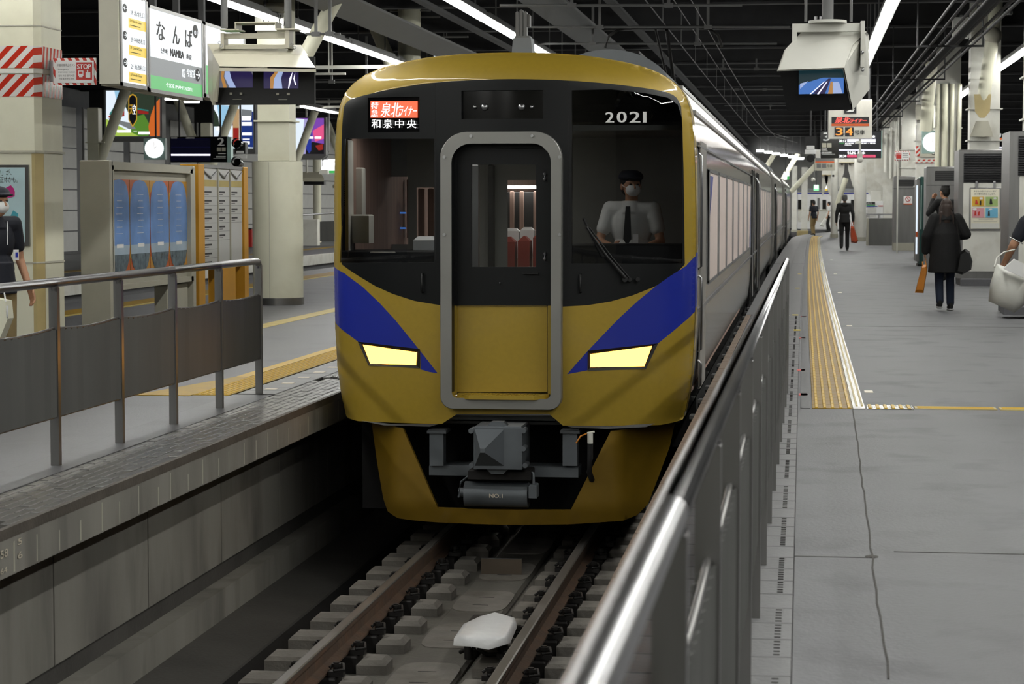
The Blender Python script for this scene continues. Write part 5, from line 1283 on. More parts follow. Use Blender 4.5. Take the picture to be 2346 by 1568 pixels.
for i, (px, py) in enumerate(((549, 332), (548, 374))): c = AT(px, py, Y-2); obj('signal_lamp', B().cyl(c+V((0, -.12, 0)), c+V((0, .08, 0)), .09, .08, 18).cyl(c+V((0, -.1, .02)), c+V((.0, -.25, .03)), .10, .10, 18, cap=False), 'black_gloss', t)
pole(t, 551, 326, Y-2)
# -------- lit advertisements --------
def adframe(lb, x0, y0, x1, y1, Y, depth=.4, left=0, right=0, lip=8):
    t = thing('lit_billboard', lb, 'billboard', AT((x0+x1)/2, y1+lip, Y))
    PX(x0-lip*.6, y0-3, x1+lip*.6, y1+lip*1.6, Y+.01, depth, 'fixture_grey', 'case', t); 
    if left: PX(x0-left, y0-2, x0-lip*.6, y1+lip*1.6, Y+.05, depth, 'black', 'side_panel', t)
    s = Sheet(Y, t); pole(t, (x0+x1)/2, y0, Y+.2, .03); return t, s
Y = 63.0
t, s = adframe('lit railway poster with a green train crossing autumn hills', 243, 208, 366, 312, Y, left=38)
def dense(pts): return pts
s.rect('print_sky', 'sc_skyw', 243, 208, 366, 312); s.poly('print_sky', 'sc_sky', [(262, 208), (305, 208), (300, 225), (268, 240)])
s.poly('print_forest', 'sc_forest', [(300, 208), (366, 212), (366, 312), (310, 312), (300, 270), (285, 240)]); s.poly('print_hill', 'sc_leaf', [(300, 270), (330, 262), (345, 290), (340, 312), (300, 312)])
s.poly('print_grass', 'sc_grass', [(243, 272), (262, 283), (300, 303), (318, 312), (243, 312)]); s.poly('print_maple', 'sc_orange', [(340, 290), (346, 262), (356, 236), (366, 226), (366, 312), (343, 312)])
s.poly('print_train', 'sc_teal', [(250, 262), (262, 243), (285, 228), (285, 256), (258, 270)]); s.poly('print_train', 'sc_dred', [(248, 266), (270, 258), (285, 254), (285, 266), (262, 270), (250, 270)])
s.poly('print_track', 'sc_grey', [(246, 270), (300, 282), (312, 296), (296, 296), (262, 279)]); s.poly('print_bridge', 'sc_dred', [(315, 252), (340, 256), (340, 262), (316, 260)]); s.poly('print_bridge', 'sc_teal', [(315, 248), (340, 252), (340, 255), (315, 251)])
s.poly('print_emblem', 'sc_gold', [(294, 224), (298, 218), (304, 215), (310, 218), (314, 224), (314, 275), (304, 292), (294, 275)]); s.poly('print_emblem', 'sc_dark', [(296, 225), (300, 220), (304, 218), (308, 220), (312, 225), (312, 274), (304, 288), (296, 274)])
s.text('lettering', 'sc_gold', [('天', 297, 240, 304, 262)], bold=.004); s.text('lettering', 'sc_wtxt', [('空', 304, 240, 311, 262)], bold=.004); s.multi('print_line', 'sc_wtxt', [R4(268, 298, 300, 304), R4(306, 300, 314, 301), R4(317, 302, 343, 308)])
Y = 73.0
t, s = adframe('lit sightseeing poster with blue sky and a blue text panel', 490, 240, 580, 340, Y, left=45)
s.rect('print_sky', 'sc_skyw', 490, 240, 580, 340); s.poly('print_sky', 'sc_sky', [(497, 240), (535, 243), (532, 285), (505, 290)]); s.poly('print_hill', 'sc_forest', [(490, 250), (500, 268), (503, 290), (490, 290)]); s.poly('print_hill', 'sc_ad2', [(510, 283), (520, 275), (533, 272), (533, 288), (512, 288)])
s.poly('print_tower', 'sc_tan', [(533, 248), (548, 250), (548, 335), (533, 333)]); s.poly('print_tower', 'sc_dred', [(534, 293), (547, 293), (547, 333), (534, 330)]); s.poly('print_panel', 'sc_ad2', [(553, 252), (580, 256), (580, 338), (553, 336)]); s.poly('print_panel', 'sc_grey', [(553, 250), (577, 253), (577, 272), (553, 270)])
s.multi('print_line', 'sc_wtxt', [R4(554, 266, 575, 276), R4(554, 280, 577, 288), R4(555, 304, 577, 310), R4(556, 318, 572, 320), R4(556, 324, 572, 331)]); s.multi('print_umbrella', 'sc_wtxt', [[(495, 298), (498, 290), (506, 290), (509, 298)], [(515, 300), (518, 292), (525, 292), (528, 300)]])
t, s = adframe('lit rocket poster in blue and magenta beside the train', 675, 271, 742, 353, 76.0, left=0)
s.rect('print_sky', 'sc_purple', 675, 271, 742, 353); s.poly('print_sky', 'sc_skyw', [(675, 271), (697, 273), (690, 353), (675, 353)]); s.poly('print_sky', 'sc_lav', [(697, 273), (705, 273), (700, 353), (690, 353)]); s.poly('print_glow', 'sc_pink', [(716, 300), (742, 285), (742, 318), (722, 325)]); s.poly('print_ground', 'sc_dark', [(700, 353), (702, 335), (716, 325), (742, 330), (742, 353)]); s.poly('print_glow', 'sc_dred', [(722, 334), (740, 330), (740, 343), (730, 345)])
s.poly('print_rocket', 'sc_rocket', [(701, 285), (704, 277), (708, 274), (712, 280), (714, 295), (713, 345), (708, 352), (702, 342)]); s.poly('print_rocket', 'sc_lav', [(703, 300), (711, 300), (711, 310), (703, 310)]); s.multi('print_line', 'sc_wtxt', [R4(703, 313, 718, 318), R4(721, 313, 736, 318)])
t, s = adframe('lit white and green poster high above the train roof', 994, 74, 1052, 142, 50.0, depth=.3, lip=3)
s.rect('print_field', 'sc_skyw', 994, 84, 1052, 142); s.poly('print_hill', 'sc_leaf', [(1008, 95), (1020, 92), (1024, 130), (1010, 134)]); s.poly('print_patch', 'sc_orange', [(1020, 90), (1032, 93), (1032, 104), (1022, 100)]); s.poly('print_patch', 'sc_dark', [(1040, 108), (1050, 110), (1050, 116), (1040, 114)])
t, s = adframe('lit blue board high above the train roof', 1071, 113, 1108, 135, 60.0, depth=.3, lip=3); s.rect('print_field', 'sc_blue', 1071, 113, 1108, 135); s.multi('print_line', 'sc_wtxt', lines(1074, [1100, 1096, 1102, 1098], [117, 121, 125, 129], 1.5), kind='stuff')
# hanging black backing frames and lit ribbed screens near the ceiling
for i in range(6):
    a = AT(912+22*i, 8+15*i, 42+.4*i); obj('light_shelf', B().box(a.x-.35, a.x+.45, a.y-.05, a.y+.05, a.z-.03, a.z).box(a.x, a.x+.02, a.y-.01, a.y+.01, a.z, max(a.z+.05, 6.7)), 'fixture_grey', label='thin grey ceiling bracket, %s of six beside the light row' % ('first', 'second', 'third', 'fourth', 'fifth', 'sixth')[i], cat='bracket', group='ceiling brackets')
# white horizontal beams behind the monitors
for i, (x0, x1, y, Y, th, lb) in enumerate(((722, 1010, 153, 40, 8, 'long white horizontal beam at the left shoulder of the train'), (715, 790, 169, 40.5, 5, 'thin white beam just below the long beam'), (690, 790, 233, 60, 6, 'short white beam above the rocket poster'), (672, 790, 245, 62, 5, 'pale beam directly over the rocket poster'))):
    PXa = RP(x0, y-th/2, x1, y+th/2, Y); o = B().box(PXa[0], PXa[1], Y, Y+.1, PXa[2], PXa[3]).box(PXa[0]+.3, PXa[0]+.32, Y+.04, Y+.06, PXa[3], 6.7); obj('crossbeam', o, 'white_paint', label=lb, cat='beam')
# ================= FAR LEFT =================
# white wall with dark joints
XW = -19.5
wl = obj('wall_left', B().box(XW-.3, XW-.02, 40, 140, ZP, 6.0), 'black', kind='structure')
src = None
for r_ in range(7):
    for k in range(13):
        y = 46+4.6*k; z = ZP+.1+.62*r_
        if src is None: o0 = (y, z); src = obj('wall_panel', B().bbox(XW-.05, XW, y, y+(3.9), z, z+.58, .005).box(XW-.05, XW-.04, y, y+.1, z, z+.1), 'wall_white', wl)
        else: inst(src, (0, y-o0[0], z-o0[1]), wl)
obj('wall_back', B().box(-24, -3, 139.7, 140, -.5, 6.9), 'wall_white', kind='structure')
# slender far columns with V struts
for i, Y in enumerate((54, 64.6, 75.2, 85.8)):
    x = -15.7; t = thing('slender_column', 'slim cream column on the far platform, %s from the taped pillar' % ('first', 'second', 'third', 'fourth')[i], 'column', (x, Y, ZP))
    obj('shaft', B().bbox(x-.16, x+.13, Y-.15, Y+.15, ZP, 5.0, .02), 'cream_paint', t)
    for z in (2.6, 3.5, 4.1): obj('collar', B().box(x-.2, x+.3, Y-.2, Y+.2, z, z+.03), 'cream_paint', t)
    for s in (-1, 1):
        if i == 0 and s < 0: continue
        obj('v_strut', B().cyl((x+s*.1, Y, 3.6), (x+s*.95, Y, 5.8), .14, n=12), 'cream_paint', t)
    obj('conduit', B().cyl((x-.25, Y-.2, ZP), (x-.25, Y-.2, 5.0), .03, n=8), 'fixture_grey', t)
# waiting chairs
for i in range(3):
    x = -17.6+.55*i; Y = 62
    t = thing('platform_chair', 'cream plastic platform chair behind the slim column, %s of three' % ('left', 'middle', 'right')[i], 'chair', (x, Y, ZP), 'cream waiting chairs')
    obj('seat', B().bbox(x-.2, x+.2, Y-.2, Y+.2, ZP+.42, ZP+.46), 'white_paint', t); obj('backrest', B().prism([(x-.2, Y+.18, ZP+.44), (x+.2, Y+.18, ZP+.44), (x+.16, Y+.3, ZP+.85), (x-.16, Y+.3, ZP+.85)], (0, .03, 0)), 'white_paint', t)
    for s in (-1, 1): obj('leg', B().cyl((x+s*.14, Y, ZP), (x+s*.14, Y, ZP+.42), .02, n=6), 'fixture_grey', t)
# behind the round column: barrier, hanging hooded monitor, pipe, exit sign
t = thing('concrete_barrier', 'low grey barrier panel behind the round column', 'barrier', AT(712, 562, 75))
PX(690, 503, 727, 563, 75, .4, 'white_paint', 'panel', t); PX(727, 508, 768, 553, 78, .1, 'steel_louvre', 'mesh_panel', t); obj('rail', B().cyl(AT(690, 493, 75), AT(770, 488, 76), .03, n=8), 'steel', t)
t = thing('hooded_screen', 'small hooded screen behind the round column', 'monitor', AT(720, 425, 80))
p = [AT(692, 402, 80), AT(734, 402, 80), AT(742, 416, 79.5), AT(692, 416, 79.5)]; obj('hood', B().prism(p, (0, .02, .12)), 'housing_cream', t); PX(696, 415, 742, 424, 80, .3, 'black', 'screen_case', t); pole(t, 703, 402, 80, .04, 'white_paint')
t = thing('wall_column', 'cream column behind the small hooded screen', 'column', AT(724, 500, 84)); x = AT(724, 0, 84).x
obj('shaft', B().cyl((x, 84, ZP), (x, 84, 5.5), .16, n=16), 'cream_paint', t)
obj('curved_pipe', B().tube([AT(753, 250, 70), AT(753, 345, 70), AT(750, 358, 70), AT(738, 366, 70)], .04, 10).cyl(AT(753, 250, 70), (AT(753, 250, 70).x, 70, 6.7), .04), 'fixture_grey', label='curved grey pipe hanging right of the rocket poster', cat='pipe')
t = thing('speaker', 'small white speaker hooked under the curved grey pipe', 'speaker', AT(741, 395, 69.5)); PX(731, 389, 751, 399, 69.5, .2, 'white_paint', 'body', t, bev=.03)
obj('hook', B().tube([AT(738, 366, 69.6), AT(738, 380, 69.6), AT(733, 390, 69.6)], .012), 'steel', t)
t = thing('exit_sign', 'lit white and green sign partly behind the train at left', 'sign', AT(742, 397, 90)); PX(722, 365, 770, 397, 90, .1, 'sc_white', 'lit_face', t); PX(722, 391, 770, 397, 89.98, .02, 'sc_green', 'green_band', t); pole(t, 745, 365, 90)
t = thing('fire_cabinet', 'small red cabinet between the notice board and the round column', 'cabinet', AT(571, 570, 75)); PX(564, 525, 577, 570, 75, .2, 'red', 'body', t); PX(565, 523, 576, 526, 74.98, .2, 'black', 'lid', t)
obj('arch_door', B().tube([AT(745, 560, 100), AT(745, 440, 100), AT(750, 430, 100), AT(770, 426, 100)], .08), 'grey_paint', label='grey arched doorway on the far wall beside the train', cat='doorway')
# ================= RIGHT SIDE =================
# columns with straps and braces
def rcol(Y, lb, m='cream_paint', tape=False, zb=ZP):
    t = thing('steel_column', lb, 'column', (5.6, Y, ZP)); x0, x1 = 5.34, 5.90
    if Y > 60: x0 += shift(Y)*.8; x1 += shift(Y)*.8
    obj('shaft', B().bbox(x0, x1, Y, Y+.5, zb, 6.7, .02), 'white_paint', t)
    for z in (3.05, 3.75, 4.35): obj('strap', B().box(x0-.05, x1+.05, Y-.03, Y+.53, z, z+.025), 'white_paint', t)
    return t, x0, x1
tA, xa, xb = rcol(42.5, 'big white column with a round ended diagonal pipe above the tall stainless cabinet')
a = AT(2275, 82, 41.6); c = AT(2250, 245, 41.9)
obj('brace_tube', B().cyl(a, c, .125, .12, 20), 'cream_paint', tA, label='diagonal pipe'); obj('brace_ball', B().sph(a, .165, 20, 14), 'grey_paint', tA)
obj('brace_tube', B().cyl(a+V((0, .1, 0)), AT(2288, -40, 41.9), .12, n=20), 'cream_paint', tA)
obj('brace_cup', B().prism([AT(2232, 216, 41.75), AT(2271, 216, 41.75), AT(2268, 255, 41.75), AT(2256, 270, 41.75), AT(2245, 270, 41.75), AT(2234, 255, 41.75)], (0, .06, 0)), 'cream_yellowed', tA)
obj('brace_foot', B().prism([AT(2236, 277, 42.3), AT(2264, 277, 42.3), AT(2276, 313, 42.3), AT(2222, 313, 42.3)], (0, .1, 0)), 'grey_paint', tA)
PX(2240, 26, 2320, 33, 41.9, .2, 'white_paint', 'clamp_bar', tA)
b = B()
for px in (2243, 2314): p = AT(px, 24, 41.9); b.cyl(p+V((0, 0, -.08)), p+V((0, 0, .1)), .04, n=8)
obj('clamp_bolt', b, 'steel', tA, kind='stuff')
t = thing('conduit_box', 'beige junction box on the big white column, top right', 'box', AT(2200, 85, 42)); PX(2184, 39, 2220, 86, 41.8, .35, 'bag_white', 'box', t); PX(2199, 34, 2206, 39, 41.85, .05, 'steel', 'gland', t); b = B().cyl(AT(2220, 45, 42), AT(2232, 43, 42), .012).cyl(AT(2220, 73, 42), AT(2232, 71, 42), .012); obj('fixing', b, 'steel', t)
t, x0, x1 = rcol(31.9, 'white column at the right border of the photo')
tB, x0, x1 = rcol(53.1, 'white pipe clad column beside the right platform clock')
for k in range(4): obj('pipe', B().cyl((x0+.02+.17*k, 53.0, ZP), (x0+.02+.17*k, 53.0, 5.4), .05+.02*(k == 1), n=12), 'cream_paint', tB)
obj('brace_tube', B().cyl(AT(2135, 140, 52), AT(2120, 300, 52.3), .14, n=16), 'cream_paint', tB)
tC, x0, x1 = rcol(63.7, 'white column with red and white hazard tape behind the green vending machine')
for (ya_, yc_) in ((335, 358), (366, 374)): z1, z0 = AT(2110, ya_, 63.7).z, AT(2110, yc_, 63.7).z; obj('hazard_tape', B().box(x0-.01, x1+.01, 63.68, 64.2, z0, z1), 'tape', tC)
obj('tape_panel', B().box(x0+.1, x1+.005, 63.66, 63.7, AT(0, 366, 63.7).z, AT(0, 340, 63.7).z), 'grey_paint', tC)
PX(2098, 240, 2118, 275, 63.5, .2, 'grey_paint', 'switch_box', tC)
for i, Y in enumerate((74.3, 84.9, 95.5, 106.1)):
    t, x0, x1 = rcol(Y, 'white column in the far right row, %s behind the hazard taped column' % ('first', 'second', 'third', 'fourth')[i])
    b = B(); 
    for k in range(3): b.cyl((x0-.2-.16*k, Y, 3.2+.2*k), (x0-.2-.16*k, Y, 5.3-.2*k), .05, n=8)
    obj('drain_pipe', b, 'white_paint', t, kind='stuff'); obj('gusset', B().prism([(x0-.9, Y+.2, 4.7), (x0, Y+.2, 5.2), (x0, Y+.2, 2.7), (x0-.35, Y+.2, 2.9), (x0-.9, Y+.2, 3.4)], (0, .05, 0)), 'white_paint', t)
# stainless cabinets / air units
def cab(lb, x0, y0, x1, Y, depth, m='steel_brushed', cat='cabinet', name='air_unit_cabinet', zb=ZP):
    X0 = AT(x0, 500, Y).x; X1 = AT(x1, 500, Y).x; zt = AT((x0+x1)/2, y0, Y).z
    t = thing(name, lb, cat, ((X0+X1)/2, Y, ZP)); return t, X0, X1, zt
t, X0, X1, zt = cab('tall stainless air unit with black grille and manners poster on its white door', 2195, 343, 2334, 41.2, 1.0); Y = 41.2
obj('cabinet_body', B().bbox(X0, X1, Y, Y+1.2, ZP+.14, zt, .01), 'steel_brushed', t); obj('plinth', B().bbox(X0+.05, X1+.05, Y-.06, Y+1.2, ZP, ZP+.14, .02), 'concrete_floor', t)
gx0, gx1, gz0, gz1 = RP(2208, 352, 2306, 418, Y-.01); g = obj('grille_panel', B().box(gx0, gx1, Y-.02, Y, gz0, gz1), 'black', t)
s0_ = None
for k in range(16):
    z = gz0+.02+k*(gz1-gz0-.03)/16
    if s0_ is None: z00 = z; s0_ = obj('louvre', B().prism([(gx0, Y-.045, z), (gx0, Y-.02, z+.02), (gx0, Y-.02, z+.012), (gx0, Y-.045, z-.006)], (gx1-gx0, 0, 0)), 'beam_dark', g)
    else: inst(s0_, (0, 0, z-z00), g)
dx0, dx1, dz0, dz1 = RP(2206, 420, 2304, 622, Y-.01); dd = obj('white_door', B().bbox(dx0, dx1, Y-.025, Y, dz0, dz1, .004), 'white_paint', t)
PX(2310, 495, 2320, 592, Y-.02, .02, 'grille', 'side_grille', t)
po = thing('manners_poster', 'framed manners poster with four coloured squares on the white cabinet door', 'poster', AT(2256, 527, Y-.05))
PX(2221, 430, 2293, 528, Y-.05, .02, 'steel_brushed', 'poster_frame', po)
for px in (2237, 2278): PX(px-2, 415, px+3, 432, Y-.06, .03, 'steel', 'poster_hook', po)
s = Sheet(Y-.055, po); s.rect('poster_sheet', mat('poster_cream', 'e9e4cf', .4), 2224, 433, 2290, 525)
s.text('lettering', 'ink', [('あなたのあたたかい一言が', 2231, 436, 2283, 440), ('町や車内を明るくします。', 2233, 443, 2281, 447)])
for nm, col_, q in (('yellow', 'd9ad3a', (2227, 451, 2255, 473)), ('green', 'a3bb74', (2258, 451, 2286, 473)), ('pink', 'd99aa0', (2227, 477, 2255, 499)), ('blue', '6fb2cf', (2258, 477, 2286, 499))):
    s.rect('colour_square', mat('print_'+nm, col_, .4), *q)
s.multi('print_bubble', 'white', [[(2243, 454), (2247, 452), (2252, 453), (2251, 457), (2245, 457)], [(2276, 453), (2281, 452), (2284, 455), (2280, 457), (2276, 456)], [(2228, 478), (2236, 477), (2238, 480), (2233, 482), (2229, 481)], [(2265, 479), (2271, 478), (2274, 480), (2268, 482)]], kind='stuff')
s.multi('print_figure', 'red', [[(2235, 458), (2238, 458), (2241, 468), (2234, 468)], [(2233, 484), (2236, 484), (2237, 494), (2232, 494)], [(2241, 486), (2245, 484), (2244, 494), (2240, 494)]], kind='stuff'); s.multi('print_figure', 'ink', [[(2268, 456), (2272, 456), (2274, 468), (2267, 468)], [(2264, 484), (2267, 484), (2268, 495), (2263, 495)], [(2245, 460), (2248, 460), (2248, 470), (2244, 470)]], kind='stuff')
s.multi('small_print', 'grey_paint', [R4(2242, 503, 2276, 504), R4(2230, 507, 2284, 508)], kind='stuff'); s.rect('pale_strip', 'bag_white', 2225, 512, 2289, 524)
t, X0, X1, zt = cab('stainless air unit cut by the right border, black grille on top', 2311, 300, 2500, 30.6, 1.0); Y = 30.6
obj('cabinet_body', B().bbox(X0, X1, Y, Y+1.2, ZP+.12, zt, .01), 'steel_brushed', t); obj('plinth', B().bbox(X0-.02, X1, Y-.06, Y+1.2, ZP, ZP+.12, .02), 'concrete_floor', t)
gx0, gx1, gz0, gz1 = RP(2333, 312, 2480, 402, Y-.01); g = obj('grille_panel', B().box(gx0, gx1, Y-.02, Y, gz0, gz1), 'black', t); s0_ = None
for k in range(16):
    z = gz0+.02+k*(gz1-gz0-.03)/16
    if s0_ is None: z00 = z; s0_ = obj('louvre', B().prism([(gx0, Y-.045, z), (gx0, Y-.02, z+.02), (gx0, Y-.02, z+.012), (gx0, Y-.045, z-.006)], (gx1-gx0, 0, 0)), 'beam_dark', g)
    else: inst(s0_, (0, 0, z-z00), g)
PX(2334, 404, 2480, 690, Y-.02, .02, 'white_paint', 'white_door', t)
t, X0, X1, zt = cab('grey steel cabinet with a vent slot behind the suited man', 2121, 382, 2196, 52.0, 1.0); Y = 52.0
obj('cabinet_body', B().bbox(X0, X1, Y, Y+1.0, ZP, zt, .02), 'steel_brushed', t); PX(2142, 392, 2192, 415, Y-.01, .01, 'grille', 'vent_slot', t); PX(2122, 424, 2196, 425, Y-.01, .01, 'black', 'panel_seam', t)
t, X0, X1, zt = cab('far grey steel cabinet with a no smoking notice', 2047, 404, 2098, 72.0, 1.0); Y = 72.0
obj('cabinet_body', B().bbox(X0, X1, Y, Y+1.0, ZP+.25, zt, .02), 'steel_brushed', t); obj('plinth', B().box(X0, X1, Y, Y+1, ZP, ZP+.25), 'grey_paint', t); PX(2058, 412, 2094, 427, Y-.02, .02, 'grille', 'vent_slot', t); PX(2047, 432, 2098, 433, Y-.01, .01, 'black', 'panel_seam', t)
n = thing('no_smoking_notice', 'white no smoking notice on the far grey cabinet', 'notice', AT(2080, 468, Y-.05)); PX(2070, 450, 2090, 469, Y-.05, .02, 'white', 'notice_sheet', n); s = Sheet(Y-.06, n)
s.poly('red_ring', 'red', [(2080+6*math.cos(i*.39), 456.5+6*math.sin(i*.39)) for i in range(16)]); s.poly('ring_inside', 'white', [(2080+4.6*math.cos(i*.39), 456.5+4.6*math.sin(i*.39)) for i in range(16)]); s.poly('red_bar', 'red', [(2076, 453), (2077, 452), (2084, 460), (2083, 461)]); s.rect('orange_band', 'orange', 2070, 466.5, 2090, 469)
# green vending machine seen edge on
t = thing('vending_machine', 'dark green vending machine seen edge on before the grey cabinet', 'vending machine', AT(2108, 610, 54)); 
X = AT(2098, 600, 54).x
obj('machine_body', B().bbox(X+.08, X+.75, 54.0, 54.9, ZP+.05, AT(2108, 405, 54).z, .02), 'teal', t); obj('front_panel', B().bbox(X, X+.09, 54.0, 54.9, ZP+.12, AT(2108, 408, 54).z-.02, .02), 'steel_brushed', t)
obj('lit_strip', B().box(X-.01, X+.03, 53.985, 54.0, ZP+.3, AT(2108, 425, 54).z), 'sc_skyw', t); obj('lit_strip', B().box(X+.1, X+.125, 53.985, 54.0, ZP+.9, AT(2108, 425, 54).z), 'teal_light', t); obj('orange_mark', B().box(X-.01, X+.04, 53.98, 54.0, 1.75, 1.88), 'orange', t); obj('machine_foot', B().box(X+.05, X+.7, 54.05, 54.8, ZP, ZP+.06), 'black', t)
# clock, boards
Y = 54.0
t = thing('platform_clock', 'lit round clock in a pale blue case on the right platform', 'clock', AT(2130, 352, Y)); PX(2112, 299, 2160, 352, Y, .15, 'teal_light', 'case', t); c = AT(2136, 326, Y); obj('lit_dial', B().cyl(c+V((0, -.01, 0)), c, .23, n=36), 'sc_white', t); obj('clock_hands', B().box(c.x-.005, c.x+.005, c.y-.016, c.y-.011, c.z, c.z+.15).box(c.x-.1, c.x, c.y-.016, c.y-.011, c.z-.005, c.z+.006), 'grey_paint', t); obj('arm', B().box(c.x, 5.4, 54.1, 54.14, c.z-.3, c.z-.27), 'dark_iron', t); pole(t, 2136, 299, Y+.1, .03, 'cream_paint')
Y = 58.0
t = thing('departure_board', 'black departure board numbered 3 with lit blue timetable', 'board', AT(1950, 363, Y)); PX(1880, 300, 2019, 363, Y, .25, 'black_gloss', 'case', t); PX(2019, 300, 2021, 362, Y, .2, 'teal_light', 'end_cap', t)
s = Sheet(Y-.004, t); s.rect('lit_screen', 'sc_navybg', 1921, 302, 2018, 361)
s.text('lettering', 'white', [('3', 1887, 304, 1900, 323), ('高野', 1883, 340, 1894, 344), ('泉北高速線', 1883, 348, 1905, 352)], bold=.012); s.multi('grey_field', 'grey_paint', [R4(1883, 328, 1893, 338), R4(1895, 328, 1905, 338)]); s.multi('small_print', 'white', [R4(1883, 345, 1896, 346), R4(1883, 353, 1913, 354)], kind='stuff')
s.rect('lit_bar', 'sc_bar', 1941, 319, 2006, 326); s.rect('pink_bar', 'sc_pinkbar', 1941, 355, 2006, 361); s.rect('lit_bar', 'sc_bar', 1922, 342.5, 2018, 345.5)
s.text('lettering', 'sc_wtxt', [('20:17', 1922, 320, 1939, 326), ('20:34', 1922, 355, 1939, 361), ('央', 1998, 310, 2005, 317), ('橋本', 1965, 347, 1982, 354), ('りんかん', 1942, 347, 1961, 354), ('停車駅 天下茶屋・堺東', 1936, 327, 2006, 330), ('1号車から', 1936, 331, 1950, 334)], bold=.006); s.text('lettering', 'sc_green', [('停車駅', 1923, 327, 1934, 330)]); s.text('lettering', 'sc_dred', [('Express Koyasan Hashimoto', 1943, 356, 2004, 360)])
pole(t, 1890, 300, Y); pole(t, 2010, 300, Y)
t = thing('departure_board', 'black departure board at the right border with lit lines', 'board', AT(2290, 341, 60)); PX(2262, 303, 2330, 341, 60, .2, 'black_gloss', 'case', t); s = Sheet(59.99, t); s.text('lettering', 'sc_wtxt', [('急行', 2276, 306, 2293, 314), ('三国', 2301, 306, 2318, 314)], bold=.012); s.rect('orange_bar', 'sc_orange', 2276, 316, 2311, 322); s.text('lettering', 'sc_wtxt', [('Express', 2277, 317, 2291, 321)]); s.rect('lit_bar', 'sc_bar', 2274, 337, 2312, 340); pole(t, 2290, 303, 60)
def carsign(lb, x0, y0, x1, y1, Y, lit):
    t = thing('car_number_sign', lb, 'sign', AT((x0+x1)/2, y1, Y)); PX(x0, y0, x1, y1, Y, .15, 'grey_paint' if not lit else 'cab_light', 'case', t); s = Sheet(Y-.004, t)
    def m(u, v): return (x0+(x1-x0)*u, y1-(y1-y0)*(1-v) if 0 else y0+(y1-y0)*v)
    return t, s
t, s = carsign('hanging grey train position sign with red and amber lit characters', 1898, 228, 1998, 318, 45, True)
s.rect('led_window', 'sc_dark', 1905, 268, 1991, 283); s.text('lettering', 'sc_redtxt', [('泉北', 1912, 268, 1945, 282), ('ライナー', 1946, 272, 1984, 281)], bold=.006, shear=.3); s.rect('orange_band', 'orange', 1905, 283.5, 1991, 289)
s.multi('led_window', 'sc_dark', [R4(1912, 292, 1932, 312), R4(1936, 292, 1956, 312)]); s.text('lettering', 'sc_amber', [('3', 1915, 293, 1930, 310), ('4', 1938, 293, 1953, 310)], bold=.006); s.text('lettering', 'ink', [('号車', 1958, 298, 1981, 309), ('・', 1932, 306, 1935, 309)], bold=.004)
s.rect('icon_field', 'ink', 1934, 225, 1962, 260); s.multi('icon', 'white', [[(1938, 257), (1955, 256), (1958, 250), (1946, 252)]])
PX(1896, 150, 1900, 318, 45.02, .1, 'fixture_grey', 'side_post', t); pole(t, 1905, 228, 45.1, .03); pole(t, 1992, 228, 45.1, .03)
b = B().cyl(AT(1970, 318, 45.05), AT(1970, 352, 45.05), .02).bbox(AT(1963, 0, 45).x, AT(1977, 0, 45).x, 45, 45.12, AT(0, 336, 45).z, AT(0, 330, 45).z, .01); obj('camera_stem', b, 'white_paint', t); obj('dome_camera', B().sph(AT(1970, 366, 45.05), .065, 14, 10).cyl(AT(1970, 352, 45.05), AT(1970, 362, 45.05), .06, .05), 'white_paint', t)
t, s = carsign('far grey train position sign with unlit windows', 1866, 363, 1913, 391, 82, False)
s.rect('dark_band', 'fixture_grey', 1868, 363, 1911, 370); s.rect('orange_band', 'orange', 1868, 370, 1911, 373); s.multi('unlit_window', 'fixture_grey', [R4(1871, 375, 1881, 385), R4(1883, 375, 1893, 385)]); s.text('lettering', 'ink', [('号車', 1895, 377, 1907, 384)]); pole(t, 1880, 363, 82); pole(t, 1905, 363, 82)
t = thing('platform_signal', 'black hanging signal with round lamp left of departure board 3', 'signal', AT(1857, 372, 56)); PX(1845, 312, 1869, 340, 56, .2, 'black', 'lamp_box', t); PX(1847, 334, 1866, 342, 55.98, .02, 'white', 'label_plate', t); PX(1844, 343, 1870, 353, 55.98, .02, 'white', 'label_plate', t); c = AT(1857, 363, 56); obj('signal_lamp', B().cyl(c+V((0, -.1, 0)), c+V((0, .05, 0)), .1, .09, 20), 'black_gloss', t); pole(t, 1857, 312, 56.1)
PX(1869, 343, 1879, 362, 57, .1, 'white_paint', 'side_plate', t)
t = thing('emergency_stop_sign', 'small red bordered stop button sign far along the right platform', 'sign', AT(2067, 368, 68)); PX(2050, 346, 2085, 368, 68, .02, 'tape_sign', 'sign_board', t); s = Sheet(67.98, t); s.rect('sign_face', 'white', 2052, 348, 2083, 366); s.rect('stop_field', 'red', 2053, 350, 2065, 364); s.text('lettering', 'white', [('STOP', 2054, 351, 2064, 355)]); s.multi('small_print', 'ink', [R4(2068, 352, 2081, 353), R4(2068, 356, 2080, 357), R4(2068, 360, 2081, 361)], kind='stuff')
obj('stop_post', B().box(AT(2060, 0, 68).x, AT(2063, 0, 68).x, 68.02, 68.1, ZP, 5.2), 'white_paint', t)
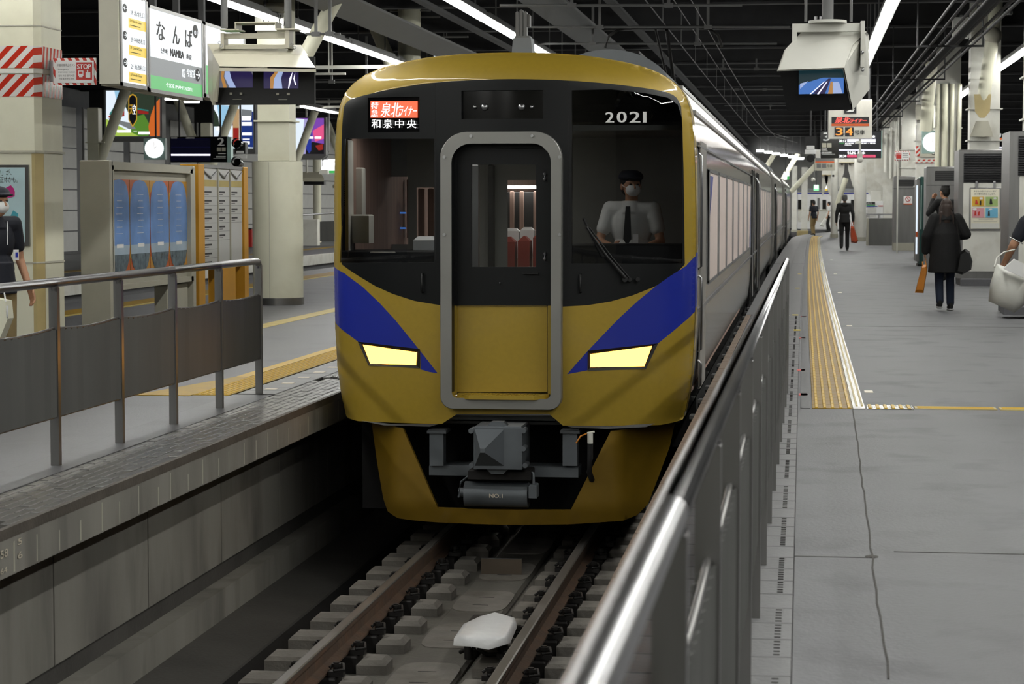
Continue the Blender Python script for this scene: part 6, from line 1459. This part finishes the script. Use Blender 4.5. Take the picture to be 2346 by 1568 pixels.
# -------- far right background --------
t = thing('stair_parapet', 'grey steel stair parapet beside the far column', 'parapet', AT(2015, 562, 78)); PX(1989, 500, 2045, 563, 78, .1, 'steel_louvre', 'parapet_panel', t); PX(1985, 490, 2046, 493, 78, .05, 'steel', 'top_rail', t); PX(1985, 500, 1990, 563, 77.9, .3, 'grey_paint', 'corner_post', t)
obj('baluster', sum([[B()]], [])[0].box(AT(1995, 0, 78).x, AT(1997, 0, 78).x, 78, 78.05, AT(0, 500, 78).z, AT(0, 491, 78).z).box(AT(2020, 0, 78).x, AT(2022, 0, 78).x, 78, 78.05, AT(0, 500, 78).z, AT(0, 491, 78).z), 'steel', t, kind='stuff')
t = thing('information_board', 'white information board with blue and green header at the stairs', 'board', AT(2003, 500, 84)); PX(1984, 461, 2023, 500, 84, .05, 'white', 'board_panel', t); s = Sheet(83.98, t); s.rect('black_header', 'ink', 1985, 463, 2005, 469); s.rect('green_line', 'green', 1985, 470, 2005, 472); s.rect('blue_line', 'train_blue', 1985, 472, 2010, 474); s.rect('red_line', 'red', 2012, 471, 2023, 473); s.multi('small_print', 'grey_paint', lines(1987, [2008]*9, [478+2.4*i for i in range(9)], .7), kind='stuff'); s.text('lettering', 'white', [('出口', 1987, 464, 1997, 468)])
PX(1995, 438, 2018, 462, 84.2, .1, 'white_paint', 'notice_shelf', t); obj('board_leg', B().box(AT(1990, 0, 84).x, AT(1992, 0, 84).x, 84.0, 84.05, ZP, 2.2).box(AT(2017, 0, 84).x, AT(2019, 0, 84).x, 84.0, 84.05, ZP, 2.2), 'grey_paint', t)
def fcol(lb, x0, x1, yb_, Y, cyl=True, ztop=5.9):
    X0, X1 = AT(x0, 450, Y).x, AT(x1, 450, Y).x; t = thing('far_column', lb, 'column', ((X0+X1)/2, Y, ZP)); r = (X1-X0)/2
    if cyl: obj('shaft', B().cyl(((X0+X1)/2, Y+r, ZP), ((X0+X1)/2, Y+r, ztop), r, n=20), 'white_paint', t); obj('column_foot', B().cyl(((X0+X1)/2, Y+r, ZP), ((X0+X1)/2, Y+r, ZP+.16), r*1.15, n=20), 'grey_paint', t)
    else: obj('shaft', B().bbox(X0, X1, Y, Y+.4, ZP, ztop), 'white_paint', t); obj('column_foot', B().box(X0-.03, X1+.03, Y-.03, Y+.43, ZP, ZP+.12), 'grey_paint', t)
    return t
fcol('round white far column beside the dark hooded man', 1904, 1920, 540, 99)
fcol('round white far column right of the dark hooded man', 1957, 1985, 548, 90)
fcol('wide white far column beside the stair parapet', 2024, 2047, 560, 84, False)
fcol('square white column at the end of the train', 1814, 1826, 508, 119, False, 4.6)
fcol('slim white column between the train end and the far signs', 1836, 1850, 480, 124, False, 4.6)
for i, (x0, x1, yt, ybm) in enumerate(((1921, 1957, 365, 430), (1985, 2024, 365, 432), (1883, 1904, 392, 450))):
    Y = 91.0+.5*i; t = thing('gusset_frame', 'white bolted portal gusset %s' % ('between the two round far columns', 'between the round and the wide far column', 'left of the hooded man, below the far sign')[i], 'frame', AT((x0+x1)/2, ybm, Y))
    m_ = (x0+x1)/2
    for sx, xx in ((1, x0), (-1, x1)):
        obj('gusset_plate', B().prism([AT(xx, yt, Y), AT(xx+sx*14, yt, Y), AT(xx+sx*14, yt+22, Y), AT(xx+sx*4, ybm-4, Y), AT(xx, ybm, Y)], (0, .1, 0)), 'white_paint', t)
    obj('portal_beam', B().box(AT(x0, yt, Y).x, AT(x1, yt, Y).x, Y-.1, Y+.2, AT(0, yt+12, Y).z, AT(0, yt-10, Y).z), 'white_paint', t); obj('portal_flange', B().box(AT(x0, yt, Y).x, AT(x1, yt, Y).x, Y-.15, Y+.2, AT(0, yt+13.5, Y).z, AT(0, yt+12, Y).z), 'cream_yellowed', t)
    for q in range(2): obj('bolt', B().sph(AT(x0+8+18*q, yt+11, Y-.12), .05), 'dark_iron', t, kind='stuff')
strut('cream diagonal brace beside the hooded man in the far hall', AT(1918, 470, 97), AT(1938, 408, 97), .12, plate=False)
# second train across the curve and platform
obj('platform_cross', B().prism([(-3, 124, ZP), (1.9, 121, ZP), (3.4, 128, ZP), (12, 131, ZP), (12, 139, ZP), (-3, 139, ZP)], (0, 0, -.3)), 'concrete_floor_left', kind='structure')
obj('platform_cross_nose', B().box(AT(1830, 0, 120).x, AT(1856, 0, 120).x, 120, 121, .8, ZP+.05), 'cream_yellowed', kind='structure')
t = thing('far_train', 'white commuter train with a blue stripe standing across the far end', 'train', (3.5, 133, ZP)); Y = 133
X0, X1 = AT(1827, 450, Y).x, AT(2000, 450, Y).x
obj('train_body', B().bbox(X0, X1+6, Y, Y+2.5, 1.0, AT(0, 438, Y).z, .05), 'white', t); obj('blue_stripe', B().box(X0, X1+6, Y-.01, Y, AT(0, 446, Y).z, AT(0, 443, Y).z), 'train_blue', t); obj('roof', B().box(X0, X1+6, Y-.1, Y+2.5, AT(0, 440, Y).z, AT(0, 434, Y).z), 'roof_grey', t)
for i, x in enumerate((1828, 1857, 1884, 1949, 1965)):
    PX(x, 458, x+9, 481, Y-.03, .02, 'black_gloss', 'train_window', t); 
for x in (1873,): PX(x, 454, x+5, 482, Y-.03, .02, 'fixture_grey', 'train_door', t)
t = thing('platform_wall', 'low white wall panel below the far train windows', 'wall', AT(1865, 510, 128)); PX(1828, 482, 1903, 509, 128, .2, 'white_paint', 'panel', t); PX(1828, 480, 1903, 482, 127.95, .3, 'cream_paint', 'coping', t); PX(1846, 484, 1853, 492, 127.9, .05, 'white', 'notice', t)
for i, (x0, x1, m_, lb) in enumerate(((1864, 1876, 'sc_ltgreen', 'small lit green exit sign near the far train'), (1888, 1896, 'sc_yellow', 'small lit yellow and white sign near the far train'))):
    t = thing('exit_sign', lb, 'sign', AT(x0, 437, 110)); PX(x0, 424, x1, 437, 110, .15, m_, 'lit_case', t); PX(x0+2, 424, x1-1, 433, 109.97, .02, 'sc_white', 'lit_face', t); pole(t, (x0+x1)/2, 424, 110.05, .02)
t = thing('exit_sign', 'lit white and green sign above the end of the train', 'sign', AT(1802, 412, 112)); PX(1795, 395, 1808, 412, 112, .15, 'sc_white', 'lit_case', t); PX(1803, 404, 1808, 412, 111.95, .02, 'sc_green', 'green_band', t); pole(t, 1800, 395, 112.05, .02)
t = thing('hanging_speaker', 'small hanging fitting below the far position sign', 'fitting', AT(1863, 415, 90)); obj('body', B().sph(AT(1863, 412, 90), .09), 'white_paint', t); obj('stem', B().cyl(AT(1866, 392, 90), AT(1864, 408, 90), .02), 'fixture_grey', t); pole(t, 1866, 392, 90, .02)
for px, py in ((394, 229), (438, 235), (661, 155)):
    pass
for px, py, lb in ((394, 229, 'left short far lamp below the station sign'), (438, 235, 'right short far lamp below the station sign')):
    a = AT(px, py, 58); t = thing('ceiling_light', lb, 'light', a); obj('tube', B().box(a.x-.2, a.x+.2, 58, 58.12, a.z, a.z+.05), 'lamp', t); pole(t, px, py, 58.05, .02)
# end wall: cream ribs, diagonals and dark curtain
obj('wall_end', B().box(-3, 16.2, 139.6, 140, ZP-1, 6.9), 'wall_white', kind='structure')
t = thing('smoke_curtain', 'dark hanging smoke curtain under the far ceiling', 'curtain', (2, 112, 4.6)); obj('sheet', B().box(-19.5, 5, 116, 116.05, AT(1700, 352, 116).z, 6.7), 'ceiling_black', t)
for i, (a, c, Y) in enumerate((((1786, 425), (1828, 352), 116.5), ((1812, 440), (1868, 380), 114), ((1745, 400), (1775, 352), 118))):
    strut('cream diagonal brace at the far end, %s' % ('left of the far white columns', 'just left of the far position sign', 'above the roof of the last car')[i], AT(*a, Y), AT(*c, Y), .13, plate=False)
for i in range(9):
    x0, z0 = AT(1728+22*i, 360, 128).x, AT(1728+22*i, 360-0, 128).z; y = AT(1728+22*i, 352+4.2*min(i, 5), 122).z
    t = thing('far_ceiling_light', 'short lamp in the slanting far light row over the train, %s from the left' % ('first', 'second', 'third', 'fourth', 'fifth', 'sixth', 'seventh', 'eighth', 'ninth')[i], 'light', (AT(1735+20*i, 0, 122).x, 122, y), 'far light row'); X = AT(1735+18*i, 360, 118).x
    if i < 6: obj('tube', B().box(X, X+.38, 115.6, 115.75, AT(0, 353+3.4*i, 115.6).z, AT(0, 349+3.4*i, 115.6).z), 'lamp', t); obj('hanger_rod', B().box(X+.18, X+.2, 115.65, 115.68, AT(0, 349+3.4*i, 115.6).z, 6.7), 'fixture_grey', t)
    else: bpy.data.objects.remove(t)
# ================= PEOPLE =================
def capsule(b, p, q, r, r2=None, n=12):
    r2 = r if r2 is None else r2
    b.cyl(p, q, r, r2, n); b.sph(p, r, n, 8); b.sph(q, r2, n, 8)
def remesh(name, b, xf, vox, m, parent, smooth_=4, label=None):
    me = bpy.data.meshes.new(name); me.from_pydata([xf @ v for v in b.v], [], b.f)
    o = bpy.data.objects.new(name, me); COL.objects.link(o)
    r = o.modifiers.new('r', 'REMESH'); r.mode = 'VOXEL'; r.voxel_size = vox; r.use_smooth_shade = True
    s = o.modifiers.new('s', 'SMOOTH'); s.iterations = smooth_; s.factor = .5
    dg = bpy.context.evaluated_depsgraph_get(); nm = bpy.data.meshes.new_from_object(o.evaluated_get(dg)); bpy.data.objects.remove(o)
    nm.materials.clear(); nm.materials.append(M[m] if isinstance(m, str) else m)
    nm.polygons.foreach_set('use_smooth', [True]*len(nm.polygons))
    org = WL[parent.name]
    for v in nm.vertices: v.co -= org
    return meshobj(name, nm, parent, label)
def hand(b, w, d, side, inward, curl=.5, s=1.0):
    """palm and five fingers hanging along d from wrist w; inward = direction the palm faces"""
    w, d, a = V(w), V(d).normalized(), V(inward).normalized(); c = d.cross(a).normalized()*side
    for k in (-1, -.33, .33, 1): capsule(b, w+d*.01*s+c*(.02*k*s), w+d*.085*s+c*(.030*k*s), .0135*s, .0115*s, 8)
    for k, L in ((-1, .062), (-.33, .075), (.33, .082), (1, .072)):
        p0 = w+d*.088*s+c*(.031*k*s); p1 = p0+(d*math.cos(curl*.6)+a*math.sin(curl*.6))*(L*.5*s); p2 = p1+(d*math.cos(curl*1.5)+a*math.sin(curl*1.5))*(L*.5*s)
        capsule(b, p0, p1, .0095*s, .0088*s, 8); capsule(b, p1, p2, .0088*s, .0075*s, 8)
    t0 = w+d*.025*s+c*.03*s; t1 = t0+(d*.6+c*.7+a*.35).normalized()*.04*s; t2 = t1+(d*.8+c*.2+a*.5).normalized()*.032*s
    capsule(b, t0, t1, .0125*s, .0105*s, 8); capsule(b, t1, t2, .0105*s, .0085*s, 8)
def person(lb, loc, rz, H=1.7, vox=.012, pose={}, top='navy', sleeve='short', pants='khaki', shoes='black', hair='hair', long_hair=False, coat=False, mask=False, cap=None, group=None, zfloor=None, headrot=0, jacket_len=.86):
    t = thing('person', lb, 'person', loc, group)
    S = H/1.7; xf = Matrix.Translation(V(loc)) @ Matrix.Rotation(rz, 4, 'Z') @ Matrix.Scale(S, 4)
    J = dict(hipR=(.09, 0, .90), hipL=(-.09, 0, .90), kneeR=(.10, .02, .49), kneeL=(-.10, .02, .49), ankR=(.10, -.02, .09), ankL=(-.10, -.02, .09),
             shR=(.175, 0, 1.40), shL=(-.175, 0, 1.40), elR=(.24, -.03, 1.12), elL=(-.24, -.03, 1.12), wrR=(.25, .05, .88), wrL=(-.25, .05, .88), head=(0, .02, 1.585), waist=(0, 0, 1.05), chest=(0, -.01, 1.27), neck=(0, 0, 1.45))
    J.update(pose); J = {k: V(v) for k, v in J.items() if isinstance(v, tuple)}
    HM = Matrix.Translation(J['head']) @ Matrix.Rotation(headrot, 4, 'Z')
    def h(x, y, z): return HM @ V((x, y, z))
    def hs(b, c, r, n=16, m=12):
        k = len(b.v); b.sph((0, 0, 0), r, n, m); 
        for i in range(k, len(b.v)): b.v[i] = HM @ (b.v[i]+V(c))
    b = B()
    hs(b, (0, -.012, .02), (.076, .092, .095)); hs(b, (0, .02, -.045), (.058, .066, .07)); capsule(b, h(0, .088, .0), h(0, .104, -.022), .009, .013, 8)
    for s in (-1, 1): hs(b, (s*.077, -.005, -.01), (.012, .022, .032), 8, 6); hs(b, (s*.03, .068, .022), (.022, .016, .008), 8, 6)
    hs(b, (0, .082, -.052), (.024, .012, .008), 8, 6)
    capsule(b, J['neck']-V((0, 0, .03)), J['head']-V((0, .015, .06)), .055, .05)
    b.sph(J['chest'], (.15, .095, .17), 16, 12); b.sph(J['waist'], (.13, .09, .13), 16, 12); b.sph((J['hipR']+J['hipL'])/2+V((0, 0, .03)), (.155, .105, .11), 16, 12); capsule(b, J['shL'], J['shR'], .05)
    capsule(b, J['chest']+V((0, 0, .1)), J['neck'], .08, .052)
    for s in 'RL':
        capsule(b, J['sh'+s], J['el'+s], .047, .036); capsule(b, J['el'+s], J['wr'+s], .036, .026)
        d = (J['wr'+s]-J['el'+s]); inw = V(pose.get('palm'+s, (-1 if s == 'R' else 1, 0, 0))); hand(b, J['wr'+s], d, 1 if s == 'R' else -1, inw, pose.get('curl'+s, .6))
        capsule(b, J['hip'+s], J['knee'+s], .078, .052); capsule(b, J['knee'+s], J['ank'+s], .052, .034)
    remesh('body', b, xf, vox, 'skin', t, 2)
    # eyes and brows
    if not long_hair:
        e = B()
        for s in (-1, 1): k = len(e.v); e.sph((0, 0, 0), (.012, .006, .005), 8, 6); e.v[k:] = [xf @ (HM @ (v+V((s*.03, .083, .008)))) for v in e.v[k:]]
        obj('eyes', e, 'ink', t)
    # hair
    e = B(); hs(e, (0, -.024, .036), (.085, .094, .088)); hs(e, (0, -.055, -.005), (.074, .062, .085)); 
    for s in (-1, 1): hs(e, (s*.06, -.01, .03), (.026, .05, .04), 8, 6)
    if long_hair:
        capsule(e, h(0, -.055, -.02), h(0, -.085, -.22), .085, .075); 
        for s in (-1, 1): capsule(e, h(s*.055, -.02, 0), h(s*.08, -.05, -.22), .045, .045)
        for i in range(7): capsule(e, h(-.09+.03*i, -.10, -.1), h(-.1+.033*i, -.115, -.27-.02*(i % 3)), .022, .012, 8)
    else:
        for i in range(12): a = i*.52; hs(e, (.05*math.cos(a), -.03+.05*math.sin(a), .1), (.03, .03, .022), 8, 6)
    remesh('hair', e, xf, max(.008, vox*.8), hair, t, 1)
    # trousers
    e = B(); e.sph((J['hipR']+J['hipL'])/2+V((0, 0, .03)), (.172, .122, .125), 16, 12); capsule(e, J['waist']+V((-.04, 0, -.08)), J['waist']+V((.04, 0, -.08)), .115)
    for s in 'RL': capsule(e, J['hip'+s], J['knee'+s], .092, .068); capsule(e, J['knee'+s], J['ank'+s]+V((0, 0, .02)), .068, .060)
    remesh('trousers', e, xf, vox, pants, t, 3)
    # top
    e = B(); e.sph(J['chest'], (.178, .122, .20), 16, 12); e.sph(J['waist'], (.165, .12, .17), 16, 12); capsule(e, J['shL']+V((.005, 0, -.005)), J['shR']+V((-.005, 0, -.005)), .068)
    hp = (J['hipR']+J['hipL'])/2
    e.cyl(J['waist']+V((0, 0, .05)), V((hp.x, hp.y, jacket_len)), .145, .17, 20)
    if coat:
        e.cyl(V((0, 0, 1.18)), V((hp.x, hp.y, .58)), .205, .265, 24); e.cyl(V((0, 0, 1.43)), V((0, 0, 1.17)), .09, .207, 24); e.cyl(J['chest']+V((0, -.02, .1)), J['neck']+V((0, -.02, .05)), .12, .09, 16)
    else: e.cyl(J['neck']+V((0, 0, -.08)), J['neck']+V((0, 0, .015)), .11, .068, 14)
    for s in 'RL':
        d = J['el'+s]-J['sh'+s]; L1 = .62 if sleeve == 'short' else 1.0; ex = .022 if coat else 0
        capsule(e, J['sh'+s], J['sh'+s]+d*L1, .064+ex, .058+ex)
        if sleeve == 'long': capsule(e, J['el'+s], J['el'+s]+(J['wr'+s]-J['el'+s])*.97, .056+ex, .043+ex*.8)
    k = remesh('coat' if coat else 'shirt' if sleeve == 'short' else 'jacket', e, xf, vox, top, t, 3)
    # flatten front/back of wide cylinders
    for s in 'RL':
        e = B(); a = J['ank'+s]; e.sph(a+V((0, .05, -.045)), (.045, .13, .045), 14, 10); e.sph(a+V((0, -.03, -.02)), (.04, .055, .06), 12, 8)
        e.v = [V((v.x, v.y, max(v.z, a.z-.088))) for v in e.v]
        so = B(); so.add([xf @ v for v in e.v], e.f, True); sh_ = obj('shoe', so, shoes if shoes != 'sneaker' else 'black_cloth', t)
        if shoes == 'sneaker': e2 = B().sph(a+V((0, .04, -.075)), (.05, .14, .02), 14, 6); q = B(); q.add([xf @ v for v in e2.v], e2.f, True); obj('sole', q, 'white', sh_)
    if mask:
        e = B(); hs(e, (0, .052, -.038), (.062, .058, .052), 14, 10); remesh('face_mask', e, xf, .006, 'white', t, 2)
        q = B()
        for s in (-1, 1): q.tube([xf @ h(s*.055, .06, -.02), xf @ h(s*.08, .01, .0)], .0025, 5)
        obj('mask_strap', q, 'white', t)
    if cap:
        e = B(); hs(e, (0, -.01, .07), (.10, .115, .055)); 
        e.v += []; k = len(e.v); e.sph((0, 0, 0), (.07, .06, .012), 14, 8); e.v[k:] = [HM @ (v+V((0, .10, .055))) for v in e.v[k:]]
        remesh('cap', e, xf, .008, cap, t, 2)
    return t, xf, J, h
def walk(f=.12, b_=-.10, r=True):
    s, o = ('R', 'L') if r else ('L', 'R'); x = .09 if r else -.09
    return {'knee'+s: (x, .12, .50), 'ank'+s: (x, f, .09), 'knee'+o: (-x, .03, .47), 'ank'+o: (-x, b_*1.6, .13)}
# left man
X = AT(-14, 500, 15.9).x
t, xf, J, h = person('person in dark cap, white mask and navy polo walking at the left border', (X, 15.9, ZP), R(-128), 1.66, .007, dict(walk(), elL=(-.25, -.04, 1.12), wrL=(-.27, .06, .90), elR=(.23, .0, 1.12), wrR=(.22, .12, .92), head=(.0, .05, 1.57), curlL=.5), top='navy', pants='khaki', mask=True, cap='navy', headrot=R(8))
def onb(b, pts_, th): return b.tube([xf @ V(p) for p in pts_], th, 6)
obj('collar_piping', onb(B(), [(-.04, .125, 1.42), (-.035, .14, 1.34), (-.03, .142, 1.24)], .003), 'white', t)
b = B(); b.add([xf @ V(p) for p in ((-.135, .125, 1.20), (-.085, .137, 1.20), (-.085, .137, 1.12), (-.135, .125, 1.12))], [(0, 1, 2, 3)]); b.v += []; bb = B(); q = b.v; nrm = (q[1]-q[0]).cross(q[3]-q[0]).normalized()*.006; bb.prism([v+nrm for v in q], -nrm*1.5)
bd = obj('name_badge', bb, 'white', t); obj('badge_photo', B().prism([v.lerp((q[0]+q[2])/2, .5)+nrm*1.3 for v in q], nrm*.2), 'train_blue', bd)
tt = thing('shopping_bag', 'cream shopping bag held low by the person at the left border', 'bag', AT(4, 770, 15.45))
p = [AT(-30, 680, 15.4), AT(14, 690, 15.4), AT(18, 730, 15.4), AT(0, 775, 15.4), AT(-40, 780, 15.4)]; obj('bag_body', B().prism(p, (0, .12, 0)), 'cream_paint', tt); obj('bag_handle', B().tube([AT(-20, 684, 15.4), AT(-8, 650, 15.42), AT(8, 660, 15.42), AT(13, 692, 15.4)], .006), 'white', tt); obj('tag', B().prism([AT(13, 700, 15.4), AT(19, 701, 15.4), AT(18, 730, 15.4), AT(14, 728, 15.4)], (0, .005, 0)), 'white', tt)
# woman in a black coat
X = AT(2166, 600, 31.6).x
t, xf, J, h = person('person with long brown hair, loose black coat and jeans, seen from behind', (X, 31.6, ZP), R(4), 1.59, .010, dict(walk(.06, -.06, True), elL=(-.29, -.02, 1.13), wrL=(-.30, .04, .90), elR=(.30, -.04, 1.16), wrR=(.20, .14, 1.12)), top='black_cloth', sleeve='long', pants='jeans', shoes='sneaker', hair='hair_brown', long_hair=True, coat=True)
def bagq(name, lb, pts_, Y, d, m, handle=None, cat='bag', mh=None, zt=None):
    tt = thing(name, lb, cat, AT(sum(p[0] for p in pts_)/len(pts_), max(p[1] for p in pts_), Y)); b = B()
    P_ = [AT(x, y, Y) for x, y in pts_]; c = sum(P_, V((0, 0, 0)))/len(P_); n = len(P_)
    fr_ = [c+(p-c)*.8+V((0, -.0, 0)) for p in P_]; bk_ = [p+V((0, d, 0)) for p in fr_]; md = [p+V((0, d/2, 0)) for p in P_]
    b.add(fr_+md+bk_, [tuple(range(n))]+[(i, (i+1) % n, n+(i+1) % n, n+i) for i in range(n)]+[(n+i, n+(i+1) % n, 2*n+(i+1) % n, 2*n+i) for i in range(n)]+[tuple(range(2*n, 3*n))[::-1]])
    obj('bag_body', b, m, tt)
    if handle: obj('bag_handle', B().tube([AT(x, y, Y+d/2) for x, y in handle], .008 if mh is None else mh), m, tt)
    return tt
bagq('carrier_bag', 'orange carrier bag in the left hand of the black coated person', [(2113, 608), (2123, 606), (2125, 618), (2116, 672), (2096, 671), (2104, 640)], 31.5, .06, 'bag_orange', [(2114, 610), (2113, 600), (2120, 598), (2122, 608)])
bagq('shoulder_bag', 'black shoulder bag at the right hip of the black coated person', [(2198, 580), (2212, 570), (2222, 576), (2229, 600), (2226, 618), (2205, 630), (2190, 626)], 31.3, .12, 'leather', [(2200, 580), (2196, 540), (2190, 500), (2180, 478)])
# suited man
X = AT(2163, 600, 43.6).x
person('person in a dark suit with hand at mouth, beyond the black coated person', (X, 43.6, ZP), R(38), 1.88, .012, dict(walk(), elL=(-.26, .12, 1.20), wrL=(-.10, .20, 1.44), palmL=(0, -1, 0), curlL=.9), top='dark_hoodie', sleeve='long', pants='black_cloth', jacket_len=.80)
# hooded man
X = AT(1935, 500, 71.6).x
t, xf, J, h = person('person in a black hooded top and dark trousers walking away in the middle distance', (X, 71.6, ZP), R(0), 1.80, .013, dict(walk(.05, -.05), elR=(.25, -.02, 1.13), wrR=(.26, .02, .90)), top='dark_hoodie', sleeve='long', pants='dark_hoodie', shoes='sneaker', hair='hair_grey')
b = B().sph((0, -.1, 1.41), (.11, .06, .07), 14, 10); q = B(); q.add([xf @ v for v in b.v], b.f, True); obj('hood', q, 'dark_hoodie', t)
bagq('carrier_bag', 'reddish orange bag in the right hand of the hooded person', [(1949, 518), (1957, 520), (1966, 552), (1962, 558), (1950, 556), (1948, 540)], 71.5, .12, 'bag_red', [(1950, 520), (1951, 508), (1955, 508), (1956, 522)])
# distant pair
X = AT(1864, 500, 103).x
person('person in a navy T-shirt and khaki trousers standing by the far platform edge', (X, 103, ZP), R(35), 1.66, .014, walk(.08, -.04), top='navy', pants='khaki', shoes='sneaker')
X = AT(1899, 500, 118).x
t, xf, J, h = person('person in a white shirt and dark trousers half behind the far round column', (X, 118, ZP), R(80), 1.62, .014, walk(.08, -.04), top='white_cloth', pants='black_cloth')
bagq('carrier_bag', 'white carrier bag held by the distant white shirted person', [(1889, 500), (1893, 503), (1887, 520), (1878, 517)], 117.5, .1, 'bag_white', [(1889, 501), (1891, 495), (1893, 502)])
# person cut by the right border
X = AT(2398, 600, 17.9).x
t, xf, J, h = person('person in navy with a white piped sleeve cut by the right border', (X, 17.9, ZP), R(10), 1.66, .007, dict(walk(), elL=(-.27, .02, 1.22), wrL=(-.30, .16, 1.08), curlL=1.3, palmL=(1, 0, 0)), top='navy', pants='black_cloth')
p0 = J['shL']+(J['elL']-J['shL'])*.80; d = (J['elL']-J['shL']).normalized(); a = d.cross(V((0, 1, 0))).normalized(); c = d.cross(a)
obj('sleeve_piping', B().tube([xf @ (p0+a*(.061*math.cos(i*.524))+c*(.061*math.sin(i*.524))) for i in range(13)], .003, 5), 'white', t)
tt = thing('plastic_bag', 'large translucent white plastic bag held at the right border', 'bag', AT(2310, 712, 17.7))
prof_ = [(2283, 604), (2346, 628), (2368, 630), (2362, 660), (2345, 700), (2322, 717), (2300, 706), (2264, 690), (2268, 650)]
P_ = [AT(x, y, 17.6) for x, y in prof_]; c = sum(P_, V((0, 0, 0)))/len(P_); n = len(P_); b = B()
r0 = [c+(p-c)*.6+V((0, -.11, .01*math.sin(i*3))) for i, p in enumerate(P_)]; r1 = [p+V((0, -.02, 0)) for p in P_]; r2 = [c+(p-c)*.7+V((0, .13, 0)) for p in P_]
b.add([c+V((0, -.13, 0))]+r0+r1+r2, [(0, 1+i, 1+(i+1) % n) for i in range(n)]+[(1+i, 1+n+i, 1+n+(i+1) % n, 1+(i+1) % n) for i in range(n)]+[(1+n+i, 1+2*n+i, 1+2*n+(i+1) % n, 1+n+(i+1) % n) for i in range(n)]+[tuple(range(1+2*n, 1+3*n))], True)
obj('bag_body', b, 'bag_white', tt); obj('bag_handle', B().tube([AT(2278, 612, 17.6), AT(2284, 590, 17.65), AT(2300, 578, 17.7), AT(2325, 572, 17.75)], .006), 'bag_white', tt); obj('bag_content', B().prism([AT(2300, 616, 17.4), AT(2325, 594, 17.4), AT(2362, 612, 17.4), AT(2352, 640, 17.4)], (0, .1, 0)), 'white', tt)
tt = thing('stone_base', 'low concrete base block at the right border', 'base', AT(2325, 722, 29.5)); PX(2300, 700, 2420, 722, 29.5, .5, 'concrete_floor', 'block', tt, bev=.03)
# driver
X = AT(1447, 470, 17.4).x
t, xf, J, h = person('driver in a white short sleeved shirt, tie and mask behind the right windscreen', (X, 17.4, 1.12), R(172), 1.70, .010, dict(elR=(.25, .06, 1.14), wrR=(.10, .22, 1.10), elL=(-.25, .06, 1.14), wrL=(-.12, .24, 1.08)), top='white_cloth', pants='grey_cloth', mask=True, cap='navy', headrot=R(30))
b = B().prism([xf @ V(p) for p in ((-.018, .128, 1.42), (.018, .128, 1.42), (.032, .15, 1.16), (0, .155, 1.11), (-.032, .15, 1.16))], xf.to_3x3() @ V((0, .008, 0))); obj('tie', b, 'ink', t)
obj('name_card', B().prism([xf @ V(p) for p in ((-.09, .15, 1.2), (-.045, .155, 1.2), (-.045, .155, 1.08), (-.09, .15, 1.08))], xf.to_3x3() @ V((0, .008, 0))), 'white', t)
